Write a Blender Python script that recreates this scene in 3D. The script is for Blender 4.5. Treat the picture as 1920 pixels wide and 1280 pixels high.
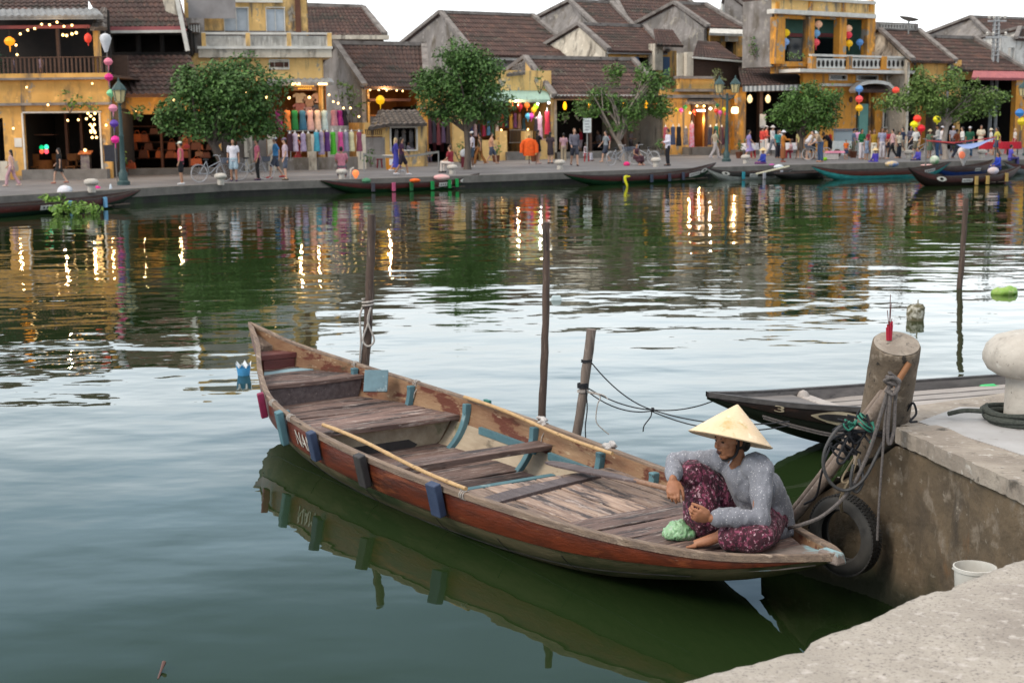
import bpy, bmesh, math, random
import numpy as np
from mathutils import Vector, Matrix
R = math.radians
random.seed(7)
sc = bpy.context.scene
for o in list(bpy.data.objects): bpy.data.objects.remove(o)
COL = sc.collection

# ---------------------------------------------------------------- camera
F = 2700.0; H = 2.65; PITCH = math.atan(410 / F); ROLL = R(0.6)
cam_d = bpy.data.cameras.new('camera'); cam = bpy.data.objects.new('camera', cam_d); COL.objects.link(cam)
cam_d.sensor_width = 36; cam_d.lens = 36 * F / 1920
cam_d.clip_start = .1; cam_d.clip_end = 2000
cam_d.dof.use_dof = True; cam_d.dof.focus_distance = 8.3; cam_d.dof.aperture_fstop = 5.6
cam.matrix_world = Matrix.Translation((0, 0, H)) @ Matrix.Rotation(R(90) - PITCH, 4, 'X') @ Matrix.Rotation(-ROLL, 4, 'Z')
sc.camera = cam

# ---------------------------------------------------------------- sky, sun, exposure
SUN_EL, SUN_AZ = 40, 235        # degrees; azimuth clockwise from +Y (sun behind and left of the viewer)
world = bpy.data.worlds.new('World'); sc.world = world; world.use_nodes = True
nt = world.node_tree; nt.nodes.clear()
def wn(t): return nt.nodes.new(t)
sky = wn('ShaderNodeTexSky'); sky.sky_type = 'NISHITA'; sky.sun_disc = False
sky.sun_elevation = R(SUN_EL); sky.sun_rotation = R(SUN_AZ); sky.dust_density = 3
tc = wn('ShaderNodeTexCoord'); sep = wn('ShaderNodeSeparateXYZ'); nt.links.new(tc.outputs['Generated'], sep.inputs[0])
ramp = wn('ShaderNodeValToRGB'); nt.links.new(sep.outputs['Z'], ramp.inputs[0])
els = ramp.color_ramp.elements
els[0].position = 0.0; els[0].color = (1.0, 1.02, 1.02, 1)
els[1].position = 1.0; els[1].color = (1.0, .97, .93, 1)
for p, c in ((.10, (1.35, 1.40, 1.43)), (.16, (1.30, 1.42, 1.50)), (.205, (.98, 1.14, 1.27)), (.255, (.60, .82, 1.02)), (.32, (.31, .46, .60)), (.42, (.22, .33, .43)), (.55, (.60, .60, .60)), (.7, (1.02, 1.0, .96))):
    e = els.new(p); e.color = (*c, 1)
mp = wn('ShaderNodeMapping'); mp.inputs['Scale'].default_value = (1, 1, 3.2); nt.links.new(tc.outputs['Generated'], mp.inputs[0])
cn = wn('ShaderNodeTexNoise'); cn.inputs['Scale'].default_value = 2.6; cn.inputs['Detail'].default_value = 5; nt.links.new(mp.outputs[0], cn.inputs['Vector'])
cr = wn('ShaderNodeMapRange'); cr.inputs[1].default_value = .35; cr.inputs[2].default_value = .65; cr.inputs[3].default_value = 10.0; cr.inputs[4].default_value = 14.0
nt.links.new(cn.outputs[0], cr.inputs[0])
cl = wn('ShaderNodeVectorMath'); cl.operation = 'SCALE'; nt.links.new(ramp.outputs[0], cl.inputs[0]); nt.links.new(cr.outputs[0], cl.inputs['Scale'])
mx = wn('ShaderNodeMixRGB'); mx.inputs[0].default_value = .9; nt.links.new(sky.outputs[0], mx.inputs[1]); nt.links.new(cl.outputs[0], mx.inputs[2])
bg = wn('ShaderNodeBackground'); bg.inputs['Strength'].default_value = .105; nt.links.new(mx.outputs[0], bg.inputs[0])
wo = wn('ShaderNodeOutputWorld'); nt.links.new(bg.outputs[0], wo.inputs[0])
sl = bpy.data.lights.new('sun', 'SUN'); sun = bpy.data.objects.new('sun', sl); COL.objects.link(sun)
sl.energy = 1.6; sl.angle = R(20); sl.color = (1, .92, .80)
sun.rotation_euler = (R(90 - SUN_EL), 0, R(180 - SUN_AZ) + R(0))
_d = Vector((math.sin(R(SUN_AZ)) * math.cos(R(SUN_EL)), math.cos(R(SUN_AZ)) * math.cos(R(SUN_EL)), math.sin(R(SUN_EL))))
sun.rotation_euler = _d.to_track_quat('Z', 'Y').to_euler()
sc.view_settings.view_transform = 'Standard'; sc.view_settings.look = 'None'
sc.view_settings.exposure = 0.32; sc.view_settings.gamma = 1.0; sc.view_settings.use_curve_mapping = False
sc.cycles.max_bounces = 6; sc.cycles.diffuse_bounces = 2; sc.cycles.glossy_bounces = 3; sc.cycles.transmission_bounces = 3
sc.cycles.caustics_reflective = False; sc.cycles.caustics_refractive = False
sc.cycles.use_denoising = True; sc.cycles.sample_clamp_indirect = 6
sc.cycles.transparent_max_bounces = 4

# ---------------------------------------------------------------- photo pixel <-> world
def ray(px, py):
    x = (px - 960) / F; y = (640 - py) / F
    c, s = math.cos(ROLL), math.sin(ROLL); x, y = x * c + y * s, -x * s + y * c
    return Vector((x, math.cos(PITCH) + y * math.sin(PITCH), -math.sin(PITCH) + y * math.cos(PITCH)))
def onz(px, py, z):
    r = ray(px, py); t = (z - H) / r.z; return Vector((0, 0, H)) + r * t
def at(px, py, Y):
    r = ray(px, py); return Vector((0, 0, H)) + r * (Y / r.y)

def proj(p):
    d = Vector(p) - Vector((0, 0, H)); f = d.y * math.cos(PITCH) - d.z * math.sin(PITCH); u = d.y * math.sin(PITCH) + d.z * math.cos(PITCH)
    x, y = d.x / f, u / f; c, s = math.cos(ROLL), math.sin(ROLL); return 960 + (x * c - y * s) * F, 640 - (x * s + y * c) * F
# ---------------------------------------------------------------- materials
MATS = {}
def hexc(h):
    h = h.lstrip('#'); c = [int(h[i:i + 2], 16) / 255 for i in (0, 2, 4)]
    return tuple(x / 12.92 if x <= .04045 else ((x + .055) / 1.055) ** 2.4 for x in c)
def mat(name, col, rough=.7, col2=None, scale=3, st=(1, 1, 1), bump=0, bscale=None, metal=0, emit=0, island=0, layers=(), spec=.4, detail=5, sheen=0, alpha=1, trans=0, rnd=0, wave=None):
    if name in MATS: return MATS[name]
    if isinstance(col, str): col = hexc(col)
    if isinstance(col2, str): col2 = hexc(col2)
    m = bpy.data.materials.new(name); m.use_nodes = True; t = m.node_tree; N = t.nodes; Lk = t.links
    b = N['Principled BSDF']; b.inputs['Roughness'].default_value = rough; b.inputs['Metallic'].default_value = metal
    b.inputs['Specular IOR Level'].default_value = spec
    b.inputs['Base Color'].default_value = (*col, 1)
    if trans: b.inputs['Transmission Weight'].default_value = trans
    if alpha < 1: b.inputs['Alpha'].default_value = alpha
    if sheen: b.inputs['Sheen Weight'].default_value = sheen
    if emit:
        b.inputs['Emission Color'].default_value = (*col, 1); b.inputs['Emission Strength'].default_value = emit
    coord = None
    def vec(s):
        nonlocal coord
        if coord is None: coord = N.new('ShaderNodeTexCoord')
        mpn = N.new('ShaderNodeMapping'); mpn.inputs['Scale'].default_value = s; Lk.new(coord.outputs['Object'], mpn.inputs[0])
        src = mpn
        if island:
            g = N.new('ShaderNodeNewGeometry'); ad = N.new('ShaderNodeVectorMath'); ad.operation = 'MULTIPLY_ADD'
            ad.inputs[1].default_value = (37, 53, 71)
            cb = N.new('ShaderNodeCombineXYZ')
            for i in range(3): Lk.new(g.outputs['Random Per Island'], cb.inputs[i])
            Lk.new(cb.outputs[0], ad.inputs[0]); Lk.new(mpn.outputs[0], ad.inputs[2]); return ad
        return src
    cur = None
    def noise(s, stv, det):
        n = N.new('ShaderNodeTexNoise'); n.inputs['Scale'].default_value = s; n.inputs['Detail'].default_value = det; n.inputs['Roughness'].default_value = .62
        Lk.new(vec(stv).outputs[0], n.inputs['Vector']); return n
    if col2 is not None:
        n = noise(scale, st, detail); rp = N.new('ShaderNodeMapRange'); rp.inputs[1].default_value = .36; rp.inputs[2].default_value = .64
        Lk.new(n.outputs[0], rp.inputs[0]); mxn = N.new('ShaderNodeMixRGB'); mxn.inputs[1].default_value = (*col, 1); mxn.inputs[2].default_value = (*col2, 1)
        Lk.new(rp.outputs[0], mxn.inputs[0]); cur = mxn.outputs[0]
    for (lc, ls, lo, hi, lst) in layers:
        if isinstance(lc, str): lc = hexc(lc)
        n = noise(ls, lst, 6); rp = N.new('ShaderNodeMapRange'); rp.inputs[1].default_value = lo; rp.inputs[2].default_value = hi
        Lk.new(n.outputs[0], rp.inputs[0]); mxn = N.new('ShaderNodeMixRGB')
        if cur is None: mxn.inputs[1].default_value = (*col, 1)
        else: Lk.new(cur, mxn.inputs[1])
        mxn.inputs[2].default_value = (*lc, 1); Lk.new(rp.outputs[0], mxn.inputs[0]); cur = mxn.outputs[0]
    if island or rnd:
        if island: g = N.new('ShaderNodeNewGeometry'); ro = g.outputs['Random Per Island']
        else: g = N.new('ShaderNodeObjectInfo'); ro = g.outputs['Random']
        a = island or rnd
        rp = N.new('ShaderNodeMapRange'); rp.inputs[3].default_value = 1 - a; rp.inputs[4].default_value = 1 + a; Lk.new(ro, rp.inputs[0])
        sv = N.new('ShaderNodeVectorMath'); sv.operation = 'SCALE'
        if cur is None: sv.inputs[0].default_value = col
        else: Lk.new(cur, sv.inputs[0])
        Lk.new(rp.outputs[0], sv.inputs['Scale']); cur = sv.outputs[0]
    if cur is not None:
        Lk.new(cur, b.inputs['Base Color'])
        if emit: Lk.new(cur, b.inputs['Emission Color'])
    if bump:
        n = noise(bscale or scale, st, 6); bn = N.new('ShaderNodeBump'); bn.inputs['Strength'].default_value = 1; bn.inputs['Distance'].default_value = bump
        Lk.new(n.outputs[0], bn.inputs['Height']); Lk.new(bn.outputs[0], b.inputs['Normal'])
    MATS[name] = m; return m

# ---------------------------------------------------------------- mesh building
def vcat(pts, sub=6):
    """Catmull-Rom resample"""
    P = [Vector(p) for p in pts]
    if len(P) < 3: return P
    out = []
    for i in range(len(P) - 1):
        p0 = P[i - 1] if i else P[0] * 2 - P[1]; p1 = P[i]; p2 = P[i + 1]; p3 = P[i + 2] if i + 2 < len(P) else P[-1] * 2 - P[-2]
        for k in range(sub):
            t = k / sub
            out.append(.5 * ((2 * p1) + (p2 - p0) * t + (2 * p0 - 5 * p1 + 4 * p2 - p3) * t * t + (3 * p1 - p0 - 3 * p2 + p3) * t ** 3))
    out.append(P[-1]); return out
def lerpl(vals, n):
    return list(np.interp(np.linspace(0, len(vals) - 1, n), range(len(vals)), vals))
class MB:
    def __init__(s): s.v = []; s.f = []; s.m = []; s.s = []
    def add(s, vs, fs, m=0, sm=False):
        b = len(s.v); s.v.extend([tuple(x) for x in vs])
        for f in fs: s.f.append([b + i for i in f]); s.m.append(m); s.s.append(sm)
        return s
    def hexa(s, p, m=0):   # p: 4 bottom (ccw from above) + 4 top
        return s.add(p, [(3, 2, 1, 0), (4, 5, 6, 7), (0, 1, 5, 4), (1, 2, 6, 5), (2, 3, 7, 6), (3, 0, 4, 7)], m)
    def box(s, c, d, m=0, M=None, taper=1.0):
        x, y, z = d[0] / 2, d[1] / 2, d[2] / 2; k = taper
        p = [(-x, -y, -z), (x, -y, -z), (x, y, -z), (-x, y, -z), (-x * k, -y * k, z), (x * k, -y * k, z), (x * k, y * k, z), (-x * k, y * k, z)]
        if M is not None: p = [M @ Vector(q) for q in p]
        return s.hexa([(q[0] + c[0], q[1] + c[1], q[2] + c[2]) for q in p], m)
    def span(s, a, b, w, h, m=0, up=(0, 0, 1)):   # bar from a to b
        a = Vector(a); b = Vector(b); d = (b - a).normalized(); sd = d.cross(Vector(up))
        if sd.length < 1e-4: sd = d.cross(Vector((1, 0, 0)))
        sd.normalize(); u = sd.cross(d); sd *= w / 2; u *= h / 2
        return s.hexa([a - sd - u, b - sd - u, b + sd - u, a + sd - u, a - sd + u, b - sd + u, b + sd + u, a + sd + u][:8], m)
    def prism(s, poly, vec, m=0):
        n = len(poly); A = [Vector(p) for p in poly]; v = Vector(vec); nr = Vector((0, 0, 0))
        for i in range(n): nr += A[i].cross(A[(i + 1) % n])
        if nr.dot(v) > 0: A = A[::-1]
        Bt = [p + v for p in A]
        return s.add(A + Bt, [list(range(n)), list(range(2 * n - 1, n - 1, -1))] + [(i, n + i, n + (i + 1) % n, (i + 1) % n) for i in range(n)], m)
    def tube(s, pts, r, n=8, m=0, sub=0, caps=True, flat=None):
        P = [Vector(p) for p in pts]
        rr = list(r) if isinstance(r, (list, tuple)) else [r] * len(P)
        if sub: k = len(P); P = vcat(P, sub); rr = lerpl(rr, len(P))
        vs = []; T0 = None; up = None
        for i, p in enumerate(P):
            T = (P[min(i + 1, len(P) - 1)] - P[max(i - 1, 0)])
            T = T.normalized() if T.length > 1e-9 else (T0 or Vector((0, 0, 1)))
            if up is None:
                up = Vector((0, 0, 1)) if abs(T.z) < .9 else Vector((1, 0, 0)); up = (up - T * up.dot(T)).normalized()
            else:
                up = up - T * up.dot(T); up = up.normalized() if up.length > 1e-6 else Vector((1, 0, 0))
            sd = T.cross(up); T0 = T
            for j in range(n):
                a = 2 * math.pi * j / n; ca, sa = math.cos(a), math.sin(a)
                if flat: ca *= flat
                vs.append(p + (up * ca + sd * sa) * rr[i])
        fs = [(i * n + j, i * n + (j + 1) % n, (i + 1) * n + (j + 1) % n, (i + 1) * n + j) for i in range(len(P) - 1) for j in range(n)]
        s.add(vs, fs, m, True)
        if caps:
            e = len(P) - 1; b = len(s.v) - len(vs)
            s.f.append([b + j for j in range(n)][::-1]); s.m.append(m); s.s.append(False)
            s.f.append([b + e * n + j for j in range(n)]); s.m.append(m); s.s.append(False)
        return s
    def lathe(s, prof, c=(0, 0, 0), n=16, m=0, M=None, sm=True, sx=1, sy=1):
        vs = []
        for r, z in prof:
            for j in range(n):
                a = 2 * math.pi * j / n; q = Vector((r * math.cos(a) * sx, r * math.sin(a) * sy, z))
                if M is not None: q = M @ q
                vs.append((q.x + c[0], q.y + c[1], q.z + c[2]))
        k = len(prof)
        fs = [(i * n + j, i * n + (j + 1) % n, (i + 1) * n + (j + 1) % n, (i + 1) * n + j) for i in range(k - 1) for j in range(n)]
        if prof[0][0] > 1e-6: fs.append(list(range(n))[::-1])
        if prof[-1][0] > 1e-6: fs.append([(k - 1) * n + j for j in range(n)])
        return s.add(vs, fs, m, sm)
    def ell(s, c, r, n=12, m=0, M=None):
        if not isinstance(r, (tuple, list)): r = (r, r, r)
        k = max(4, n // 2); prof = [(math.sin(math.pi * i / k), -math.cos(math.pi * i / k)) for i in range(k + 1)]
        prof[0] = (1e-7, -1); prof[-1] = (1e-7, 1)
        D = Matrix.Diagonal((*r, 1)).to_3x3()
        return s.lathe(prof, c, n, m, (M.to_3x3() @ D) if M is not None else D)
    def grid(s, fn, nu, nv, m=0, sm=True, flip=False):
        vs = [fn(i / nu, j / nv) for i in range(nu + 1) for j in range(nv + 1)]
        fs = [(i * (nv + 1) + j, (i + 1) * (nv + 1) + j, (i + 1) * (nv + 1) + j + 1, i * (nv + 1) + j + 1) for i in range(nu) for j in range(nv)]
        if flip: fs = [f[::-1] for f in fs]
        return s.add(vs, fs, m, sm)
    def xf(s, M): s.v = [tuple(M @ Vector(p)) for p in s.v]; return s
    def mesh(s, name, mats, angle=40):
        me = bpy.data.meshes.new(name); me.from_pydata(s.v, [], s.f)
        for m in (mats if isinstance(mats, (list, tuple)) else [mats]): me.materials.append(m)
        me.polygons.foreach_set('material_index', s.m); me.polygons.foreach_set('use_smooth', s.s)
        me.update()
        if any(s.s): me.set_sharp_from_angle(angle=R(angle))
        return me
    def build(s, name, mats, parent=None, world=False, bevel=0, angle=40):
        """world=True: the coordinates are world ones, moved into the parent's space"""
        if world and parent is not None:
            Mi = WM[parent.name].inverted(); s.v = [tuple(Mi @ Vector(p)) for p in s.v]
        o = bpy.data.objects.new(name, s.mesh(name, mats, angle)); COL.objects.link(o)
        if parent is not None: o.parent = parent; WM[o.name] = WM[parent.name]
        else: WM[o.name] = Matrix.Identity(4)
        if bevel:
            bv = o.modifiers.new('bevel', 'BEVEL'); bv.width = bevel; bv.segments = 2; bv.limit_method = 'ANGLE'
        return o
WM = {}
def tag(o, label, cat, group=None):
    o['label'] = label; o['category'] = cat
    if group: o['group'] = group
    return o
def kind(o, k): o['kind'] = k; return o
def thing(name, label, cat, loc=(0, 0, 0), rz=0, group=None, M=None):
    o = bpy.data.objects.new(name, None); COL.objects.link(o); o.empty_display_size = .1
    if M is None: M = Matrix.Translation(Vector(loc)) @ Matrix.Rotation(rz, 4, 'Z')
    o.matrix_world = M; WM[o.name] = M.copy(); tag(o, label, cat, group); return o
def solo(mb, name, label, cat, mats, group=None, world=True, **k):
    """a thing that is one mesh; origin moved to its base"""
    A = np.array(mb.v); c = Vector((float(A[:, 0].mean()), float(A[:, 1].mean()), float(A[:, 2].min())))
    mb.v = [tuple(Vector(p) - c) for p in mb.v]
    o = mb.build(name, mats, **k); o.location = c; WM[o.name] = Matrix.Translation(c); tag(o, label, cat, group); return o
def remesh(mb, vox, smooth=4, name='body'):
    """fuse overlapping shapes into one continuous surface"""
    me = mb.mesh(name, []) if False else None
    me = bpy.data.meshes.new('tmp'); me.from_pydata(mb.v, [], mb.f); me.update()
    bm = bmesh.new(); bm.from_mesh(me); bmesh.ops.recalc_face_normals(bm, faces=bm.faces); bm.to_mesh(me); bm.free()
    o = bpy.data.objects.new('tmp', me); COL.objects.link(o)
    rm = o.modifiers.new('r', 'REMESH'); rm.mode = 'VOXEL'; rm.voxel_size = vox
    if smooth: sm = o.modifiers.new('s', 'SMOOTH'); sm.factor = .5; sm.iterations = smooth
    dg = bpy.context.evaluated_depsgraph_get(); out = bpy.data.meshes.new_from_object(o.evaluated_get(dg))
    bpy.data.objects.remove(o); bpy.data.meshes.remove(me); out.name = name
    out.polygons.foreach_set('use_smooth', [True] * len(out.polygons)); return out
def link_mesh(name, me, mats, parent=None):
    for m in (mats if isinstance(mats, (list, tuple)) else [mats]): me.materials.append(m)
    o = bpy.data.objects.new(name, me); COL.objects.link(o)
    if parent is not None: o.parent = parent; WM[o.name] = WM[parent.name]
    return o
def text_mesh(body, size, depth=.004):
    cu = bpy.data.curves.new('t', 'FONT'); cu.body = body; cu.size = size; cu.extrude = depth / 2; cu.align_x = 'CENTER'; cu.align_y = 'CENTER'
    o = bpy.data.objects.new('t', cu); COL.objects.link(o)
    dg = bpy.context.evaluated_depsgraph_get(); me = bpy.data.meshes.new_from_object(o.evaluated_get(dg))
    bpy.data.objects.remove(o); return me
def text_into(mb, body, size, M, m=0, depth=.004, sx=1):
    me = text_mesh(body, size, depth)
    vs = [M @ Vector((v.co.x * sx, v.co.y, v.co.z)) for v in me.vertices]; fs = [list(p.vertices) for p in me.polygons]
    mb.add(vs, fs, m); bpy.data.meshes.remove(me); return mb
def frameM(o, x, y, z):
    M = Matrix.Identity(4)
    for i, a in enumerate((x, y, z)):
        for j in range(3): M[j][i] = a[j]
    for j in range(3): M[j][3] = o[j]
    return M
def fpl(pts):
    xs = [p[0] for p in pts]; ys = [p[1] for p in pts]
    return lambda t: float(np.interp(t, xs, ys))
def fsm(pts):
    xs = np.array([p[0] for p in pts], float); ys = np.array([p[1] for p in pts], float)
    g = np.gradient(ys, xs)
    def f(t):
        t = min(max(t, xs[0]), xs[-1]); i = min(max(int(np.searchsorted(xs, t)) - 1, 0), len(xs) - 2); h = xs[i + 1] - xs[i]; u = (t - xs[i]) / h
        return float((2 * u**3 - 3 * u * u + 1) * ys[i] + (u**3 - 2 * u * u + u) * h * g[i] + (-2 * u**3 + 3 * u * u) * ys[i + 1] + (u**3 - u * u) * h * g[i + 1])
    return f
# ---------------------------------------------------------------- water
wm = bpy.data.materials.new('river_water'); wm.use_nodes = True; t = wm.node_tree; N = t.nodes; Lk = t.links
b = N['Principled BSDF']; b.inputs['Base Color'].default_value = (.0150, .0285, .0088, 1); b.inputs['Roughness'].default_value = .015; b.inputs['IOR'].default_value = 1.34
b.inputs['Specular IOR Level'].default_value = .5
tcn = N.new('ShaderNodeTexCoord')
def wnoise(scale, st, det, rot=0):
    mpn = N.new('ShaderNodeMapping'); mpn.inputs['Scale'].default_value = st; mpn.inputs['Rotation'].default_value = (0, 0, rot); Lk.new(tcn.outputs['Object'], mpn.inputs[0])
    n = N.new('ShaderNodeTexNoise'); n.inputs['Scale'].default_value = scale; n.inputs['Detail'].default_value = det; n.inputs['Roughness'].default_value = .45
    Lk.new(mpn.outputs[0], n.inputs['Vector']); return n
prev = None
gpos = N.new('ShaderNodeNewGeometry'); gsep = N.new('ShaderNodeSeparateXYZ'); Lk.new(gpos.outputs['Position'], gsep.inputs[0])
shel = N.new('ShaderNodeMapRange'); shel.interpolation_type = 'SMOOTHSTEP'; shel.inputs[1].default_value = 7; shel.inputs[2].default_value = 17; shel.inputs[3].default_value = .62; shel.inputs[4].default_value = 1; Lk.new(gsep.outputs['Y'], shel.inputs[0])   # water near the quay is sheltered
for (sca, st, det, dist, rot, msk) in ((.5, (.7, 1, 1), 1, .0215, .25, 0), (1.35, (.7, 1, 1), 1, .0125, -.2, 1), (3.6, (.7, 1, 1), 1.5, .0030, .1, 1)):
    n = wnoise(sca, st, det, rot); bn = N.new('ShaderNodeBump'); bn.inputs['Strength'].default_value = 1; bn.inputs['Distance'].default_value = dist
    Lk.new(n.outputs[0], bn.inputs['Height'])
    if msk: Lk.new(shel.outputs[0], bn.inputs['Strength'])
    if prev: Lk.new(prev.outputs[0], bn.inputs['Normal'])
    prev = bn
Lk.new(prev.outputs[0], b.inputs['Normal'])
mb = MB(); mb.add([(-400, -60, 0), (400, -60, 0), (400, 75, 0), (-400, 75, 0)], [(0, 1, 2, 3)])
kind(mb.build('river', wm), 'structure')

# ---------------------------------------------------------------- far bank
BANK = [(-60, -8), (-22, 36.5), (-16.2, 45.2), (-10.5, 54), (-1.3, 59.5), (12.3, 68.5), (25.5, 73.5), (120, 104)]
ZB = .50
pave = mat('promenade_paving', (.125, .118, .122), .75, (.17, .16, .162), 1.2, layers=[((.085, .08, .082), .5, .5, .7, (1, 1, 1))], bump=.004, bscale=12)
kerbm = mat('weathered_kerb', (.17, .155, .14), .8, (.11, .10, .09), 2, layers=[((.12, .11, .1), 3, .55, .7, (1, 1, 1))], bump=.01, bscale=8)
quaym = mat('wet_quay_stone', (.010, .010, .009), .8, (.022, .021, .018), 2.5, layers=[((.02, .035, .015), 1.2, .5, .62, (1, 1, .4))], bump=.02, bscale=5)
mb = MB(); n = len(BANK)
top = [(x, y, ZB) for x, y in BANK]; back = [(-60, 260, ZB), ]
mb.add([(x, y, ZB) for x, y in BANK] + [(200, 104, ZB), (400, 420, ZB), (-400, 420, ZB), (-400, -8, ZB)], [list(range(n + 4))])
kind(mb.build('promenade', pave), 'structure')
def offs(P, d):
    out = []
    for i, p in enumerate(P):
        a = Vector(P[max(i - 1, 0)]); b_ = Vector(P[min(i + 1, len(P) - 1)]); tt = (b_ - a).normalized(); out.append((p[0] - tt.y * d, p[1] + tt.x * d))
    return out
BI = offs(BANK, .45); BO = offs(BANK, -.04); mb = MB()
for i in range(n - 1):
    a, b_, c, d = BO[i], BO[i + 1], BI[i + 1], BI[i]
    mb.hexa([(*a, ZB - .26), (*b_, ZB - .26), (*c, ZB - .26), (*d, ZB - .26), (*a, ZB + .03), (*b_, ZB + .03), (*c, ZB + .03), (*d, ZB + .03)])
kind(mb.build('quay_kerb', kerbm), 'structure')
mb = MB()
for i in range(n - 1):
    a, b_ = BANK[i], BANK[i + 1]
    mb.add([(*a, -1), (*b_, -1), (*b_, ZB - .26), (*a, ZB - .26)], [(0, 1, 2, 3)])
kind(mb.build('quay_wall', quaym), 'structure')

# ---------------------------------------------------------------- near quay (bottom right) and landing
stone = mat('granite_coping', (.41, .365, .315), .85, (.34, .30, .258), 5, layers=[((.17, .145, .135), 80, .55, .66, (1, 1, 1)), ((.13, .11, .10), 38, .60, .68, (1, 1.4, 1)), ((.22, .185, .16), .7, .55, .75, (1, 1, 1)), ((.50, .45, .41), 22, .56, .68, (1, 1, 1)), ((.24, .20, .18), 1.3, .56, .75, (1, 1, 1))], bump=.006, bscale=30)
concw = mat('stained_concrete', (.155, .112, .070), .9, (.085, .064, .044), 2.4, layers=[((.21, .17, .13), 6.5, .55, .66, (1, 1, 1)), ((.026, .023, .021), 1.7, .54, .66, (1, 1, .45)), ((.17, .085, .035), 2.6, .58, .7, (1, 1, .7)), ((.30, .26, .21), 15, .62, .7, (1, 1, 1))], bump=.02, bscale=9)
concl = mat('pale_concrete', (.36, .31, .26), .85, (.25, .21, .175), 4, layers=[((.10, .085, .07), 9, .58, .68, (1, 1, 1)), ((.5, .46, .42), 14, .58, .68, (1, 1, 1))], bump=.012, bscale=22)
# moss and wet band near the waterline (true dirt: follows height of the tide)
def tide(m, col, z0, z1):
    t = m.node_tree; N = t.nodes; Lk = t.links; bb = N['Principled BSDF']; src = bb.inputs['Base Color'].links[0].from_socket
    g = N.new('ShaderNodeNewGeometry'); s = N.new('ShaderNodeSeparateXYZ'); Lk.new(g.outputs['Position'], s.inputs[0])
    nn = N.new('ShaderNodeTexNoise'); nn.inputs['Scale'].default_value = 3.5; nn.inputs['Detail'].default_value = 5; Lk.new(g.outputs['Position'], nn.inputs['Vector'])
    ma = N.new('ShaderNodeMath'); ma.operation = 'MULTIPLY_ADD'; ma.inputs[1].default_value = .45; Lk.new(nn.outputs[0], ma.inputs[0]); Lk.new(s.outputs['Z'], ma.inputs[2])
    r = N.new('ShaderNodeMapRange'); r.inputs[1].default_value = z0 + .22; r.inputs[2].default_value = z1 + .22; r.inputs[3].default_value = 1; r.inputs[4].default_value = 0; Lk.new(ma.outputs[0], r.inputs[0])
    x = N.new('ShaderNodeMixRGB'); Lk.new(r.outputs[0], x.inputs[0]); Lk.new(src, x.inputs[1]); x.inputs[2].default_value = (*col, 1); Lk.new(x.outputs[0], bb.inputs['Base Color'])
tide(concw, (.022, .024, .012), .05, .28)
rnd = random.Random(3)
ZQ = 1.05
edge = []
q1 = Vector((-.75, 2.95)); q2 = Vector((2.62, 5.76))
qd = (q2 - q1).normalized(); qn = Vector((-qd.y, qd.x))
for i in range(161):
    u = i / 160; p = q1.lerp(q2, u)
    w = .012 * math.sin(u * 21 + 1) + .008 * math.sin(u * 53) + rnd.uniform(-.0025, .0025) + .018 * math.sin(u * 9) - .03 * math.exp(-((u - .47) / .012) ** 2) - .022 * math.exp(-((u - .66) / .008) ** 2) - .02 * math.exp(-((u - .3) / .01) ** 2)
    edge.append(p + qn * w)
mb = MB(); prof = [(0, -1.4), (0, -.10), (-.004, -.03), (-.018, -.008), (-.05, 0), (-.3, 0.004), (-.8, .0), (-3, 0)]
def qfn(i, j):
    k = round(i * 160); p = edge[k]; o, z = prof[j]; q = p + qn * (o + (rnd.uniform(-.0025, .0025) if 0 < j < 5 else 0))
    return (q.x, q.y, ZQ + z + (rnd.uniform(-.0015, .0015) if 1 < j < 6 else 0))
vs = [qfn(i / 160, j) for i in range(161) for j in range(len(prof))]; J = len(prof)
mb.add(vs, [((i) * J + j, (i + 1) * J + j, (i + 1) * J + j + 1, i * J + j + 1)[::-1] for i in range(160) for j in range(J - 1)], 0, True)
kind(mb.build('near_quay_pavement', stone, angle=60), 'structure')

# jetty (landing) with its sloping stringer
ZJ = 1.0
A = Vector((2.10, 7.64)); JB = Vector((2.47, 5.66)); E_ = Vector((1.50, 8.42))
jet = thing('stone_jetty', 'stained concrete jetty with pale top and sloping side wall behind the seated woman', 'jetty', (2.6, 7.5, 0))
def wallseg(mb, a, b_, z0, z1a, z1b, th, m=0, nu=40, nv=16, amp=.012):
    d = (b_ - a).normalized(); nn = Vector((-d.y, d.x)) * -1
    rr = random.Random(5)
    def fn(u, v):
        p = a.lerp(b_, u); z1 = z1a + (z1b - z1a) * u
        k = rr.uniform(-amp, amp) if 0 < v < 1 and 0 < u < 1 else 0
        q = p + nn * k; return (q.x, q.y, z0 + (z1 - z0) * v)
    mb.grid(fn, nu, nv, m, True)
rr5 = random.Random(5); ctrl = [E_, E_.lerp(A, .45), E_.lerp(A, .82), A.lerp(JB, .12), A.lerp(JB, .5), JB]; pl_ = vcat([(p.x, p.y, 0) for p in ctrl], 16); mb = MB(); nP = len(pl_) - 1
def wf(u, v):
    i = round(u * nP); p = pl_[i]; t_ = (pl_[min(i + 1, nP)] - pl_[max(i - 1, 0)]).normalized(); f = (p.xy - E_).dot((A - E_).normalized()) / (A - E_).length
    z1 = .20 + (ZJ - .30) * min(1, max(0, f)); k = rr5.uniform(-.010, .010) if 0 < v < 1 else 0
    return (p.x + t_.y * k, p.y - t_.x * k, -1 + (z1 + 1) * v)
mb.grid(wf, nP, 22, 0, True)
mb.build('side_wall', concw, jet, True, angle=70)
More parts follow.
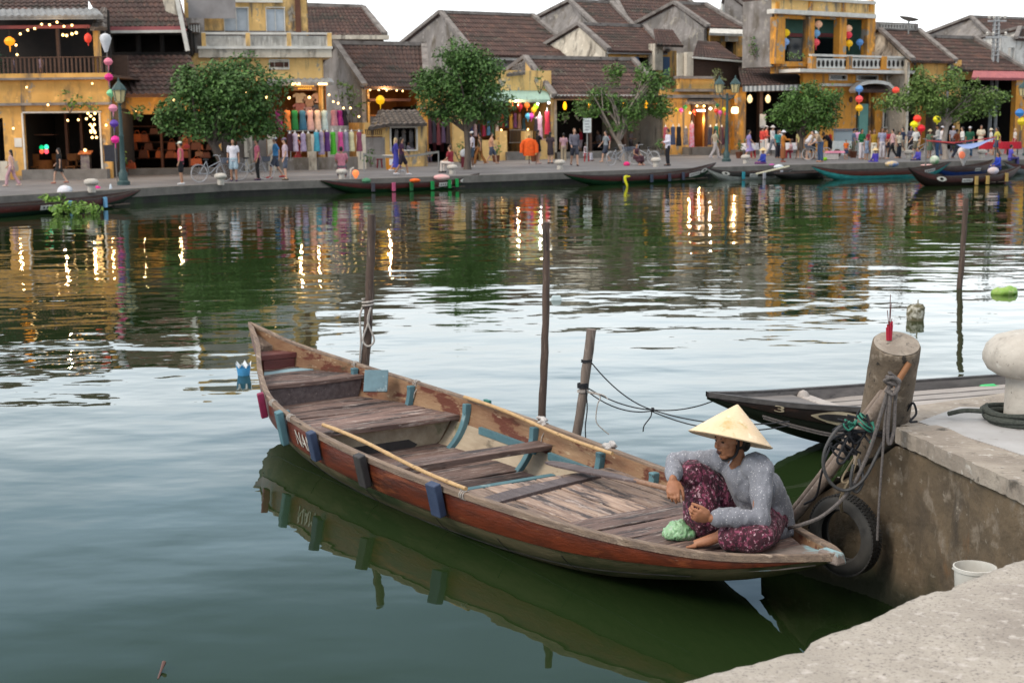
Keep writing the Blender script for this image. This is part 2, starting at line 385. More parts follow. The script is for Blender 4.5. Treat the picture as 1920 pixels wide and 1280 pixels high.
# coping slab along the wall top (broken edge)
dW = (JB - A).normalized(); nW = Vector((-dW.y, dW.x)) * -1   # towards the water
rr = random.Random(9); mb = MB(); K = 60; o_ = []; i_ = []
for k in range(K + 1):
    u = k / K; p = A.lerp(JB, u); j = rr.uniform(-.006, .006) + .005 * math.sin(u * 30); o_.append(p + nW * (.03 + j)); i_.append(p - nW * (.21 + .02 * math.sin(u * 17)))
for k in range(K):
    z = ZJ + .002 * math.sin(k * .7)
    mb.hexa([(*o_[k], ZJ - .085), (*o_[k + 1], ZJ - .085), (*i_[k + 1], ZJ - .085), (*i_[k], ZJ - .085), (*o_[k], z), (*o_[k + 1], z), (*i_[k + 1], z), (*i_[k], z)][:8])
mb.build('coping', concl, jet, True)
mb = MB(); poly = [A - nW * .15, JB - nW * .15, Vector((2.9, 5.4)), Vector((7, 5.0)), Vector((7, 11.0)), Vector((2.73, 8.52)), Vector((2.32, 8.29)), Vector((1.94, 8.02))]
mb.prism([(p.x, p.y, -1) for p in poly], (0, 0, 1 + ZJ - .02))
paleslab = mat('pale_worn_cement', (.44, .43, .43), .7, (.36, .345, .34), 2.5, layers=[((.27, .235, .2), 1.1, .55, .63, (1, 1, 1)), ((.2, .18, .16), 14, .62, .72, (1, 1, 1))], bump=.003, bscale=20)
mb.build('deck_slab', concl, jet, True)
mb = MB(); poly = [onz(1722, 785, 1), onz(1868, 830, 1), onz(1960, 860, 1), onz(2100, 800, 1), onz(1935, 762, 1), onz(1800, 757, 1)]
mb.prism([(p.x, p.y, ZJ - .022) for p in poly], (0, 0, .006))
mb.build('cement_patch', paleslab, jet, True)
# stringer top: rough sloping slab
rr = random.Random(2); mb = MB(); dS = (A - E_).normalized(); nS = Vector((-dS.y, dS.x))
def sfn(u, v):
    p = E_.lerp(A, u) + nS * (v * .30 - .02); z = .20 + (ZJ - .10 - .20) * u
    return (p.x, p.y, z + .03 + rr.uniform(-.012, .012))
mb.grid(sfn, 50, 8, 0, True); mb.build('sloping_stringer', concl, jet, True, angle=70); mb = MB()
p0 = [E_ + nS * .03, A + nS * .03, A + nS * .28, E_ + nS * .28]
mb.hexa([(*p0[0], -1), (*p0[1], -1), (*p0[2], -1), (*p0[3], -1), (*p0[0], .205), (*p0[1], ZJ - .09), (*p0[2], ZJ - .09), (*p0[3], .205)])
mb.build('stringer_wall', concw, jet, True, angle=70)
# low step between the quay and the jetty wall (holds the bucket)
mb = MB(); poly = [Vector((1.80, 6.02)), Vector((2.1, 5.25)), Vector((2.6, 5.6)), Vector((2.45, 6.25))]
mb.prism([(p.x, p.y, -1) for p in poly], (0, 0, 1.5))
mb.build('landing_step', concw, jet, True)
# ---------------------------------------------------------------- sampans
def make_hull(L, Wf, zg, zk, p=2.2, thick=.03, nt_=56, nv=12, split=.60):
    """returns (lower hull, top strake, inner lining, gunwale rail) builders, local: x along, y across, z up from the water"""
    X = lambda t: (t - .5) * L
    def prof(h): return max(0.0, 1 - (1 - min(max(h, 0), 1)) ** p) ** (1 / p)
    def pt(t, h, s, off=0):
        w = max(Wf(t) * prof(h) - off, 0); return (X(t), s * w, zk(t) + (zg(t) - zk(t)) * h)
    lo, up, inn, ra = MB(), MB(), MB(), MB()
    for s in (-1, 1):
        lo.grid(lambda u, v: pt(u, v * split, s), nt_, nv, 0, True, s > 0)
        def upf(u, v):
            x, y, z = pt(u, split + v * (1 - split), s); g = .008 * (1 - v) + .004; return (x, y + s * g, z)
        up.grid(upf, nt_, 5, 0, True, s > 0)
        up.grid(lambda u, v: (pt(u, split, s)[0], pt(u, split, s)[1] + s * .012 * v, pt(u, split, s)[2] - .002 * v), nt_, 1, 0, False, s < 0)
        inn.grid(lambda u, v: (lambda q: (q[0], q[1], q[2] + (thick if v == 0 else 0)))(pt(u, v, s, thick)), nt_, nv, 0, True, s < 0)
        def rf(u, v):
            q = pt(u, 1, s); w = .030; hgt = .022
            a = [(.016, -hgt), (.016, hgt), (-w, hgt), (-w, -hgt), (.016, -hgt)][round(v * 4)]
            y = q[1] + s * a[0]
            if abs(q[1]) < w * 1.02: y = s * max(0, abs(q[1]) + a[0])
            return (q[0], y, q[2] + a[1] * .9)
        ra.grid(rf, nt_, 4, 0, False, s < 0)
    def inner(t, z):
        h = (z - zk(t)) / (zg(t) - zk(t)); return max(Wf(t) * prof(h) - thick, .01)
    return lo, up, inn, ra, pt, inner
Wm = fsm([(0, .0), (.03, .07), (.068, .15), (.11, .275), (.154, .41), (.2, .53), (.25, .645), (.3, .715), (.375, .775), (.47, .80), (.55, .785), (.65, .735), (.72, .69), (.80, .62), (.866, .50), (.907, .40), (.945, .27), (.975, .15), (1, .015)])
zgm = fsm([(0, .80), (.07, .68), (.154, .565), (.25, .47), (.375, .41), (.47, .385), (.55, .37), (.65, .36), (.8, .365), (.87, .37), (.93, .39), (1, .47)])
zkm = fsm([(0, .77), (.035, .48), (.08, .25), (.14, .09), (.21, -.03), (.3, -.11), (.4, -.15), (.6, -.15), (.72, -.1), (.80, -.02), (.87, .10), (.93, .22), (.97, .34), (1, .45)])
S0 = Vector((-2.474, 13.462)); B0 = Vector((1.635, 7.02)); LB = (B0 - S0).length
ax = (B0 - S0).normalized(); mid = (S0 + B0) / 2; rzB = math.atan2(ax.y, ax.x)
boat = thing('wooden_sampan', 'weathered wooden rowing sampan with red brown side moored in the foreground', 'boat', (mid.x, mid.y, 0), rzB)
MBi = WM[boat.name].inverted()
def BL(px, py, z): return MBi @ onz(px, py, z)
def TX(x): return x / LB + .5
hullred = mat('red_brown_hull_paint', (.155, .029, .010), .42, (.070, .015, .007), 2.5, (.8, 5, 5), layers=[((.30, .085, .03), 3, .58, .75, (.5, 4, 4)), ((.035, .015, .012), 1.3, .56, .72, (.7, 3, 5)), ((.33, .22, .15), 9, .68, .73, (.6, 3, 3))], bump=.004, bscale=14, spec=.45)
hullgrn = mat('algae_stained_planking', (.17, .135, .075), .6, (.095, .085, .042), 2.2, (.8, 4, 4), layers=[((.035, .05, .018), 1.6, .5, .64, (.6, 3, 3)), ((.18, .13, .08), 5, .6, .7, (.5, 4, 4))], bump=.004, bscale=12)
gunw = mat('bare_gunwale_wood', (.26, .185, .135), .75, (.14, .10, .08), 3, (.8, 9, 9), layers=[((.40, .31, .24), 5, .57, .68, (.5, 5, 5)), ((.05, .035, .03), 6, .62, .7, (.6, 4, 4))], bump=.006, bscale=18)
innr = mat('peeling_inner_planking', (.30, .185, .105), .75, (.20, .10, .055), 2.4, (.7, 3, 3), layers=[((.12, .035, .02), 3.2, .53, .58, (.7, 1.5, 2)), ((.06, .05, .025), 2, .6, .68, (.6, 2, 3)), ((.42, .31, .2), 8, .6, .68, (.6, 3, 3))], bump=.006, bscale=14)
bilge = mat('pale_bilge_planking', (.42, .345, .255), .75, (.30, .235, .165), 3, (.8, 3, 3), layers=[((.15, .12, .085), 4, .6, .68, (.7, 2, 2)), ((.10, .12, .05), 2.4, .62, .7, (1, 1, 1))], bump=.004, bscale=12)
LY = [((.055, .042, .042), 2.6, .52, .6, None), ((.36, .29, .26), 4.5, .57, .66, None), ((.03, .022, .022), 9, .62, .68, None), ((.44, .37, .33), 14, .6, .7, None)]
def plank(name, col, col2, st, st2, isl=.38):
    return mat(name, col, .72, col2, 3, st, island=isl, layers=[(c, s, lo, hi, st2) for c, s, lo, hi, _ in LY], bump=.005, bscale=10)
dkx = plank('grey_deck_planks_crosswise', (.225, .145, .122), (.105, .064, .054), (8, .9, 5), (4.5, .7, 4))
dkl = plank('pale_deck_planks_lengthwise', (.37, .265, .205), (.19, .125, .098), (.9, 7, 5), (.7, 4.5, 4))
darkw = mat('dark_wet_wood', (.075, .055, .055), .6, (.13, .1, .1), 3, (1.5, 8, 8), layers=[((.24, .19, .18), 5, .6, .68, (1, 6, 6))], bump=.004, bscale=14)
maroon = mat('maroon_painted_wood', (.085, .018, .016), .5, (.14, .04, .035), 3, (6, 1, 4), layers=[((.22, .15, .14), 5, .58, .68, (4, .7, 3))], bump=.003)
teal = mat('chipped_teal_paint', (.105, .215, .25), .55, (.075, .16, .195), 4, layers=[((.24, .33, .35), 7, .6, .68, (1, 1, 1)), ((.05, .05, .045), 11, .64, .7, (1, 1, 1))], bump=.003, bscale=20)
ltblue = mat('faded_light_blue_paint', (.27, .40, .45), .6, (.2, .31, .36), 4, (5, 1, 1), layers=[((.16, .14, .13), 7, .62, .7, (4, 1, 1))])
navy = mat('navy_painted_block', (.032, .048, .098), .6, (.045, .066, .125), 5, layers=[((.2, .22, .27), 9, .64, .72, (1, 1, .4))], bump=.003)
blackw = mat('charred_black_block', (.022, .02, .022), .6, (.055, .05, .05), 6, (1, 1, .3), bump=.004)
pinkp = mat('magenta_painted_block', (.30, .025, .085), .5, (.2, .02, .06), 5)
bamb = mat('pale_bamboo', (.52, .34, .165), .5, (.42, .26, .12), 6, (.6, 4, 4), layers=[((.25, .14, .06), 5, .64, .7, (.4, 2, 2))])
ropew = mat('pale_rope', (.48, .44, .40), .9, (.34, .30, .28), 40, bump=.004, bscale=90)
lo, up, inn, ra, ptm, innw = make_hull(LB, Wm, zgm, zkm)
lo.build('lower_hull', hullgrn, boat); up.build('top_strake', hullred, boat); inn.build('inner_planking', innr, boat); ra.build('gunwale', gunw, boat, bevel=.006)
_GT = {s_: [(t, proj(WM[boat.name] @ Vector(ptm(t, 1, s_)))[0]) for t in np.linspace(.02, .97, 400)] for s_ in (-1, 1)}
def gt(px, side=-1): return float(min(_GT[side], key=lambda q: abs(q[1] - px))[0])   # station of the gunwale seen at this photo column
# plank seams of the lower hull
mb = MB()
for s in (-1, 1):
    for t0 in (.36, .49, .61, .7, .78):
        pts = [Vector(ptm(t0 + .012 * h, h, s)) + Vector((0, s * .001, 0)) for h in np.linspace(.2, .5, 8)]
        mb.tube(pts, .003, 5)
    pts = [Vector(ptm(t, .30, s)) + Vector((0, s * .001, 0)) for t in np.linspace(.12, .9, 50)]
    mb.tube(pts, .0035, 5)
mb.build('plank_seams', blackw, boat)
def xp(px, py, z): return BL(px, py, z).x
def cross_deck(name, xs, z, th, m, jit=.004, mt=None):
    rr = random.Random(int(abs(xs[0]) * 1000)); mb = MB()
    for a, b_ in zip(xs[:-1], xs[1:]):
        g = .009; zz = z + rr.uniform(-jit, jit); a2, b2 = a + g, b_ - g
        wa, wb = innw(TX(a2), z) - .01, innw(TX(b2), z) - .01
        sk = rr.uniform(-.004, .004); k = 10
        # top with slight warp, as a lofted slab
        P = []
        for i in range(k + 1):
            u = i / k; P.append([(a2 + sk * u + .003 * math.sin(u * 5 + a), -wa + 2 * wa * u), (b2 + sk * u + .003 * math.sin(u * 7 + b_), -wb + 2 * wb * u), zz + .004 * math.sin(u * 6 + a * 9)])
        vs = []
        for (p, q, zt) in P: vs += [(p[0], p[1], zt - th), (q[0], q[1], zt - th), (q[0], q[1], zt), (p[0], p[1], zt)]
        fs = [[i * 4 + j, i * 4 + (j + 1) % 4, (i + 1) * 4 + (j + 1) % 4, (i + 1) * 4 + j][::-1] for i in range(k) for j in range(4)] + [[0, 1, 2, 3], [k * 4 + 3, k * 4 + 2, k * 4 + 1, k * 4]]
        mb.add(vs, fs, 0)
    return mb.build(name, m, boat, bevel=.004)
def long_deck(name, x0, x1, z, n_, th, m, seed=1, wmax=9):
    rr = random.Random(seed); mb = MB(); W0 = min(wmax, max(innw(TX(x0), z), innw(TX(x1), z), innw(TX((x0 + x1) / 2), z)))
    ys = [-W0 + 2 * W0 * (i + (rr.uniform(-.18, .18) if 0 < i < n_ else 0)) / n_ for i in range(n_ + 1)]
    for a, b_ in zip(ys[:-1], ys[1:]):
        a2, b2 = a + .007, b_ - .007; K = 14; sec = []
        for i in range(K + 1):
            x = x0 + (x1 - x0) * i / K; w = innw(TX(x), z) - .01; p, q = max(a2, -w), min(b2, w)
            if q - p > .012: sec.append((x, p, q))
        if len(sec) < 2: continue
        zz = z + rr.uniform(-.004, .004); vs = []
        for x, p, q in sec: vs += [(x, p, zz - th), (x, q, zz - th), (x, q, zz), (x, p, zz)]
        k = len(sec) - 1
        fs = [[i * 4 + j, i * 4 + (j + 1) % 4, (i + 1) * 4 + (j + 1) % 4, (i + 1) * 4 + j] for i in range(k) for j in range(4)] + [[3, 2, 1, 0], [k * 4, k * 4 + 1, k * 4 + 2, k * 4 + 3]]
        mb.add(vs, fs, 0)
    return mb.build(name, m, boat, bevel=.004)
# stern: solid wooden tip block, maroon seat, light blue board, plank deck
mb = MB(); K = 10; x0, x1 = -LB / 2 + .04, -LB / 2 + .36; vs = []
for i in range(K + 1):
    x = x0 + (x1 - x0) * i / K; w = innw(TX(x), zgm(TX(x)) - .03); z = zgm(TX(x)) - .035 - .05 * (i / K)
    vs += [(x, -w, z - .06), (x, w, z - .06), (x, w, z), (x, -w, z)]
mb.add(vs, [[i * 4 + j, i * 4 + (j + 1) % 4, (i + 1) * 4 + (j + 1) % 4, (i + 1) * 4 + j] for i in range(K) for j in range(4)] + [[3, 2, 1, 0], [K * 4, K * 4 + 1, K * 4 + 2, K * 4 + 3]])
mb.build('stern_block', gunw, boat)
xa, xb = -3.37, -3.15; zs_ = .60; wa, wb = innw(TX(xa), zs_ - .03), innw(TX(xb), zs_ - .03); mb = MB()
mb.hexa([(xa, -wa, zs_ - .05), (xb, -wb, zs_ - .05), (xb, wb, zs_ - .05), (xa, wa, zs_ - .05), (xa, -wa, zs_), (xb, -wb, zs_), (xb, wb, zs_), (xa, wa, zs_)])
mb.hexa([(xb - .03, -wb + .02, .46), (xb - .002, -wb + .02, .46), (xb - .002, wb - .02, .46), (xb - .03, wb - .02, .46), (xb - .03, -wb + .02, zs_ - .052), (xb - .002, -wb + .02, zs_ - .052), (xb - .002, wb - .02, zs_ - .052), (xb - .03, wb - .02, zs_ - .052)])
mb.build('stern_seat', maroon, boat, bevel=.005)
zd1 = .465; xe = -2.36
cross_deck('stern_planks', [xb - .06, xb + .06], zd1, .03, dkx)
cross_deck('light_blue_plank', [xb + .065, xb + .225], zd1 + .004, .03, ltblue)
cross_deck('stern_planks', [xb + .23, xb + .36, xb + .55, xe], zd1, .035, dkx)
zd2 = .285
xm = xp(868, 778, zd2)
xs = list(np.linspace(xe - .06, xm, 7)); xs = [xs[0]] + [x + random.uniform(-.03, .03) for x in xs[1:-1]] + [xs[-1]]
cross_deck('midship_planks', xs, zd2, .04, dkx)
# dark step below the stern planks and bulkhead at the bay
def bulkhead(name, x, z0, z1, m, th=.03, notch=False):
    mb = MB(); w1 = innw(TX(x), z1) - .004; w0 = innw(TX(x), z0) - .004; wm_ = innw(TX(x), (z0 + z1) / 2) - .004
    poly = [(x, -w0, z0), (x, w0, z0), (x, wm_, (z0 + z1) / 2), (x, w1, z1), (x, -w1, z1), (x, -wm_, (z0 + z1) / 2)]
    mb.prism(poly, (th, 0, 0)); return mb.build(name, m, boat)
bulkhead('step_board', xe - .06, .20, zd1 - .036, darkw)
bulkhead('bay_bulkhead', xm - .14, -.10, zd2 - .045, bilge)
mb = MB(); mb.prism([(xm - .108, -.35, .02), (xm - .108, .28, .02), (xm - .108, .36, .07), (xm - .108, .28, .12), (xm - .108, -.35, .12)], (.004, 0, 0)); mb.build('bulkhead_slot', blackw, boat)
# bay lining, ribs, thwarts
xt1 = xp(1000, 838, .28); xt1n = xp(740, 873, .28)
xf = xp(1110, 888, .25)
mb = MB()
t0, t1 = TX(xm - .1), TX(xf + .15)
for s in (-1, 1):
    mb.grid(lambda u, v: (lambda q: (q[0], q[1] - s * .006, q[2] + .004))(ptm(t0 + (t1 - t0) * u, .06 + .60 * v, s, .03)), 24, 10, 0, True, s < 0)
mb.build('bay_lining', bilge, boat)
def rib(x, z0h=.05, w=.055, dep=.05, side=1, topext=.02):
    mb = MB(); t = TX(x); pts = [Vector(ptm(t, h, side, .03 + dep / 2)) for h in np.linspace(z0h, .97, 12)]
    vs = []
    for i, p in enumerate(pts):
        T = (pts[min(i + 1, 11)] - pts[max(i - 1, 0)]).normalized(); nn = Vector((0, -T.z, T.y)) * side
        d = nn * dep / 2 * (1.0 if i < 10 else 1.15); e = Vector((w / 2, 0, 0)); vs += [p - e - d, p + e - d, p + e + d, p - e + d]
    k = 11
    fs = [[i * 4 + j, i * 4 + (j + 1) % 4, (i + 1) * 4 + (j + 1) % 4, (i + 1) * 4 + j] for i in range(k) for j in range(4)] + [[3, 2, 1, 0], [k * 4, k * 4 + 1, k * 4 + 2, k * 4 + 3]]
    if side > 0: fs = [f[::-1] for f in fs]
    mb.add(vs, fs, 0); return mb.build('rib', teal, boat, bevel=.006)
for (px, py, z0h) in ((676, 698, .70), (782, 735, .62), (886, 775, .08), (1012, 825, .08), (1138, 860, .55), (1240, 892, .6)):
    rib((gt(px, 1) - .5) * LB, z0h)
for (px, py) in ((523, 735), (562, 765), (616, 815), (705, 868), (840, 922)):
    rib((gt(px) - .5) * LB, .55, side=-1)
# longitudinal teal stringers in the bay
for (a, b_) in ((TX(xp(890, 800, .25)), TX(xp(985, 835, .25))), (TX(xp(1018, 842, .25)), TX(xp(1120, 878, .25)))):
    mb = MB(); pts = [Vector(ptm(a + (b_ - a) * u, .66, 1, .045)) for u in np.linspace(0, 1, 8)]
    for p, q in zip(pts[:-1], pts[1:]): mb.span(p, q, .03, .055)
    mb.build('bay_stringer', teal, boat)
mb = MB(); pts = [Vector(ptm(a, .66, -1, .045)) for a in np.linspace(TX(xm), TX(xf), 14)]
for p, q in zip(pts[:-1], pts[1:]): mb.span(p, q, .03, .055)
mb.build('bay_stringer', teal, boat)
# bay floor
cross_deck('bay_floor_planks', list(np.linspace(xm - .12, xt1 + .16, 5)), .052, .03, dkx)
cross_deck('bilge_board', [xm - .2, xt1 + .15], .022, .015, darkw); cross_deck('bilge_board', [xt1 + .17, xf + .3], .022, .015, darkw)
cross_deck('bay_floor_planks', list(np.linspace(xt1 + .2, xf + .1, 5)), .06, .03, dkx)
mb = MB(); xx = xt1 + .16; w = innw(TX(xx), .06); mb.hexa([(xx - .03, -w, .03), (xx + .03, -w, .03), (xx + .03, w, .03), (xx - .03, w, .03), (xx - .03, -w, .10), (xx + .03, -w, .10), (xx + .03, w, .10), (xx - .03, w, .10)]); mb.build('floor_frame', teal, boat, bevel=.005)
def thwart(pA, pB, wd, z, th, name='thwart', m=dkx):
    a = BL(*pA, z); b_ = BL(*pB, z); mb = MB(); K = 12; vs = []
    d = (b_ - a); n_ = Vector((-d.y, d.x, 0)).normalized()
    for i in range(K + 1):
        u = i / K; p = a + d * u; ww = wd / 2 * (1 + .05 * math.sin(u * 7)); vs += [p - n_ * ww + Vector((0, 0, -th)), p + n_ * ww + Vector((0, 0, -th)), p + n_ * ww + Vector((0, 0, .004 * math.sin(u * 5))), p - n_ * ww + Vector((0, 0, .004 * math.sin(u * 4)))]
    mb.add(vs, [[i * 4 + j, i * 4 + (j + 1) % 4, (i + 1) * 4 + (j + 1) % 4, (i + 1) * 4 + j] for i in range(K) for j in range(4)] + [[3, 2, 1, 0], [K * 4, K * 4 + 1, K * 4 + 2, K * 4 + 3]])
    return mb.build(name, m, boat, bevel=.004)
thwart((735, 874), (1027, 828), .20, .27, .04)
thwart((912, 938), (1112, 886), .15, .285, .045, 'fore_beam', darkw)
zf = .265
xbm = xp(1190, 972, zf)
long_deck('fore_planks', xf - .05, xbm + .02, zf, 7, .03, dkl, 4)
thwart((1108, 998), (1300, 945), .12, .322, .07, 'fore_beam', darkw)
zb = .342
cross_deck('bow_planks', [xbm + .06, xbm + .30, xbm + .52, xbm + .74, xbm + .95, xbm + 1.16], zb, .03, dkx)
# bow end: raised tip deck with faded blue paint
mb = MB(); K = 10; xA, xB = xbm + 1.165, LB / 2 - .10; vs = []
for i in range(K + 1):
    x = xA + (xB - xA) * i / K; z = zb + .006 + (zgm(TX(x)) - .004 - zb) * (i / K) ** .7; w = innw(TX(x), z) - .004; vs += [(x, -w, z - .05), (x, w, z - .05), (x, w, z), (x, -w, z)]
mb.add(vs, [[i * 4 + j, i * 4 + (j + 1) % 4, (i + 1) * 4 + (j + 1) % 4, (i + 1) * 4 + j] for i in range(K) for j in range(4)] + [[3, 2, 1, 0], [K * 4, K * 4 + 1, K * 4 + 2, K * 4 + 3]])
tipm = mat('bow_tip_faded_blue', (.25, .20, .175), .7, (.17, .135, .12), 4, (1, 8, 4), layers=[((.27, .42, .46), 3.2, .50, .56, (1.2, 1.6, 1)), ((.09, .075, .07), 6, .6, .68, (1, 4, 4))], bump=.005, bscale=14)
mb.build('bow_tip_deck', tipm, boat)
mb = MB(); x = LB / 2; mb.box((x - .05, 0, zgm(1) - .01), (.16, .075, .06), taper=.8); mb.build('bow_stem', tipm, boat, bevel=.012)
# fender boards hung over the near gunwale
def fender(px, py, w, h, m, name='fender_block', lean=0.0):
    t = gt(px); q = Vector(ptm(t, 1, -1)); q2 = Vector(ptm(t, .55, -1)); dn = (q2 - q).normalized()
    tx = (Vector(ptm(t + .01, 1, -1)) - Vector(ptm(t - .01, 1, -1))).normalized(); nn = dn.cross(tx).normalized()
    if nn.y > 0: nn = -nn
    dn = (dn * .75 + Vector((0, 0, -.25))).normalized() ; mb = MB(); c = q + nn * .055 + dn * (h / 2 - .05)
    mb.box(c, (w, .055, h), 0, frameM((0, 0, 0), tx, nn, -dn).to_3x3()); return mb.build(name, m, boat, bevel=.008)
fender(502, 705, .045, .21, pinkp); fender(537, 750, .080, .27, teal); fender(597, 800, .085, .22, navy); fender(688, 857, .10, .23, blackw); fender(826, 913, .11, .22, navy)
mb = MB(); q = Vector(ptm(gt(906, 1), 1, 1)); mb.box((q.x, q.y + .04, q.z - .01), (.08, .03, .09)); mb.build('fender_block', mat('sea_green_paint', (.04, .17, .15), .5), boat, bevel=.004)
# rag knots on the far gunwale, and rope lashings
ragm = mat('grey_white_rag', (.55, .52, .50), .95, (.36, .34, .34), 30, bump=.01, bscale=40)
for px, py in ((1018, 793), (1145, 840)):
    q = Vector(ptm(gt(px, 1), 1, 1)) + Vector((0, 0, .02)); mb = MB(); rr = random.Random(px)
    for k in range(9): mb.ell((q.x + rr.uniform(-.045, .045), q.y + rr.uniform(-.025, .03), q.z + rr.uniform(-.01, .035)), (rr.uniform(.018, .036), rr.uniform(.015, .028), rr.uniform(.012, .022)), 8)
    ob = link_mesh('rag_knot', remesh(mb, .006, 3, 'rag_knot'), ragm, boat)
for px, py, s in ((668, 690, 1), (784, 715, 1), (1022, 800, 1), (512, 712, -1), (545, 760, -1), (869, 925, -1)):
    q = Vector(ptm(gt(px, s), 1, s)); mb = MB(); pts = []
    for k in range(28):
        a = k / 9 * 2 * math.pi; pts.append((q.x + (k - 14) * .0024, q.y - s * .007 + .031 * math.cos(a), q.z + .029 * math.sin(a)))
    mb.tube(pts, .004, 6); mb.tube([pts[-1], (q.x + .02, q.y - s * .04, q.z - .06), (q.x + .01, q.y - s * .05, q.z - .12)], .004, 6, sub=4); mb.build('rope_lashing', ropew, boat)
# hull lettering near the stern
lm = mat('white_hull_lettering', (.62, .58, .52), .7, (.4, .36, .32), 12)
mb = MB(); me = text_mesh('NAM', .15, .002); ta, tb_ = gt(553), gt(587)
vs = []
for v in me.vertices:
    u = (v.co.x / .36 + .5); t = ta + (tb_ - ta) * u; h = .78 + v.co.y / .15 * .30; q = ptm(t, h, -1); vs.append((q[0], q[1] - .016 - v.co.z, q[2]))
mb.add(vs, [list(p.vertices) for p in me.polygons]); mb.build('hull_lettering', lm, boat)
# loose teal board, bamboo poles, paddle: things of their own
mb = MB(); q = onz(706, 722, .29); Mr = Matrix.Rotation(rzB + R(8), 3, 'Z') @ Matrix.Rotation(R(-58), 3, 'X')
c = min((at(705, 714, Y) for Y in np.linspace(11.5, 13.5, 81)), key=lambda p: abs((MBi @ p).y - .40)); mb.box(c, (.205, .195, .022), 0, Matrix.Rotation(R(-4), 3, 'Z') @ Matrix.Rotation(R(62), 3, 'X'))
solo(mb, 'loose_board', 'small square faded blue board leaning inside the sampan by its far gunwale', 'board', mat('worn_blue_board', (.13, .22, .26), .7, (.09, .15, .18), 6, layers=[((.27, .33, .35), 10, .58, .66, (1, 1, 1)), ((.05, .045, .04), 12, .62, .68, (1, 1, 1))], bump=.003), bevel=.004)
def pole_on(a, b_, z0, z1, r, name, label, cat, m, knots=0):
    p = onz(*a, z0); q = onz(*b_, z1); mb = MB(); pts = []; K = 30
    for i in range(K + 1):
        u = i / K; pts.append(p.lerp(q, u) + Vector((0, 0, .012 * math.sin(u * math.pi * 2))))
    rs = [r * (1.16 if knots and i % 6 == 3 else 1.0) * (1 - .1 * i / K) for i in range(K + 1)]
    mb.tube(pts, rs, 10, 0); return solo(mb, name, label, cat, m)
pole_on((606, 796), (874, 916), .42, .40, .0145, 'bamboo_pole', 'pale bamboo pole lying on the near gunwale of the red brown sampan', 'pole', bamb, 1)
pole_on((871, 744), (1148, 850), .45, .41, .0145, 'bamboo_pole', 'pale bamboo pole lying along the far gunwale of the red brown sampan', 'pole', bamb, 1)
pad = thing('boat_paddle', 'dark wooden paddle with long flat blade lying inside the sampan beside the woman', 'paddle', onz(1150, 895, .34))
p0, p1, p2 = onz(1028, 866, .30), onz(1200, 903, .36), onz(1262, 918, .40)
mb = MB(); pts = [p0.lerp(p1, u) for u in np.linspace(0, 1, 14)]; wds = [.03, .05, .058, .06, .06, .06, .058, .056, .052, .046, .04, .032, .026, .02]
d = (p1 - p0).normalized(); sd = Vector((-d.y, d.x, 0)).normalized(); vs = []
for p, w in zip(pts, wds): vs += [p - sd * w - Vector((0, 0, .008)), p + sd * w - Vector((0, 0, .008)), p + sd * w + Vector((0, 0, .008)), p - sd * w + Vector((0, 0, .008))]
K = 13; mb.add(vs, [[i * 4 + j, i * 4 + (j + 1) % 4, (i + 1) * 4 + (j + 1) % 4, (i + 1) * 4 + j] for i in range(K) for j in range(4)] + [[3, 2, 1, 0], [K * 4, K * 4 + 1, K * 4 + 2, K * 4 + 3]])
mb.build('blade', darkw, pad, True, bevel=.004)
mb = MB(); mb.tube([p1 - d * .05, p1.lerp(p2, .5), p2, p2 + (p2 - p1) * .25], [.016, .017, .0165, .016], 10); mb.build('shaft', mat('worn_brown_shaft', (.22, .12, .075), .55, (.3, .18, .12), 8, (1, 5, 5)), pad, True)
# ---------------------------------------------------------------- the seated woman
from mathutils import noise as mnoise
zdk = zb
wom = thing('person', 'woman in conical straw hat and grey dotted blouse sitting on the near sampan', 'person', onz(1420, 1000, zdk))
J = at
def chain(mb, pts, rs, n=12, ends=True):
    mb.tube(pts, rs, n)
    for p, r in zip(pts, rs): mb.ell(p, r, n)
def hand(mb, w, d, th, back, s=1.0, curl=(35, 55, 40), spread=.0, tcurl=25, tang=(40, 22, 2)):
    """w wrist, d palm direction, th thumb side, back of the hand normal"""
    d = d.normalized(); th = (th - d * th.dot(d)).normalized(); back = (back - d * back.dot(d) - th * back.dot(th)).normalized()
    M3 = Matrix((d, th, back)).transposed()
    mb.ell(w + d * .045 * s, (.048 * s, .038 * s, .016 * s), 14, 0, M3); mb.ell(w + d * .070 * s, (.030 * s, .040 * s, .013 * s), 14, 0, M3)
    for k, (off, L) in enumerate(((.029, .070), (.010, .078), (-.010, .073), (-.028, .058))):
        p = w + (d * (.082 - .004 * abs(k - 1)) + th * off) * s; dir_ = (d + th * (spread * (1.5 - k))).normalized(); a = 0; pts = [p]; segs = (L * .45, L * .32, L * .25)
        for sg, c in zip(segs, curl):
            a += R(c + k * 4); q = dir_ * math.cos(a) - back * math.sin(a); p = p + q * sg * s; pts.append(p)
        rs = [.0088 * s, .0085 * s, .0075 * s, .0062 * s]; chain(mb, pts, rs, 8)
    p = w + (d * .028 + th * .030 - back * .006) * s; pts = [p]
    for sg, a, c in zip((.040, .032, .026), tang, (10, tcurl, tcurl + 18)):
        q = d * math.cos(R(a)) * math.cos(R(c)) + th * math.sin(R(a)) * math.cos(R(c)) - back * math.sin(R(c)); p = p + q * sg * s; pts.append(p)
    chain(mb, pts, [.0125 * s, .0105 * s, .0092 * s, .0072 * s], 8)
pel = J(1426, 968, 7.95); spn = J(1421, 925, 7.86); chs = J(1396, 888, 7.77); nck = J(1384, 862, 7.74); hdc = J(1369, 823, 7.70)
shL = J(1428, 884, 7.60); elL = J(1420, 968, 7.52); wrL = J(1334, 971, 7.50)
shR = J(1352, 862, 7.92); elR = J(1266, 868, 7.97); wrR = J(1262, 897, 7.74)
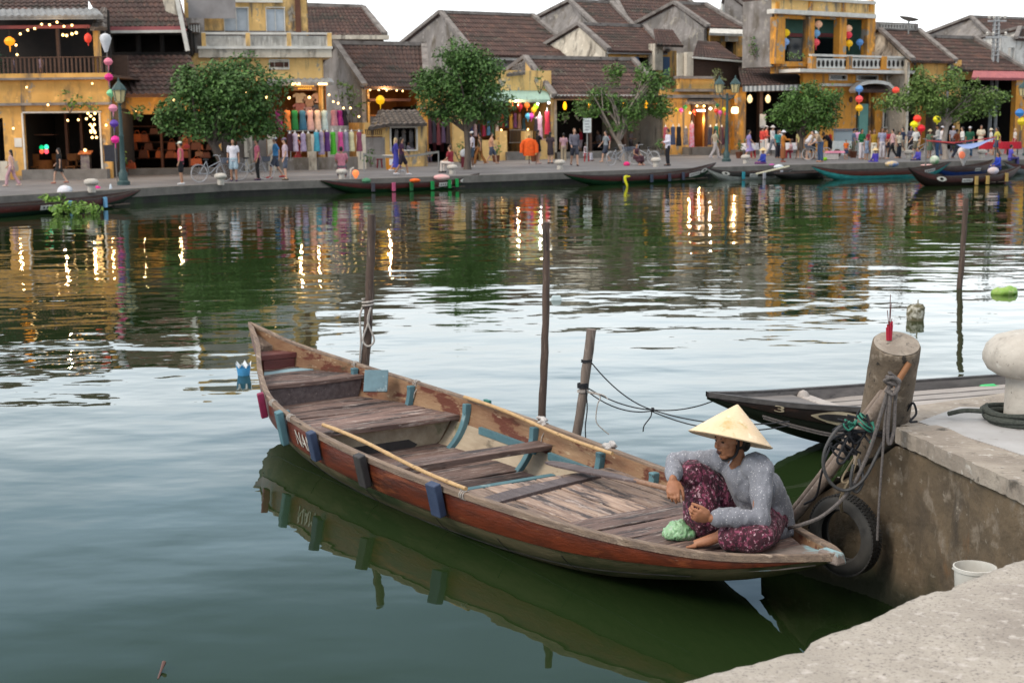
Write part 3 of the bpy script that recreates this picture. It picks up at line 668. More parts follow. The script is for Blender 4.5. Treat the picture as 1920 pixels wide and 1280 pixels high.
hpL = J(1440, 975, 7.84); knL = J(1425, 1008, 7.46); anL = J(1352, 1004, 7.58)
hpR = J(1410, 965, 8.02); knR = J(1300, 888, 7.86); anR = onz(1312, 987, zdk + .06)
hf = Vector((-.86, -.50, -.16)).normalized(); hz = Vector((0, 0, 1)); hz = (hz - hf * hz.dot(hf)).normalized(); hl = hz.cross(hf)
def HP(f, l, u): return hdc + (hf * f + hl * l + hz * u) * .95
H3 = Matrix((hf, hl, hz)).transposed()
mb = MB()
chain(mb, [pel, spn, chs, nck], [.11, .09, .075, .048]); chain(mb, [nck + Vector((0, 0, -.02)), HP(-.02, 0, -.06)], [.052, .046])
# head: skull, jaw, cheeks, nose, lips, brow, ears
mb.ell(HP(-.012, 0, .022), (.092, .073, .090), 20, 0, H3); mb.ell(HP(.028, 0, -.030), (.060, .058, .070), 18, 0, H3); mb.ell(HP(.056, 0, -.082), (.027, .029, .024), 12, 0, H3)
mb.ell(HP(.020, .036, -.068), (.046, .018, .024), 10, 0, H3); mb.ell(HP(.020, -.036, -.068), (.046, .018, .024), 10, 0, H3)
for s in (-1, 1):
    mb.ell(HP(.060, s * .036, -.016), (.022, .022, .018), 10, 0, H3); mb.ell(HP(.072, s * .026, .026), (.014, .022, .008), 10, 0, H3); mb.ell(HP(-.012, s * .074, -.005), (.018, .010, .030), 10, 0, H3)
mb.tube([HP(.080, 0, .022), HP(.092, 0, 0), HP(.104, 0, -.014)], [.009, .011, .014], 10); mb.ell(HP(.098, 0, -.018), (.015, .016, .011), 10, 0, H3)
mb.ell(HP(.090, .011, -.021), (.011, .009, .008), 8, 0, H3); mb.ell(HP(.090, -.011, -.021), (.011, .009, .008), 8, 0, H3)
mb.ell(HP(.083, 0, -.041), (.012, .024, .0065), 12, 0, H3); mb.ell(HP(.079, 0, -.066), (.012, .021, .0075), 12, 0, H3)
# limbs
chain(mb, [shL, elL, wrL], [.046, .036, .025]); chain(mb, [shR, elR, wrR], [.046, .036, .025])
chain(mb, [hpL, knL, anL], [.078, .058, .036]); chain(mb, [hpR, knR, anR], [.078, .058, .036])
hand(mb, wrL, J(1280, 962, 7.47) - wrL, Vector((.1, -.35, 1)), Vector((-.1, -1, -.15)), 1.02, (22, 48, 40), tcurl=20, tang=(24, 4, -6))
hand(mb, wrR, J(1262, 934, 7.66) - wrR, Vector((1, -.35, 0)), Vector((-.45, -.9, .25)), 1.02, (14, 40, 38), tcurl=26, tang=(26, 8, -8))
# feet
def foot(an, d, s=1.0):
    d = d.normalized(); sd = Vector((-d.y, d.x, 0)).normalized(); M3 = Matrix((d, sd, d.cross(sd))).transposed()
    mb.ell(an + d * -.02 + Vector((0, 0, -.018)), (.036, .028, .030), 12, 0, M3); mb.tube([an, an + d * .07 + Vector((0, 0, -.022)), an + d * .145 + Vector((0, 0, -.036))], [.034, .034, .024], 12, flat=.9)
    for k in range(5):
        p = an + d * (.14 - .008 * k) + sd * (.027 - .0135 * k) + Vector((0, 0, -.042)); chain(mb, [p, p + d * (.045 - .005 * k)], [.0105 - .0008 * k, .0085 - .0006 * k], 8)
foot(anL, Vector((-1, .12, -.1))); foot(anR, Vector((-.96, -.05, -.05)))
skin = mat('tanned_skin', (.40, .18, .098), .5, (.31, .125, .065), 14, layers=[((.42, .21, .125), 30, .55, .7, (1, 1, 1))], bump=.0018, bscale=70, spec=.35)
me = remesh(mb, .0042, 3, 'body'); Mi = WM[wom.name].inverted(); me.transform(Mi); link_mesh('body', me, skin, wom)
# mouth, eyes, brows
dk = mat('dark_mouth', (.055, .016, .013), .5); eyem = mat('dark_eye', (.012, .009, .008), .2)
mb = MB(); mb.ell(HP(.0915, 0, -.0535), (.006, .019, .0105), 12, 0, H3); mb.build('mouth', dk, wom, True)
for s in (-1, 1):
    mb = MB(); mb.ell(HP(.0765, s * .029, .008), (.006, .013, .0045), 12, 0, H3); mb.build('eye', eyem, wom, True)
    mb = MB(); mb.tube([HP(.080, s * .012, .027), HP(.083, s * .026, .032), HP(.074, s * .042, .028)], [.0025, .003, .0018], 6); mb.build('eyebrow', eyem, wom, True)
# hair below the hat
hairm = mat('black_grey_hair', (.014, .012, .012), .5, (.05, .045, .045), 40, (1, 1, .2), bump=.002)
mb = MB(); mb.ell(HP(-.028, 0, .020), (.086, .079, .096), 18, 0, H3); mb.ell(HP(-.085, 0, -.055), (.042, .050, .045), 14, 0, H3); mb.ell(HP(-.07, 0, -.02), (.05, .066, .06), 14, 0, H3)
me = remesh(mb, .006, 3, 'hair'); me.transform(Mi); link_mesh('hair', me, hairm, wom)
# conical hat
hc = J(1369.5, 823.5, 7.69); ha = Vector((.225, .235, .945)).normalized(); hx_ = ha.cross(Vector((0, 1, 0))).normalized(); hM = Matrix((hx_, ha.cross(hx_), ha)).transposed()
hatm = mat('palm_leaf_hat', (.80, .615, .42), .6, (.73, .54, .34), 5, layers=[((.48, .34, .12), 6.5, .58, .72, (1, 1, 1)), ((.85, .73, .54), 14, .58, .7, (1, 1, 1))], bump=.0008, bscale=60, spec=.3)
t = hatm.node_tree; N = t.nodes; Lk = t.links; bb = N['Principled BSDF']; wv = N.new('ShaderNodeTexWave'); wv.wave_type = 'RINGS'; wv.rings_direction = 'Z'; wv.inputs['Scale'].default_value = 22; wv.inputs['Distortion'].default_value = .8; tcx = N.new('ShaderNodeTexCoord'); Lk.new(tcx.outputs['Object'], wv.inputs['Vector'])
bq = N.new('ShaderNodeBump'); bq.inputs['Distance'].default_value = .0009; bq.inputs['Strength'].default_value = 1; Lk.new(wv.outputs[1], bq.inputs['Height']); old = bb.inputs['Normal'].links[0].from_socket; Lk.new(old, bq.inputs['Normal']); Lk.new(bq.outputs[0], bb.inputs['Normal'])
mb = MB(); rr = random.Random(1)
prof = [(.2275 * (1 - u) ** .97 + .004, .195 * u) for u in np.linspace(0, 1, 16)]
inn_ = [(r * .97, z - .006) for r, z in prof]
mb.lathe(inn_[::-1] + prof, (0, 0, 0), 56, 0)
mb.tube([(.2305 * math.cos(a), .2305 * math.sin(a), 0) for a in np.linspace(0, 2 * math.pi, 57)], .003, 6, caps=False)
o = mb.build('conical_hat', hatm, wom, angle=50); o.matrix_local = Mi @ Matrix.Translation(hc) @ hM.to_4x4()
strapm = mat('black_strap', (.010, .009, .011), .8)
mb = MB(); mb.tube([HP(.0, .080, .04), HP(.002, .074, -.02), HP(.018, .060, -.075), HP(.046, .022, -.106), HP(.05, 0, -.109), HP(.046, -.022, -.106), HP(.018, -.060, -.075), HP(.002, -.074, -.02)], [.022, .021, .020, .016, .014, .014, .014, .014], 8, sub=4, flat=.3); mb.build('chin_strap', strapm, wom, True)
# blouse
def folds(me, amp, sc_, seed=0, st=(1, 1, 1)):
    n = len(me.vertices); co = np.empty(n * 3); me.vertices.foreach_get('co', co); co = co.reshape(-1, 3)
    no = np.array([v.normal[:] for v in me.vertices])
    d = np.array([mnoise.noise(Vector((c[0] * sc_ * st[0] + seed, c[1] * sc_ * st[1], c[2] * sc_ * st[2]))) + .5 * mnoise.noise(Vector((c[0] * sc_ * 2.3 * st[0] + seed, c[1] * sc_ * 2.3 * st[1] + 5, c[2] * sc_ * 2.3 * st[2]))) for c in co])
    co += no * (d * amp)[:, None]; me.vertices.foreach_set('co', co.ravel()); me.update()
def loftell(mb, secs, k=6):
    """secs: (centre, half width, half depth, across direction) stacked into a smooth trunk"""
    C = vcat([s[0] for s in secs], k); n = len(C); a = lerpl([s[1] for s in secs], n); b_ = lerpl([s[2] for s in secs], n); vs = []
    dirs = vcat([s[3] for s in secs], k)
    for i in range(n):
        T = (C[min(i + 1, n - 1)] - C[max(i - 1, 0)]).normalized(); u = (dirs[i] - T * dirs[i].dot(T)).normalized(); w = T.cross(u)
        for j in range(24):
            th = 2 * math.pi * j / 24; vs.append(C[i] + u * a[i] * math.cos(th) + w * b_[i] * math.sin(th))
    fs = [(i * 24 + j, i * 24 + (j + 1) % 24, (i + 1) * 24 + (j + 1) % 24, (i + 1) * 24 + j) for i in range(n - 1) for j in range(24)] + [list(range(24))[::-1], [(n - 1) * 24 + j for j in range(24)]]
    mb.add(vs, fs)
ud = (shL - shR).normalized(); up_ = Vector((.75, -.6, 0)).normalized()
mb = MB()
loftell(mb, [(J(1431, 990, 7.93), .185, .150, up_), (J(1430, 972, 7.92), .175, .145, up_), (J(1424, 935, 7.87), .162, .132, up_), (J(1408, 900, 7.80), .172, .125, ud), (J(1394, 880, 7.765), .150, .103, ud), (J(1389, 866, 7.76), .088, .070, ud)])
chain(mb, [shL + Vector((-.02, .05, .012)), shL, shL.lerp(elL, .5) + Vector((.012, 0, 0)), elL + Vector((.012, 0, -.01)), elL.lerp(wrL, .5), wrL.lerp(elL, .10)], [.080, .072, .064, .059, .052, .046], 16)
chain(mb, [shR + Vector((.03, -.04, .01)), shR, shR.lerp(elR, .5) + Vector((0, 0, .012)), elR + Vector((-.008, 0, .004)), elR.lerp(wrR, .6), wrR.lerp(elR, .12)], [.080, .066, .057, .055, .050, .045], 16)
# hem flap at the back
mb.ell(J(1457, 992, 7.84), (.06, .10, .06), 14); mb.ell(J(1450, 965, 7.80), (.06, .10, .10), 14); mb.ell(J(1442, 960, 7.86), (.09, .12, .10), 14)
me = remesh(mb, .0062, 5, 'blouse'); folds(me, .016, 8, 3, (1, 1, .6)); folds(me, .0058, 18, 9, (1.7, 1.7, .4)); folds(me, .0016, 44, 2, (1.4, 1.4, .5)); me.transform(Mi)
blm = mat('grey_dotted_blouse', (.235, .24, .275), .85, (.20, .205, .24), 6, bump=.0012, bscale=120, sheen=.15)
def spots(m, col, scale, rad, coordn='Object', rnd_=True):
    t = m.node_tree; N = t.nodes; Lk = t.links; bb = N['Principled BSDF']; src = bb.inputs['Base Color'].links[0].from_socket
    tc_ = N.new('ShaderNodeTexCoord'); vo = N.new('ShaderNodeTexVoronoi'); vo.inputs['Scale'].default_value = scale; Lk.new(tc_.outputs[coordn], vo.inputs['Vector'])
    r = N.new('ShaderNodeMapRange'); r.inputs[1].default_value = rad; r.inputs[2].default_value = rad * 1.35; r.inputs[3].default_value = 1; r.inputs[4].default_value = 0; Lk.new(vo.outputs['Distance'], r.inputs[0])
    x = N.new('ShaderNodeMixRGB'); Lk.new(r.outputs[0], x.inputs[0]); Lk.new(src, x.inputs[1]); x.inputs[2].default_value = (*col, 1); Lk.new(x.outputs[0], bb.inputs['Base Color'])
spots(blm, (.58, .58, .62), 58, .15); spots(blm, (.44, .45, .50), 100, .14)
link_mesh('blouse', me, blm, wom)
# collar opening, placket and cuffs
mb = MB(); mb.tube([J(1374, 858, 7.655), J(1368, 868, 7.64), J(1362, 878, 7.63)], [.006, .005, .004], 6, flat=.4); mb.build('collar', blm, wom, True)
# patterned trousers
mb = MB()
chain(mb, [hpR + Vector((0, 0, .0)), hpR.lerp(knR, .5) + Vector((0, 0, -.015)), knR, knR.lerp(anR, .45) + Vector((.03, 0, 0)), anR.lerp(knR, .16) + Vector((.02, 0, 0))], [.118, .105, .083, .098, .112], 16)
mb.ell(J(1322, 945, 7.90), (.10, .09, .13), 16); mb.ell(J(1345, 925, 7.93), (.10, .08, .13), 16)
chain(mb, [hpL, hpL.lerp(knL, .6) + Vector((0, 0, .0)), knL + Vector((0, 0, .0)), knL.lerp(anL, .5) + Vector((0, 0, .0)), anL.lerp(knL, .22)], [.105, .092, .078, .076, .074], 16)
mb.ell(pel + Vector((.02, 0, -.03)), (.16, .15, .10), 16)
me = remesh(mb, .0065, 4, 'trousers'); folds(me, .014, 8, 1, (1.2, 1.2, .5)); folds(me, .006, 24, 4, (1.2, 1.2, .5))
co = np.empty(len(me.vertices) * 3); me.vertices.foreach_get('co', co); co = co.reshape(-1, 3); co[:, 2] = np.maximum(co[:, 2], zdk + .004); me.vertices.foreach_set('co', co.ravel()); me.transform(Mi)
trm = mat('maroon_patterned_cotton', (.070, .011, .024), .8, (.030, .006, .014), 40, layers=[((.24, .05, .10), 48, .53, .59, (1, 1, .7)), ((.52, .32, .37), 62, .58, .63, (1, 1, .7)), ((.012, .006, .012), 20, .6, .68, (1, 1, .6))], bump=.0012, bscale=90, sheen=.1)
link_mesh('trousers', me, trm, wom)
# green plastic bag on the deck
mb = MB(); c = onz(1273, 1012, zdk)
for d_, r in (((0, .02, .05), (.075, .065, .055)), ((-.045, .01, .035), (.05, .05, .038)), ((.045, .0, .03), (.05, .045, .035)), ((0, -.02, .03), (.06, .04, .03)), ((.01, .02, .085), (.03, .028, .025))): mb.ell(c + Vector(d_), r, 12)
me = remesh(mb, .005, 8, 'plastic_bag'); folds(me, .014, 13, 2); folds(me, .006, 40, 5, (1.5, .7, 1)); folds(me, .003, 90, 8)
co = np.empty(len(me.vertices) * 3); me.vertices.foreach_get('co', co); co = co.reshape(-1, 3); co[:, 2] = np.maximum(co[:, 2], zdk + .003); me.vertices.foreach_set('co', co.ravel()); me.update(); me.transform(Matrix.Translation(-c))
bagm = mat('thin_green_plastic', (.40, .63, .38), .3, (.22, .48, .22), 14, layers=[((.70, .76, .66), 18, .55, .7, (1, 1, 1))], spec=.5)
bagm.node_tree.nodes['Principled BSDF'].inputs['Transmission Weight'].default_value = .25; bagm.node_tree.nodes['Principled BSDF'].inputs['Subsurface Weight'].default_value = .25; bagm.node_tree.nodes['Principled BSDF'].inputs['Subsurface Radius'].default_value = (.02, .03, .02)
o = link_mesh('plastic_bag', me, bagm); o.location = c; tag(o, 'crumpled pale green plastic bag on the bow deck beside the woman', 'bag')
# ---------------------------------------------------------------- pillar, ropes, tyre and other near things
conc = mat('pitted_old_concrete', (.19, .145, .105), .9, (.115, .088, .064), 5, layers=[((.31, .255, .2), 9, .57, .68, (1, 1, 1)), ((.03, .025, .02), 26, .585, .64, (1, 1, 1)), ((.09, .075, .06), 2.2, .58, .7, (1, 1, .5))], bump=.012, bscale=26)
base = at(1657, 792, 7.93); topc = at(1681, 645, 7.72)
pl = thing('mooring_pillar', 'thick leaning concrete mooring pillar with incense sticks on its top', 'pillar', base)
axp = (topc - base).normalized(); x_ = axp.cross(Vector((0, 1, 0))).normalized(); M3 = Matrix((x_, axp.cross(x_), axp)).transposed(); Hp = (topc - base).length
rr = random.Random(4); mb = MB(); n = 40; prof = [(.134, -.25)] + [(.136 - .0004 * k, -.1 + (Hp + .1) * k / 14) for k in range(15)]
prof[-1] = (.130, Hp - .006); prof += [(.126, Hp), (.08, Hp + .001), (.04, Hp - .002), (1e-5, Hp)]
vs = []
for r, z in prof:
    for j in range(n): a = 2 * math.pi * j / n; rj = r * (1 + rr.uniform(-.013, .013)); vs.append(base + M3 @ Vector((rj * math.cos(a), rj * math.sin(a), z + (rr.uniform(-.004, .004) if z > Hp * .9 else 0))))
k = len(prof); mb.add(vs, [(i * n + j, i * n + (j + 1) % n, (i + 1) * n + (j + 1) % n, (i + 1) * n + j) for i in range(k - 1) for j in range(n)], 0, True)
mb.build('column', conc, pl, True, angle=50); mb = MB(); mb.lathe([(.120, Hp + .002), (.122, Hp + .006), (.07, Hp + .008), (1e-5, Hp + .008)], base, 32, 0, M3); mb.build('top_face', mat('worn_pale_pillar_top', (.36, .31, .26), .9, (.24, .20, .165), 9, layers=[((.10, .085, .07), 26, .6, .68, (1, 1, 1))], bump=.012, bscale=30), pl, True)
inc = mat('red_incense_paper', (.38, .012, .035), .6); stick = mat('burnt_incense_stick', (.10, .028, .025), .7)
ib = thing('incense_bundle', 'bundle of red incense sticks standing on the leaning concrete pillar', 'incense', at(1667, 638, 7.75))
p = at(1667, 638, 7.74); mb = MB()
for k in range(9):
    a = k * .7; q = p + Vector((.011 * math.cos(a), .008 * math.sin(a), 0)); mb.tube([q, q + Vector((.004 * math.cos(a), .004 * math.sin(a), .085 + .02 * math.sin(k)))], .0045, 6)
mb.build('paper_wrap', inc, ib, True)
mb = MB()
for dx, h in ((0, .25), (.006, .20), (-.014, .165), (.012, .12)): mb.tube([p + Vector((0, 0, .05)), p + Vector((dx, 0, h))], .0022, 6)
mb.build('stick', stick, ib, True)
# jetty bollard at the right edge
def mushroom(name, c, s, m, label, cat, group=None, n=28):
    mb = MB(); prof = [(.15, -.02), (.15, .02), (.145, .22), (.15, .25), (.20, .262), (.245, .29), (.27, .335), (.272, .37), (.255, .42), (.21, .465), (.13, .49), (1e-5, .498)]
    mb.lathe([(r * s, z * s) for r, z in prof], c, n); return solo(mb, name, label, cat, m, group)
bolm = mat('pale_painted_bollard', (.52, .48, .43), .75, (.42, .38, .335), 5, layers=[((.30, .27, .24), 3, .56, .7, (1, 1, 1)), ((.60, .57, .52), 12, .6, .7, (1, 1, 1)), ((.16, .14, .12), 5, .62, .72, (1, 1, .5)), ((.20, .18, .16), 30, .64, .7, (1, 1, 1))], bump=.006, bscale=26)
cb = onz(1935, 790, ZJ - .02); mushroom('mooring_bollard', cb, 1.02, bolm, 'large pale mushroom shaped bollard with rope coiled round its foot on the jetty', 'bollard', n=40)
ropd = mat('dark_green_rope', (.035, .042, .036), .9, (.07, .075, .065), 60, bump=.005, bscale=90)
mb = MB(); pts = []
for k in range(170):
    a = k / 26 * 2 * math.pi; r = .205 + .022 * math.sin(a * 1.7) + .012 * (k / 170) + .018 * math.sin(a * .33); pts.append(cb + Vector((r * 1.12 * math.cos(a) - .015, r * math.sin(a), .018 + .022 * (k // 57) + .006 * math.sin(a * 3))))
mb.tube(pts, .0135, 7); mb.tube([pts[-1], pts[-1] + Vector((-.09, .02, .0)), pts[-1] + Vector((-.16, .08, -.03))], .0135, 7, sub=4)
solo(mb, 'coiled_rope', 'dark rope coiled around the foot of the large pale bollard', 'rope', ropd)
# tyre fender hung on the wall
nT = Vector((-.79, -.61, .0)).normalized(); cT = at(1583, 1002, 7.72); side_ = Vector((0, 0, 1)).cross(nT).normalized(); M3 = Matrix((side_, nT.cross(side_), nT)).transposed()
ty = thing('tyre_fender', 'old black rubber tyre hanging as a fender on the jetty wall', 'tyre', cT)
rub = mat('worn_black_rubber', (.018, .017, .017), .75, (.04, .038, .036), 8, layers=[((.11, .10, .09), 5, .6, .75, (1, 1, 1))], bump=.003, bscale=40)
wall_g = mat('scuffed_tyre_sidewall', (.020, .0195, .019), .75, (.06, .056, .052), 2.5, layers=[((.02, .02, .02), 6, .55, .7, (1, 1, 1))])
mb = MB(); Rm, rt = .168, .056; prof = []
for k in range(25):
    a = R(-52 + 284 * k / 24) + R(0)
    prof.append((Rm - .0 + rt * .92 * -math.cos(a + R(0)) if False else Rm + rt * math.cos(a - R(90) + R(0)), rt * 1.05 * math.sin(a - R(90))))
Rm = .172; o_ = [(Rm - .034, -.030), (Rm - .022, -.044), (Rm + .012, -.050), (Rm + .036, -.044), (Rm + .048, -.032), (Rm + .051, -.012), (Rm + .051, .012), (Rm + .048, .032), (Rm + .036, .044), (Rm + .012, .050), (Rm - .022, .044), (Rm - .034, .030)]
i_ = [(Rm - .030, .022), (Rm - .01, .034), (Rm + .026, .034), (Rm + .038, .0), (Rm + .026, -.034), (Rm - .01, -.034), (Rm - .030, -.022)]
mb.lathe(o_ + i_ + [o_[0]], (0, 0, 0), 56, 0, sm=True); mb.f = mb.f[:-2] if len(mb.f[-1]) == 56 else mb.f; mb.m = mb.m[:len(mb.f)]; mb.s = mb.s[:len(mb.f)]
Mt = Matrix.Translation(cT) @ M3.to_4x4(); mb.xf(Mt); mb.build('carcass', wall_g, ty, True, angle=35)
mb = MB()
for k in range(64):
    a = 2 * math.pi * k / 64
    for zz, tw in ((-.028, .25), (0, 0), (.028, -.25)):
        aa = a + (.05 if zz == 0 else 0); M_ = Matrix.Rotation(aa, 4, 'Z') @ Matrix.Translation((Rm + .0515, 0, zz)) @ Matrix.Rotation(tw, 4, 'X'); mb.box((0, 0, 0), (.009, .0155, .020), 0); mb.v[-8:] = [tuple(M_ @ Vector(q)) for q in mb.v[-8:]]
mb.xf(Mt); mb.build('tread', rub, ty, True)
# posts in the river
postm = mat('dark_weathered_post', (.105, .068, .052), .8, (.06, .042, .036), 4, (6, 6, .7), layers=[((.20, .15, .12), 5, .56, .68, (7, 7, .8)), ((.03, .024, .022), 4, .6, .68, (4, 4, .7))], bump=.006, bscale=9)
postl = mat('grey_weathered_post', (.21, .165, .14), .8, (.13, .10, .085), 4, (6, 6, .7), layers=[((.3, .25, .22), 5, .58, .68, (7, 7, .8)), ((.06, .05, .045), 4, .6, .68, (5, 5, .7))], bump=.006, bscale=9)
def post(top, bot, Y, r0, r1, m, label, wob=.01):
    a = at(*top, Y); b_ = at(*bot, Y); d = (b_ - a).normalized(); b_ = b_ + d * 1.2; mb = MB(); pts = []; rs = []; rr = random.Random(int(top[0]))
    for k in range(25):
        u = k / 24; pts.append(a.lerp(b_, u) + Vector((rr.uniform(-wob, wob) * .4 + wob * math.sin(u * 6), 0, 0))); rs.append((r0 + (r1 - r0) * u) * (1 + rr.uniform(-.06, .06)))
    mb.tube(pts, rs, 12); t = thing('mooring_post', label, 'post', (b_.x, b_.y, -.3)); mb.build('pole', m, t, True); return t, a, b_
pt1, a1, b1 = post((697, 402), (685, 682), 13.2, .038, .046, postm, 'dark mooring post with pale rope tied round it behind the stern of the near sampan')
pt2, a2, b2 = post((1024, 417), (1017, 786), 11.6, .027, .036, postm, 'tall thin dark mooring post standing bare behind the middle of the near sampan')
pt3, a3, b3 = post((1109, 617), (1081, 812), 11.0, .036, .036, postl, 'short leaning grey mooring post tied with black cords beside the near sampan', .006)
pt4, a4, b4 = post((1811, 372), (1797, 560), 22.5, .042, .05, postm, 'distant mooring post alone in the river beyond the concrete pillar')
def ropeobj(name, label, cat, paths, r, m, group=None):
    mb = MB()
    for pts in paths: mb.tube(pts, r, 7, sub=5)
    return solo(mb, name, label, cat, m, group)
def coil(c, r, turns, pitch, axis=Vector((0, 0, 1)), ph=0):
    x_ = axis.orthogonal().normalized(); y_ = axis.cross(x_); return [c + x_ * r * math.cos(a) + y_ * r * math.sin(a) + axis * pitch * a / 6.283 for a in np.linspace(ph, ph + turns * 6.283, int(turns * 12))]
def tangle(c, r, n, sd): q = random.Random(sd); return [c + Vector((q.uniform(-r, r), q.uniform(-.6 * r, .2 * r), q.uniform(-r, r))) for _ in range(n)]
c1 = at(690, 575, 13.2)
ropeobj('mooring_rope', 'pale rope looped and hanging on the dark post behind the stern', 'rope', [coil(c1, .05, 2.5, .03), [c1 + Vector((-.05, -.02, 0)), c1 + Vector((-.075, -.03, -.1)), c1 + Vector((-.07, -.03, -.3)), c1 + Vector((-.085, -.03, -.5)), c1 + Vector((-.09, -.02, -.62))], [c1 + Vector((.03, -.05, 0)), c1 + Vector((.0, -.06, -.13)), c1 + Vector((.055, -.05, -.3)), c1 + Vector((0, -.06, -.36)), c1 + Vector((-.05, -.05, -.30)), c1 + Vector((0, -.055, -.15)), c1 + Vector((.02, -.05, -.02))]], .0095, ropew)
blk = mat('thin_black_cord', (.012, .013, .017), .7)
cA = at(1100, 679, 11.0); cB = at(1093, 727, 11.0)
tipB2 = at(1336, 752, 11.35)
def sag(a, b_, s, n=7): return [a.lerp(b_, u) + Vector((0, 0, -s * 4 * u * (1 - u))) for u in np.linspace(0, 1, n)]
kn = at(1222, 768, 11.1); tieR = at(1480, 790, 10.2)
ropeobj('black_tether', 'thin black cords running from the short grey post to the black boat', 'cord', [coil(cA, .04, 2, .012), coil(cB, .041, 4, .01), sag(at(1112, 620, 11), cA + Vector((.035, -.02, .0)), .0), sag(cA + Vector((.035, -.02, 0)), kn, .055), sag(cB + Vector((.04, -.02, 0)), kn, .035), sag(cB + Vector((.03, -.03, -.02)), kn + Vector((0, 0, -.01)), .06), sag(kn, tipB2, .03), sag(kn, tieR, .06), sag(kn + Vector((0, 0, -.012)), tieR + Vector((0, 0, -.03)), .085), [kn, kn + Vector((-.01, -.02, -.05)), kn + Vector((-.06, -.02, -.12)), kn + Vector((-.07, -.02, -.17))], [cB + Vector((.02, -.04, 0)), cB + Vector((.03, -.05, -.15)), cB + Vector((.015, -.05, -.30)), cB + Vector((.02, -.05, -.42))], coil(kn, .014, 3, .006, Vector((1, 0, 0)))], .005, blk)
ropeobj('string_scrap', 'frayed pale string knotted round the short grey post', 'string', [coil(cB + Vector((0, 0, -.035)), .042, 2.2, .012), [cB + Vector((.03, -.03, -.03)), at(1125, 742, 10.95), at(1120, 760, 10.95), at(1118, 790, 10.95), at(1132, 806, 10.95), at(1142, 814, 10.95)], [cB + Vector((.03, -.03, -.02)), at(1130, 740, 10.95), at(1140, 748, 10.95)]], .0045, ropew)
# bundle of old poles and ropes against the pillar
oldp = mat('old_driftwood_pole', (.26, .20, .165), .8, (.17, .13, .105), 5, (3, 3, 3), layers=[((.40, .33, .28), 7, .58, .68, (2, 2, 2)), ((.06, .045, .04), 6, .6, .68, (2, 2, 2))], bump=.005, bscale=18)
def leanpole(a, b_, ra_, rb_, label, m, bend=.02):
    mb = MB(); pts = []; rs = []
    for k in range(16):
        u = k / 15; pts.append(a.lerp(b_, u) + Vector((bend * math.sin(u * 3.1), 0, bend * .6 * math.sin(u * 5)))); rs.append(ra_ + (rb_ - ra_) * u)
    mb.tube(pts, rs, 10); return solo(mb, 'leaning_pole', label, 'pole', m)
leanpole(at(1705, 680, 7.62), at(1655, 760, 7.62), .017, .019, 'short orange brown stick poking out above the rope knot at the pillar', mat('orange_brown_stick', (.30, .13, .055), .6, (.2, .09, .04), 8), .0)
leanpole(at(1655, 735, 7.60), at(1463, 980, 8.22), .020, .021, 'upper of two long grey driftwood poles leaning on the sloping stringer', oldp)
leanpole(at(1672, 730, 7.52), at(1468, 990, 8.05), .034, .028, 'thicker grey driftwood pole leaning on the stringer below the thin one', oldp)
g_r = mat('old_grey_rope', (.155, .135, .13), .9, (.085, .075, .072), 90, bump=.004, bscale=90); dg = mat('dark_grey_hose', (.035, .035, .038), .6, (.06, .057, .057), 14)
kn2 = at(1668, 722, 7.46)
bowp = onz(1475, 990, zb + .03)
ropeobj('mooring_rope', 'grey rope from the knot on the pole bundle down to the sampan bow', 'rope', [[kn2, at(1652, 775, 7.44), at(1628, 850, 7.46), at(1592, 920, 7.45), at(1545, 965, 7.45), at(1500, 984, 7.5), bowp]], .0105, g_r)
ropeobj('hanging_rope', 'grey rope hanging straight down the jetty wall from the knot', 'rope', [[kn2 + Vector((0, -.01, -.02)), at(1660, 780, 7.44), at(1655, 850, 7.42), at(1648, 950, 7.40), at(1645, 1012, 7.40)]], .007, g_r)
ropeobj('rope_knot', 'knotted grey rope with hanging loop around the pole tops', 'rope', [coil(kn2, .034, 2.4, .024, Vector((.5, 0, .85)).normalized()), [kn2 + Vector((.03, -.03, 0)), at(1678, 760, 7.44), at(1676, 805, 7.44), at(1668, 832, 7.43), at(1664, 815, 7.43), at(1668, 760, 7.43), kn2 + Vector((0, -.03, -.02))], [kn2 + Vector((-.03, -.02, .03)), kn2 + Vector((.0, -.05, .05)), kn2 + Vector((.04, -.03, .01)), kn2 + Vector((.01, -.05, -.04)), kn2 + Vector((-.03, -.03, -.02))]], .0098, g_r)
hoopc = at(1600, 860, 7.48)
ropeobj('hose_loop', 'loop of dark grey hose hanging from the pole bundle above the tyre', 'hose', [[at(1612, 795, 7.6), at(1575, 800, 7.5), at(1548, 840, 7.46), at(1545, 880, 7.45), at(1565, 912, 7.44), at(1592, 918, 7.43), at(1622, 895, 7.43), at(1648, 845, 7.45), at(1655, 830, 7.5)], [at(1610, 860, 7.5), at(1618, 900, 7.45), at(1606, 922, 7.44), at(1595, 905, 7.44), at(1600, 870, 7.46)]], .0092, dg)
ropeobj('cord_tangle', 'tangle of black cords wound round the poles beside the pillar', 'cord', [tangle(at(1608, 800, 7.58), .085, 14, 1), tangle(at(1586, 832, 7.60), .08, 12, 2), tangle(at(1598, 815, 7.56), .12, 9, 3), coil(at(1600, 812, 7.62), .052, 1.3, .02, Vector((-.6, .2, -.7)).normalized()), [at(1560, 830, 7.6), at(1548, 860, 7.55), at(1540, 890, 7.6), at(1530, 930, 7.75), at(1508, 945, 7.85)], [at(1590, 820, 7.55), at(1570, 860, 7.5), at(1580, 868, 7.5), at(1600, 840, 7.5)], coil(at(1655, 793, 7.93), .145, 2.2, .02, axp), [at(1700, 770, 7.78), at(1712, 755, 7.75), at(1718, 775, 7.75), at(1706, 790, 7.72), at(1720, 790, 7.72)]], .0065, blk)
grn = mat('green_twine', (.03, .17, .12), .8)
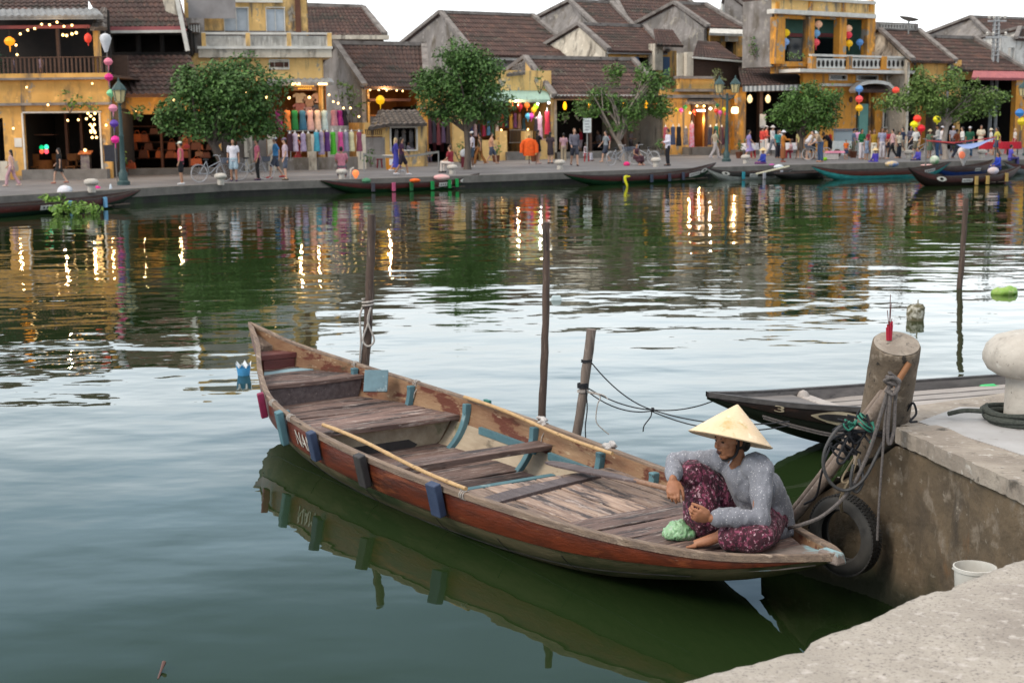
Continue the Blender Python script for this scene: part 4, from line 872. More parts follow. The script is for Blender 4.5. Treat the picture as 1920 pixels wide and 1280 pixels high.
ropeobj('twine_tie', 'green twine tied round the driftwood poles', 'twine', [coil(at(1628, 788, 7.56), .055, 2, .018, Vector((-.6, .2, -.7)).normalized()), tangle(at(1596, 795, 7.54), .04, 10, 6), [at(1636, 790, 7.5), at(1640, 812, 7.48), at(1632, 830, 7.48)], [at(1600, 800, 7.52), at(1590, 806, 7.5), at(1582, 795, 7.5), at(1594, 790, 7.5)]], .0055, grn)
tw = mat('tan_cord', (.20, .155, .10), .9)
ropeobj('tyre_lashing', 'tan cord holding up the old tyre', 'cord', [[at(1610, 850, 7.55), at(1598, 890, 7.5), at(1585, 915, 7.48), at(1578, 945, 7.58), at(1580, 958, 7.64)], [at(1600, 860, 7.55), at(1580, 895, 7.5), at(1583, 905, 7.48), at(1600, 900, 7.5)], [at(1590, 900, 7.5), at(1575, 935, 7.55), at(1578, 960, 7.66)]], .006, tw)
# bucket on the landing step
bk = thing('plastic_bucket', 'small white plastic bucket standing between the near quay and the jetty wall', 'bucket', (1.955, 5.92, .5))
bkm = mat('dirty_white_plastic', (.60, .585, .55), .5, (.48, .46, .42), 6); mb = MB()
prof = [(.072, 0), (.076, .01), (.088, .19), (.093, .192), (.093, .207), (.087, .208), (.083, .19), (.07, .012), (1e-5, .012)]
mb.lathe(prof, onz(1828, 1060, .71) - Vector((0, 0, .21)), 32); mb.build('pail', bkm, bk, True, angle=30)
mb = MB(); c = onz(1828, 1060, .71); mb.tube([c + Vector((.094 * math.cos(a), .094 * math.sin(a), -.035 + .02 * math.cos(a * 2))) for a in np.linspace(0, 3.14, 12)], .003, 6); mb.build('handle', bkm, bk, True)
# ---------------------------------------------------------------- the black boat beyond the jetty
S2 = onz(1326, 739, .50); E2 = onz(2010, 668, .42); L2 = 6.6
ax2 = Vector((E2.x - S2.x, E2.y - S2.y, 0)).normalized(); m2 = Vector((S2.x, S2.y, 0)) + ax2 * L2 / 2
ax2 = Vector((.93, .30, 0)).normalized(); m2 = Vector((S2.x, S2.y, 0)) + ax2 * L2 / 2
bt2 = thing('black_sampan', 'black wooden sampan with painted eye on its bow behind the concrete pillar', 'boat', m2, math.atan2(ax2.y, ax2.x))
W2 = fsm([(0, .012), (.03, .10), (.07, .22), (.13, .37), (.2, .50), (.3, .62), (.45, .68), (.6, .66), (.75, .55), (.88, .34), (1, .02)])
zg2 = fsm([(0, .50), (.08, .43), (.2, .37), (.4, .33), (.6, .33), (.8, .39), (1, .56)]); zk2 = fsm([(0, .46), (.05, .30), (.1, .15), (.17, 0), (.28, -.10), (.5, -.13), (.8, -.05), (.93, .2), (1, .5)])
bh = mat('black_brown_hull_paint', (.022, .013, .011), .4, (.012, .009, .009), 3, layers=[((.055, .025, .018), 3, .58, .72, (1, 1, 3))], bump=.003, bscale=12)
bin_ = mat('grey_worn_inner_planking', (.20, .18, .172), .75, (.12, .108, .105), 3, (.8, 4, 4), layers=[((.05, .045, .045), 5, .6, .7, (.6, 3, 3))], bump=.004)
lo, up, inn, ra, pt2f, inw2 = make_hull(L2, W2, zg2, zk2)
lo.build('lower_hull', mat('dark_green_underside', (.012, .02, .012), .5, (.02, .02, .015), 3), bt2); up.build('top_strake', bh, bt2); inn.build('inner_planking', bin_, bt2); ra.build('gunwale', mat('grey_black_gunwale', (.10, .09, .088), .6, (.05, .045, .045), 5, (1, 6, 6)), bt2)
mb = MB(); vs = []; K = 12
for i in range(K + 1):
    t = .015 + .13 * i / K; w = inw2(t, zg2(t) - .02) ; z = zg2(t) - .025; x = (t - .5) * L2; vs += [(x, -w, z - .03), (x, w, z - .03), (x, w, z), (x, -w, z)]
mb.add(vs, [[i * 4 + j, i * 4 + (j + 1) % 4, (i + 1) * 4 + (j + 1) % 4, (i + 1) * 4 + j] for i in range(K) for j in range(4)] + [[3, 2, 1, 0], [K * 4, K * 4 + 1, K * 4 + 2, K * 4 + 3]]); mb.build('bow_deck', bin_, bt2)
pale = mat('pale_bleached_boards', (.40, .36, .335), .75, (.28, .25, .235), 3, (1, 9, 5), island=.2, bump=.004)
def b2x(t): return (t - .5) * L2
mb = MB()
for k in range(5):
    y = -.42 + k * .2; x0 = b2x(.17); x1 = b2x(.52); mb.hexa([(x0, y, .25), (x1, y, .25), (x1, y + .15, .25), (x0, y + .15, .25), (x0, y, .28), (x1, y, .28), (x1, y + .15, .28), (x0, y + .15, .28)])
mb.build('floor_boards', pale, bt2, bevel=.003)
for t in (.165, .60):
    mb = MB(); x = b2x(t); w = inw2(t, .30); mb.hexa([(x - .06, -w, .30), (x + .06, -w, .30), (x + .06, w, .30), (x - .06, w, .30), (x - .06, -w, .35), (x + .06, -w, .35), (x + .06, w, .35), (x - .06, w, .35)]); mb.ell((x - .02, w * .92, .33), (.06, .06, .07), 10); mb.build('thwart', pale, bt2, bevel=.01)
mb = MB()
for s in (1,):
    pts = [Vector(pt2f(t, .62, s)) + Vector((0, -.05, 0)) for t in np.linspace(.42, .72, 10)]
    for p, q in zip(pts[:-1], pts[1:]): mb.span(p, q, .05, .04)
mb.build('side_stringer', pale, bt2)
wtar = mat('white_tarp', (.62, .63, .65), .7, (.5, .51, .55), 4); mb = MB()
mb.grid(lambda u, v: (b2x(.44 + .28 * u), -.40 + .85 * v, .235 + .02 * math.sin(u * 17) * math.sin(v * 9)), 20, 10); solo(mb.xf(WM[bt2.name]), 'white_tarp', 'white plastic sheet lying in the black sampan beside the bollard', 'tarp', wtar)
mb = MB(); mb.lathe([(1e-5, 0), (.028, .0), (.030, .02), (.030, .12), (.011, .15), (.011, .17), (1e-5, .17)], (0, 0, 0), 14, 0, Matrix.Rotation(R(86), 3, 'Y')); mb.xf(Matrix.Translation(onz(1838, 727, .26))); solo(mb, 'plastic_bottle', 'bright green plastic bottle lying in the black sampan', 'bottle', mat('bright_green_plastic', (.05, .5, .16), .3))
eyp = mat('cream_eye_paint', (.50, .42, .30), .6, (.36, .29, .2), 8)
def hull_emblem(mb, t0, t1, h0, h1, fn, off, s=-1, k=28):
    ring = [fn(2 * math.pi * i / k) for i in range(k)]; vs = []
    for u, v in ring + [(0, 0)]:
        q = pt2f(t0 + (t1 - t0) * (u * .5 + .5), h0 + (h1 - h0) * (v * .5 + .5), s); vs.append((q[0], q[1] + s * (.012 + off), q[2]))
    mb.add(vs, [(i, (i + 1) % k, k) for i in range(k)])
alm = lambda a: (math.cos(a), math.sin(a) * (1 - .55 * abs(math.cos(a)) ** 2))
mb = MB(); hull_emblem(mb, .112, .182, .60, .93, alm, .004); mb.build('painted_eye', eyp, bt2)
mb = MB(); hull_emblem(mb, .120, .165, .68, .86, lambda a: (math.cos(a), math.sin(a)), .0075); mb.build('eye_pupil', blackw, bt2)
mb = MB(); me = text_mesh('3', .2, .002); vs = []
for v in me.vertices:
    q = pt2f(.077 + v.co.x * .15, .80 + v.co.y * 1.7, -1); vs.append((q[0], q[1] - .018 - v.co.z, q[2]))
mb.add(vs, [list(p.vertices) for p in me.polygons]); mb.build('bow_number', eyp, bt2)
mb = MB(); pts = [Vector(pt2f(t, .35, -1)) + Vector((0, -.03, 0)) for t in np.linspace(.06, .42, 12)]; mb.tube(pts, .010, 7); mb.tube([p + Vector((0, -.012, -.018)) for p in pts], .007, 7)
q = Vector(pt2f(.15, .36, -1)) + Vector((0, -.05, 0)); mb.tube(coil(q, .03, 3, .02), .008, 6); mb.tube([q, q + Vector((.02, -.02, -.12)), q + Vector((-.01, -.02, -.2))], .006, 6, sub=4); mb.tube([q, q + Vector((.06, -.02, -.12)), q + Vector((.1, -.02, -.16))], .006, 6, sub=4)
mb.tube([q + Vector((-.02, 0, .12)), q + Vector((-.015, -.01, 0))], .008, 6); mb.build('mooring_line', g_r, bt2)
# ---------------------------------------------------------------- floating things
ll = thing('paper_lantern', 'blue floating paper lantern with white petal tips beside the stern', 'lantern', onz(457, 703, 0))
c = onz(457, 703, 0); pb = mat('blue_paper', (.06, .30, .62), .6, (.1, .38, .7), 8); pw = mat('white_paper', (.72, .74, .76), .7); mb = MB(); m2_ = MB()
mb.lathe([(.058, -.01), (.064, .0), (.076, .085)], c, 12); mb.f.pop(); mb.m.pop(); mb.s.pop()
for k in range(6):
    a0, a1 = 2 * math.pi * k / 6, 2 * math.pi * (k + 1) / 6; am = (a0 + a1) / 2
    P = lambda a, r, z: c + Vector((r * math.cos(a), r * math.sin(a), z))
    m2_.add([P(a0, .066, .05), P(a1, .066, .05), P(a1 - .1, .078, .10), P(am, .09, .150), P(a0 + .1, .078, .10)], [(0, 1, 2, 3, 4)])
    mb.add([P(a0, .0765, .08), P(a1, .0765, .08), P(am, .086, .122)], [(0, 1, 2)])
mb.build('blue_cup', pb, ll, True); m2_.build('petal', pw, ll, True)
mb = MB(); c = onz(1885, 551, 0)
for d_, r in (((0, 0, .03), (.2, .13, .075)), ((-.12, 0, .02), (.09, .09, .05)), ((.1, .02, .05), (.1, .08, .07))): mb.ell(c + Vector(d_), r, 12)
me = remesh(mb, .02, 2); folds(me, .03, 8, 3); me.transform(Matrix.Translation(-c)); o = link_mesh('floating_bag', me, mat('yellow_green_plastic', (.30, .42, .10), .4, (.16, .36, .04), 6, layers=[((.55, .55, .3), 5, .58, .7, (1, 1, 1))])); o.location = c; tag(o, 'yellow green plastic bag floating on the river at the right', 'bag')
mb = MB(); c = onz(1717, 600, 0); rr = random.Random(8); vs = []; n = 14
for r, z in ((.11, -.6), (.11, 0), (.118, .10), (.108, .18), (.08, .21), (1e-4, .215)):
    for j in range(n): a = 2 * math.pi * j / n; q = r * (1 + rr.uniform(-.12, .12)); vs.append(c + Vector((q * math.cos(a), q * math.sin(a), z + rr.uniform(-.01, .01))))
mb.add(vs, [(i * n + j, i * n + (j + 1) % n, (i + 1) * n + (j + 1) % n, (i + 1) * n + j) for i in range(5) for j in range(n)], 0, True); mb.tube([c + Vector((.02, 0, .19)), c + Vector((.025, 0, .27))], .010, 6)
solo(mb, 'broken_stump', 'broken mossy stump just above the water beyond the incense pillar', 'stump', mat('mossy_stump', (.17, .14, .085), .9, (.08, .075, .04), 7, layers=[((.55, .52, .45), 5, .50, .58, (1, 1, 1))], bump=.02))
mb = MB(); c = onz(1043, 562, 0); mb.box(c + Vector((0, 0, .02)), (.18, .12, .09), taper=.7); solo(mb, 'floating_box', 'pale foam scrap floating beyond the tall thin post', 'foam', mat('pale_foam', (.45, .53, .55), .6), bevel=.015)
mb = MB(); p = onz(300, 1262, 0); mb.tube([onz(296, 1272, 0), onz(302, 1256, .01), onz(308, 1240, .035)], [.004, .006, .011], 6, sub=3); solo(mb, 'floating_twig', 'small brown twig floating at the bottom left', 'twig', mat('brown_twig', (.12, .06, .05), .6))
# ---------------------------------------------------------------- the old town across the river
def stain(name, c1, c2, s=1.1): return mat(name, c1, .85, c2, s, layers=[((.11, .09, .07), .9, .52, .66, (1, 1, .4)), ((.14, .12, .10), 2.2, .56, .68, (1, 1, .12)), ((.30, .27, .23), 1.6, .60, .64, (1, 1, .7)), (tuple(min(1, x * 1.25) for x in c1), 2.6, .58, .7, (1, 1, 1))], bump=.006, bscale=6)
ochre = stain('ochre_plaster', (.68, .39, .12), (.55, .30, .08)); yell = stain('pale_yellow_plaster', (.74, .49, .20), (.66, .41, .145)); orng = stain('deep_orange_plaster', (.68, .31, .05), (.57, .24, .032))
greyp = stain('grey_weathered_plaster', (.27, .245, .235), (.16, .145, .135), .7); creamp = stain('cream_plaster', (.60, .54, .45), (.48, .42, .34)); whitep = stain('whitewash', (.62, .60, .57), (.50, .48, .45))
tile = mat('dark_clay_tiles', (.085, .046, .038), .85, (.050, .030, .027), 1.3, layers=[((.15, .075, .055), 1.0, .55, .72, (1, 1, 1)), ((.035, .03, .024), .6, .52, .64, (1, 1, 1)), ((.19, .10, .075), 2.6, .57, .69, (1, 1, 1)), ((.12, .11, .085), 1.6, .6, .7, (1, 1, 1))], bump=.02, bscale=7)
tileg = mat('grey_mossy_tiles', (.15, .125, .11), .9, (.085, .07, .062), 2.2, layers=[((.27, .24, .215), 3.2, .57, .7, (1, 1, 1))], bump=.02, bscale=7)
cope = mat('mortar_coping', (.25, .225, .21), .9, (.15, .13, .12), 1.5, layers=[((.06, .052, .046), 2, .56, .7, (1, 1, 1))], bump=.01)
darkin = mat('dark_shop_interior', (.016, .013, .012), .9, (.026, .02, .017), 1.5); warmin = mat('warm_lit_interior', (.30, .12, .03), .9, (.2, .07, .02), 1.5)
woodd = mat('dark_stained_timber', (.05, .028, .02), .7, (.085, .045, .03), 3, (1, 1, 6)); woodr = mat('red_brown_timber', (.13, .05, .028), .7, (.09, .035, .02), 3)
whitet = mat('white_trim', (.66, .64, .60), .7, (.52, .5, .46), 2); shut = mat('pale_blue_shutters', (.42, .47, .53), .6, (.36, .41, .47), 4); bluesh = mat('blue_shutters', (.06, .12, .24), .6)
greyst = mat('grey_stone_step', (.19, .175, .165), .85, (.13, .12, .11), 2, bump=.01); zinc = mat('grey_corrugated_sheet', (.27, .27, .27), .6, (.17, .165, .16), 1.5); pinkaw = mat('faded_pink_awning', (.42, .13, .13), .8, (.33, .1, .11), 2)
tealw = mat('teal_wall_paint', (.16, .34, .29), .8, (.13, .29, .25), 2); glassd = mat('dark_window_glass', (.012, .014, .017), .15)
C0 = Vector((0, 0, H))
class House:
    def __init__(s, name, label, cat, px, Y, ang, group=None):
        s.P0 = at(px, 230, Y); s.P0.z = 0; a = R(ang); s.u = Vector((math.cos(a), math.sin(a), 0)); s.n = Vector((math.sin(a), -math.cos(a), 0))
        s.t = thing(name, label, cat, (s.P0.x, s.P0.y, ZB), a, group)
    def P(s, px, py, o=0):
        r = ray(px, py); t = (o + (s.P0 - C0).dot(s.n)) / r.dot(s.n); return C0 + r * t
    def sz(s, px, py, o=0): p = s.P(px, py, o); return (p - s.P0).dot(s.u), p.z
    def W(s, a, o, z): q = s.P0 + s.u * a + s.n * o; return Vector((q.x, q.y, z))
    def rect(s, x0, x1, y0, y1, o=0):
        ym = (y0 + (y1 if y1 is not None else 300)) / 2; xm = (x0 + x1) / 2
        return s.sz(x0, ym, o)[0], s.sz(x1, ym, o)[0], (s.sz(xm, y1, o)[1] if y1 is not None else ZB - .1), s.sz(xm, y0, o)[1]
    def sbox(s, mb, a0, a1, z0, z1, o0, o1, m=0):
        q = [s.W(a0, o1, z0), s.W(a1, o1, z0), s.W(a1, o0, z0), s.W(a0, o0, z0)]; mb.hexa(q + [p + Vector((0, 0, z1 - z0)) for p in q], m); return mb
    def box(s, mb, x0, x1, y0, y1, o0, o1, m=0): a0, a1, z0, z1 = s.rect(x0, x1, y0, y1, o1); return s.sbox(mb, a0, a1, z0, z1, o0, o1, m)
    def put(s, mb, name, m, parent=None, **k): return mb.build(name, m, parent or s.t, True, **k)
    def part(s, name, m, x0, x1, y0, y1, o0=-.2, o1=0, parent=None, **k): return s.put(s.box(MB(), x0, x1, y0, y1, o0, o1), name, m, parent, **k)
    def wall(s, m, x0, x1, y0, y1, holes=(), o=0, th=.3, name='wall', ext=None):
        """wall with real openings; holes in photo pixels"""
        A0, A1, Z0, Z1 = s.rect(x0, x1, y0, y1, o); hs = [s.rect(*h, o) for h in holes]
        if ext: A0 -= ext[0]; A1 += ext[1]
        xs = sorted({A0, A1, *[min(max(v, A0), A1) for h in hs for v in h[:2]]}); zs_ = sorted({Z0, Z1, *[min(max(v, Z0), Z1) for h in hs for v in h[2:]]}); mb = MB(); idx = {}
        solid = [[not any(h[0] < (xs[i] + xs[i + 1]) / 2 < h[1] and h[2] < (zs_[j] + zs_[j + 1]) / 2 < h[3] for h in hs) for j in range(len(zs_) - 1)] for i in range(len(xs) - 1)]
        def v(i, j, k):
            if (i, j, k) not in idx: idx[(i, j, k)] = len(mb.v); mb.v.append(tuple(s.W(xs[i], o - (th if k else 0), zs_[j])))
            return idx[(i, j, k)]
        def f(*q): mb.f.append(list(q)); mb.m.append(0); mb.s.append(False)
        I, J_ = len(xs) - 1, len(zs_) - 1; so = lambda i, j: 0 <= i < I and 0 <= j < J_ and solid[i][j]
        for i in range(I):
            for j in range(J_):
                if not solid[i][j]: continue
                f(v(i, j, 0), v(i + 1, j, 0), v(i + 1, j + 1, 0), v(i, j + 1, 0)); f(v(i, j, 1), v(i, j + 1, 1), v(i + 1, j + 1, 1), v(i + 1, j, 1))
                if not so(i - 1, j): f(v(i, j, 1), v(i, j, 0), v(i, j + 1, 0), v(i, j + 1, 1))
                if not so(i + 1, j): f(v(i + 1, j, 0), v(i + 1, j, 1), v(i + 1, j + 1, 1), v(i + 1, j + 1, 0))
                if not so(i, j - 1): f(v(i, j, 0), v(i, j, 1), v(i + 1, j, 1), v(i + 1, j, 0))
                if not so(i, j + 1): f(v(i, j + 1, 0), v(i + 1, j + 1, 0), v(i + 1, j + 1, 1), v(i, j + 1, 1))
        return s.put(mb, name, m)
    def side(s, m, x, y0, y1, dep, right=False, th=.25, name='side_wall', o=0):
        a, z1 = s.sz(x, y0, o)[0], s.sz(x, y0, o)[1]; z0 = ZB - .1 if y1 is None else s.sz(x, y1, o)[1]
        return s.put(s.sbox(MB(), a - (th if right else 0), a + (0 if right else th), z0, z1, o - dep, o - .31), name, m)
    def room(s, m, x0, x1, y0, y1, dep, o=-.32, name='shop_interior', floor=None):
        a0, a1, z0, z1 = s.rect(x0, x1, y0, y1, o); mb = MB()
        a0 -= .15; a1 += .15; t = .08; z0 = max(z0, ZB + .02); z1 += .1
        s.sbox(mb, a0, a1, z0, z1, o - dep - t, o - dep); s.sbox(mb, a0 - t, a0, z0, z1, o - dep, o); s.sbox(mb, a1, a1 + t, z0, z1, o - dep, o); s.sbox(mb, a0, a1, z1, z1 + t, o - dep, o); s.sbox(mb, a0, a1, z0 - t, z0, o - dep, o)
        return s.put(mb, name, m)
    def frame(s, m, x0, x1, y0, y1, w=2.5, o0=-.05, o1=.05, name='window_frame', parent=None, sill=True):
        mb = MB(); s.box(mb, x0 - w, x0, y0, y1, o0, o1); s.box(mb, x1, x1 + w, y0, y1, o0, o1); s.box(mb, x0 - w, x1 + w, y0 - w, y0, o0, o1 + .004)
        if sill and y1 is not None: s.box(mb, x0 - w, x1 + w, y1, y1 + w, o0, o1 + .01)
        return s.put(mb, name, m, parent)
    def slope(s, e0, e1, r1, r0, oE, oR, m=None, name='roof', amp=.045, pitch=.27, rows=9, parent=None, level=True, thick=.14, step=.035):
        """tiled slope; four corners in photo pixels: eave left, eave right, ridge right, ridge left"""
        E0, E1, R1, R0 = s.sz(*e0, oE), s.sz(*e1, oE), s.sz(*r1, oR), s.sz(*r0, oR)
        if level: zE = (E0[1] + E1[1]) / 2; zR = (R0[1] + R1[1]) / 2; E0, E1, R1, R0 = (E0[0], zE), (E1[0], zE), (R1[0], zR), (R0[0], zR)
        L = max(E1[0] - E0[0], R1[0] - R0[0]); nu = max(6, int(L / pitch) * 4); mb = MB()
        c = [s.W(E0[0], oE, E0[1]), s.W(E1[0], oE, E1[1]), s.W(R1[0], oR, R1[1]), s.W(R0[0], oR, R0[1])]
        nrm = (c[1] - c[0]).cross(c[3] - c[0]).normalized(); rr = random.Random(int(e0[0] * 7 + e0[1])); jit = [rr.uniform(-.012, .012) for _ in range(nu + 1)]
        def fn(u, v):
            vv = v * rows; fr = vv - math.floor(vv + 1e-6); p = (c[0] * (1 - u) + c[1] * u) * (1 - v) + (c[3] * (1 - u) + c[2] * u) * v
            i = round(u * nu); return p + nrm * (amp * (1 if i % 4 in (1, 2) else -1) * .5 + jit[i] * .5 - .04 * math.sin(v * 3.14) * .9)
        vs = []; fs = []
        for k in range(rows):      # overlapping courses
            b0 = len(vs)
            for v, dz in ((k / rows, step), ((k + 1) / rows, 0)):
                for i in range(nu + 1): vs.append(fn(i / nu, v) + nrm * dz)
            for i in range(nu): fs.append((b0 + i, b0 + i + 1, b0 + nu + 2 + i, b0 + nu + 1 + i))
            if k == 0:
                b1 = len(vs); vs += [fn(i / nu, 0) + nrm * (step - .10) for i in range(nu + 1)]
                for i in range(nu): fs.append((b1 + i, b1 + i + 1, b0 + i + 1, b0 + i))
        mb.add(vs, fs); d = nrm * -thick; mb.add([p + nrm * -.06 for p in c] + [p + d for p in c], [(0, 1, 5, 4), (1, 2, 6, 5), (2, 3, 7, 6), (3, 0, 4, 7), (7, 6, 5, 4)])
        o = s.put(mb, name, m or tile, parent); return o, c
    def bar(s, pts, w, h, name, m, parent=None):
        mb = MB()
        for a, b_ in zip(pts[:-1], pts[1:]): mb.span(a, b_, w, h)
        return s.put(mb, name, m, parent)
    def gable(s, e0, e1, r1, r0, oE, run, walls=(True, True), gm=None, m=None, y1=None, cop=.22, ends=True):
        """gabled roof with its ridge parallel to the front, gable walls and mortar copings"""
        oR = oE - run; roof, c = s.slope(e0, e1, r1, r0, oE, oR, m)
        bk = [s.W((c[i] - s.P0).dot(s.u), oR - run, c[0].z) for i in (0, 1)]
        mb = MB(); mb.prism([c[3], c[2], bk[1], bk[0]], (0, 0, -.12)); s.put(mb, 'back_slope', m or tile, roof)
        up = Vector((0, 0, .09)); s.bar([c[3] + up, c[2] + up], .30, .22, 'ridge_cap', cope, roof)
        for i, (ec, rc, b_) in enumerate(((c[0], c[3], bk[0]), (c[1], c[2], bk[1]))):
            if cop: s.bar([ec + up, rc + up * 1.4, b_ + up], .34, cop, 'gable_coping', cope, roof)
            if walls[i]:
                zb_ = ZB - .1 if y1 is None else s.sz(e0[0], y1, oE)[1]; din = s.u * (.05 if i == 0 else -.05); thk = s.u * (.25 if i == 0 else -.25); d = Vector((0, 0, -.1)); f_ = ec - s.n * .5 + d
                mb = MB(); mb.prism([Vector((f_.x, f_.y, zb_)) + din, Vector((b_.x, b_.y, zb_)) + din, b_ + d + din, rc + d + din, f_ + din], thk); s.put(mb, 'gable_wall', gm or greyp)
        return roof, c
def bars(hs, m, x0, x1, y0, y1, n, o0, o1, name='railing', top=2, w=.4, parent=None):
    mb = MB(); hs.box(mb, x0, x1, y0, y0 + top, o0, o1); hs.box(mb, x0, x1, y1 - top * .7, y1, o0, o1)
    for k in range(n): x = x0 + (x1 - x0) * (k + .5) / n; hs.box(mb, x - (x1 - x0) / n * w / 2, x + (x1 - x0) / n * w / 2, y0 + top, y1 - top * .7, o0 + .02, o1 - .02)
    return hs.put(mb, name, m, parent)

# --- cafe on the left
h = House('cafe_house', 'ochre two storey cafe with dark open terrace and string lights at far left', 'house', 100, 61, 1)
h.wall(ochre, -70, 205, 150, None, [(45, 187, 212, None), (-70, 8, 222, 322)]); h.wall(ochre, -70, 205, 138, 151, o=.1, name='terrace_parapet')
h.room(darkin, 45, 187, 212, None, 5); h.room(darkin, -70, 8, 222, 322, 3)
h.frame(whitet, 45, 187, 212, None, 3, -.05, .06, 'door_surround'); h.part('plinth_step', greyst, 40, 200, 318, None, 0, .5)
h.part('ledge', cope, -70, 205, 146, 150, 0, .35); h.part('ledge', cope, -70, 205, 193, 198, 0, .3)
rl = bars(h, woodd, -70, 203, 107, 141, 34, -.12, 0); h.part('terrace_floor', woodd, -70, 205, 141, 145, -7, 0); h.part('back_wall', darkin, -70, 205, 20, 143, -7.3, -7)
h.part('post', ochre, 176, 186, 58, 141, -.5, -.15); h.part('post', woodd, 106, 111, 50, 141, -.5, -.3)
h.part('fascia_beam', pinkaw, -70, 168, 48, 54, -.35, -.2)
h.slope((-70, 34), (194, 28), (182, 15), (-70, 19), .7, -2.2, zinc, 'terrace_awning', rows=1)
h.slope((-70, 20), (165, 18), (165, -40), (-70, -40), -2.4, -7); h.slope((168, 52), (200, 52), (200, 14), (190, 14), .2, -1.8, tileg, 'corner_hood', rows=4)
mb = MB(); h.box(mb, 52, 100, 252, 254, -3, -2.2); h.put(mb, 'bar_counter', woodr); h.part('terrace_fill', darkin, 187, 206, 30, 142, -5, -4.8)
for x in (122, 150): h.part('interior_post', woodr, x, x + 5, 214, None, -2.4, -2.2)
h.part('notice', whitet, 27, 41, 259, 276, 0, .03)
h.part('garden_wall', creamp, -70, 13, 303, None, .6, .9)

# --- leather shop house
h = House('leather_shop_house', 'tiled two storey house over the dark leather goods shop left of the first tree', 'house', 285, 66, 2)
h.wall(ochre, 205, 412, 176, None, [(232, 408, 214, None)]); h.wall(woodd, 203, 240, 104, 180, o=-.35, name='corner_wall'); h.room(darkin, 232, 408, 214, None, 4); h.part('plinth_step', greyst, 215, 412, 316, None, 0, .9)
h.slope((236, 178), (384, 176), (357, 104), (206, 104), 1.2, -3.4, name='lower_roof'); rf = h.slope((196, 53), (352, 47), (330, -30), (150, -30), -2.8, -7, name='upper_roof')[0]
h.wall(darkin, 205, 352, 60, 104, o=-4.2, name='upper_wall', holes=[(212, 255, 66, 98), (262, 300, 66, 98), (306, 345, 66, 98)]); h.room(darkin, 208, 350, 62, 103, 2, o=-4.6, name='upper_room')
h.part('faded_awning', pinkaw, 200, 345, 50, 57, -3.4, -2.7); h.part('eave_board', whitet, 198, 342, 57, 62, -2.9, -2.7)
h.bar([h.P(328, -20, -2.4), h.P(352, 96, -2.4)], .18, .18, 'drainpipe', whitet); mb = MB(); mb.prism([h.P(300, -20, -2.5), h.P(325, -20, -2.5), h.P(334, 30, -2.5), h.P(312, 22, -2.5)], h.n * .15); h.put(mb, 'gable_coping', creamp, rf)
for k in range(5): h.part('shelf', woodr, 238, 330, 236 + k * 15, 238 + k * 15, -3.2, -2.2)
for x in (300, 352): h.part('interior_post', woodr, x, x + 4, 216, None, -1.2, -1)

# --- yellow house with white balcony
h = House('balcony_house', 'tall yellow house with long white balcony railing above the dress shop', 'house', 500, 72, 12)
h.wall(yell, 352, 606, 100, None, [(506, 541, 113, 129), (420, 604, 152, None)]); h.room(warmin, 420, 604, 152, None, 4); h.side(yell, 606, 100, None, 8, True)
w_ = h.part('lattice_vent', woodr, 506, 541, 113, 129, -.2, -.1); bars(h, creamp, 506, 541, 113, 129, 2, -.09, .02, 'lattice_bars', 4, .06, w_); h.frame(whitet, 506, 541, 113, 129, 1.5, -.05, .06, parent=w_)
h.wall(yell, 345, 575, -60, 92, [(421, 465, 15, 60), (500, 533, 17, 60)], o=-2.6, name='upper_wall'); h.side(yell, 575, -60, 92, 7, True, o=-2.6)
h.part('painted_shade_band', greyp, 345, 575, 58, 92, -2.6, -2.55); h.part('corner_pillar', woodr, 553, 563, -60, 62, -2.6, -2.4)  # grey band paints the balcony shade onto the wall behind the railing
for a, b_ in ((421, 465), (500, 533)):
    d = h.part('shutter', shut, a, b_, 15, 60, -2.8, -2.66); h.frame(whitet, a, b_, 15, 60, 1.5, -2.66, -2.52, parent=d, sill=False); mm = (a + b_) / 2; h.part('shutter_stile', whitet, mm - .6, mm + .6, 15, 60, -2.66, -2.6, d)
h.part('window_ledge', whitet, 440, 530, 0, 5, -2.6, -2.4)
bal = h.part('balcony', creamp, 372, 622, 91, 108, -2.6, .35); h.part('balcony_edge', whitet, 370, 624, 87, 92, .2, .45, bal)
h.part('top_rail', whitet, 378, 622, 61, 65, .05, .25, bal)
for x in (378, 461, 538, 614): h.part('balcony_post', yell, x, x + 8, 62, 90, .02, .28, bal)
for a, b_ in ((386, 460), (469, 537), (546, 613)):
    mb = MB(); K = 7
    for k in range(K):
        x0 = a + (b_ - a) * k / K; x1 = a + (b_ - a) * (k + 1) / K; xm = (x0 + x1) / 2
        for q in (((x0, 87), ((x0 + xm) / 2, 68)), (((x0 + xm) / 2, 68), (xm, 87)), ((xm, 87), ((xm + x1) / 2, 68)), (((xm + x1) / 2, 68), (x1, 87))): mb.span(h.P(*q[0], .15), h.P(*q[1], .15), .07, .13)
    h.put(mb, 'balustrade_panel', whitet, bal)
h.slope((500, 158), (626, 153), (622, 147), (500, 147), 1.8, 0, zinc, 'shop_canopy', rows=1)
sg = h.part('shop_sign', woodd, 549, 593, 156, 170, .6, .7); mb = MB()
for k in range(9): h.box(mb, 553 + k * 4.1, 555.8 + k * 4.1, 159 + (k % 3), 162.5, .7, .715)
for k in range(6): h.box(mb, 559 + k * 4.4, 562 + k * 4.4, 165, 167.5, .7, .715)
h.put(mb, 'sign_lettering', mat('yellow_sign_paint', (.6, .4, .05), .6), sg)
mb = MB(); h.box(mb, 345, 384, 34, 100, -3.4, -.2); h.put(mb, 'side_annex', greyp); aw = h.part('grey_awning', mat('grey_awning_cloth', (.30, .28, .28), .8, (.22, .2, .2), 1), 352, 441, -40, 35, -1.5, -1.4)
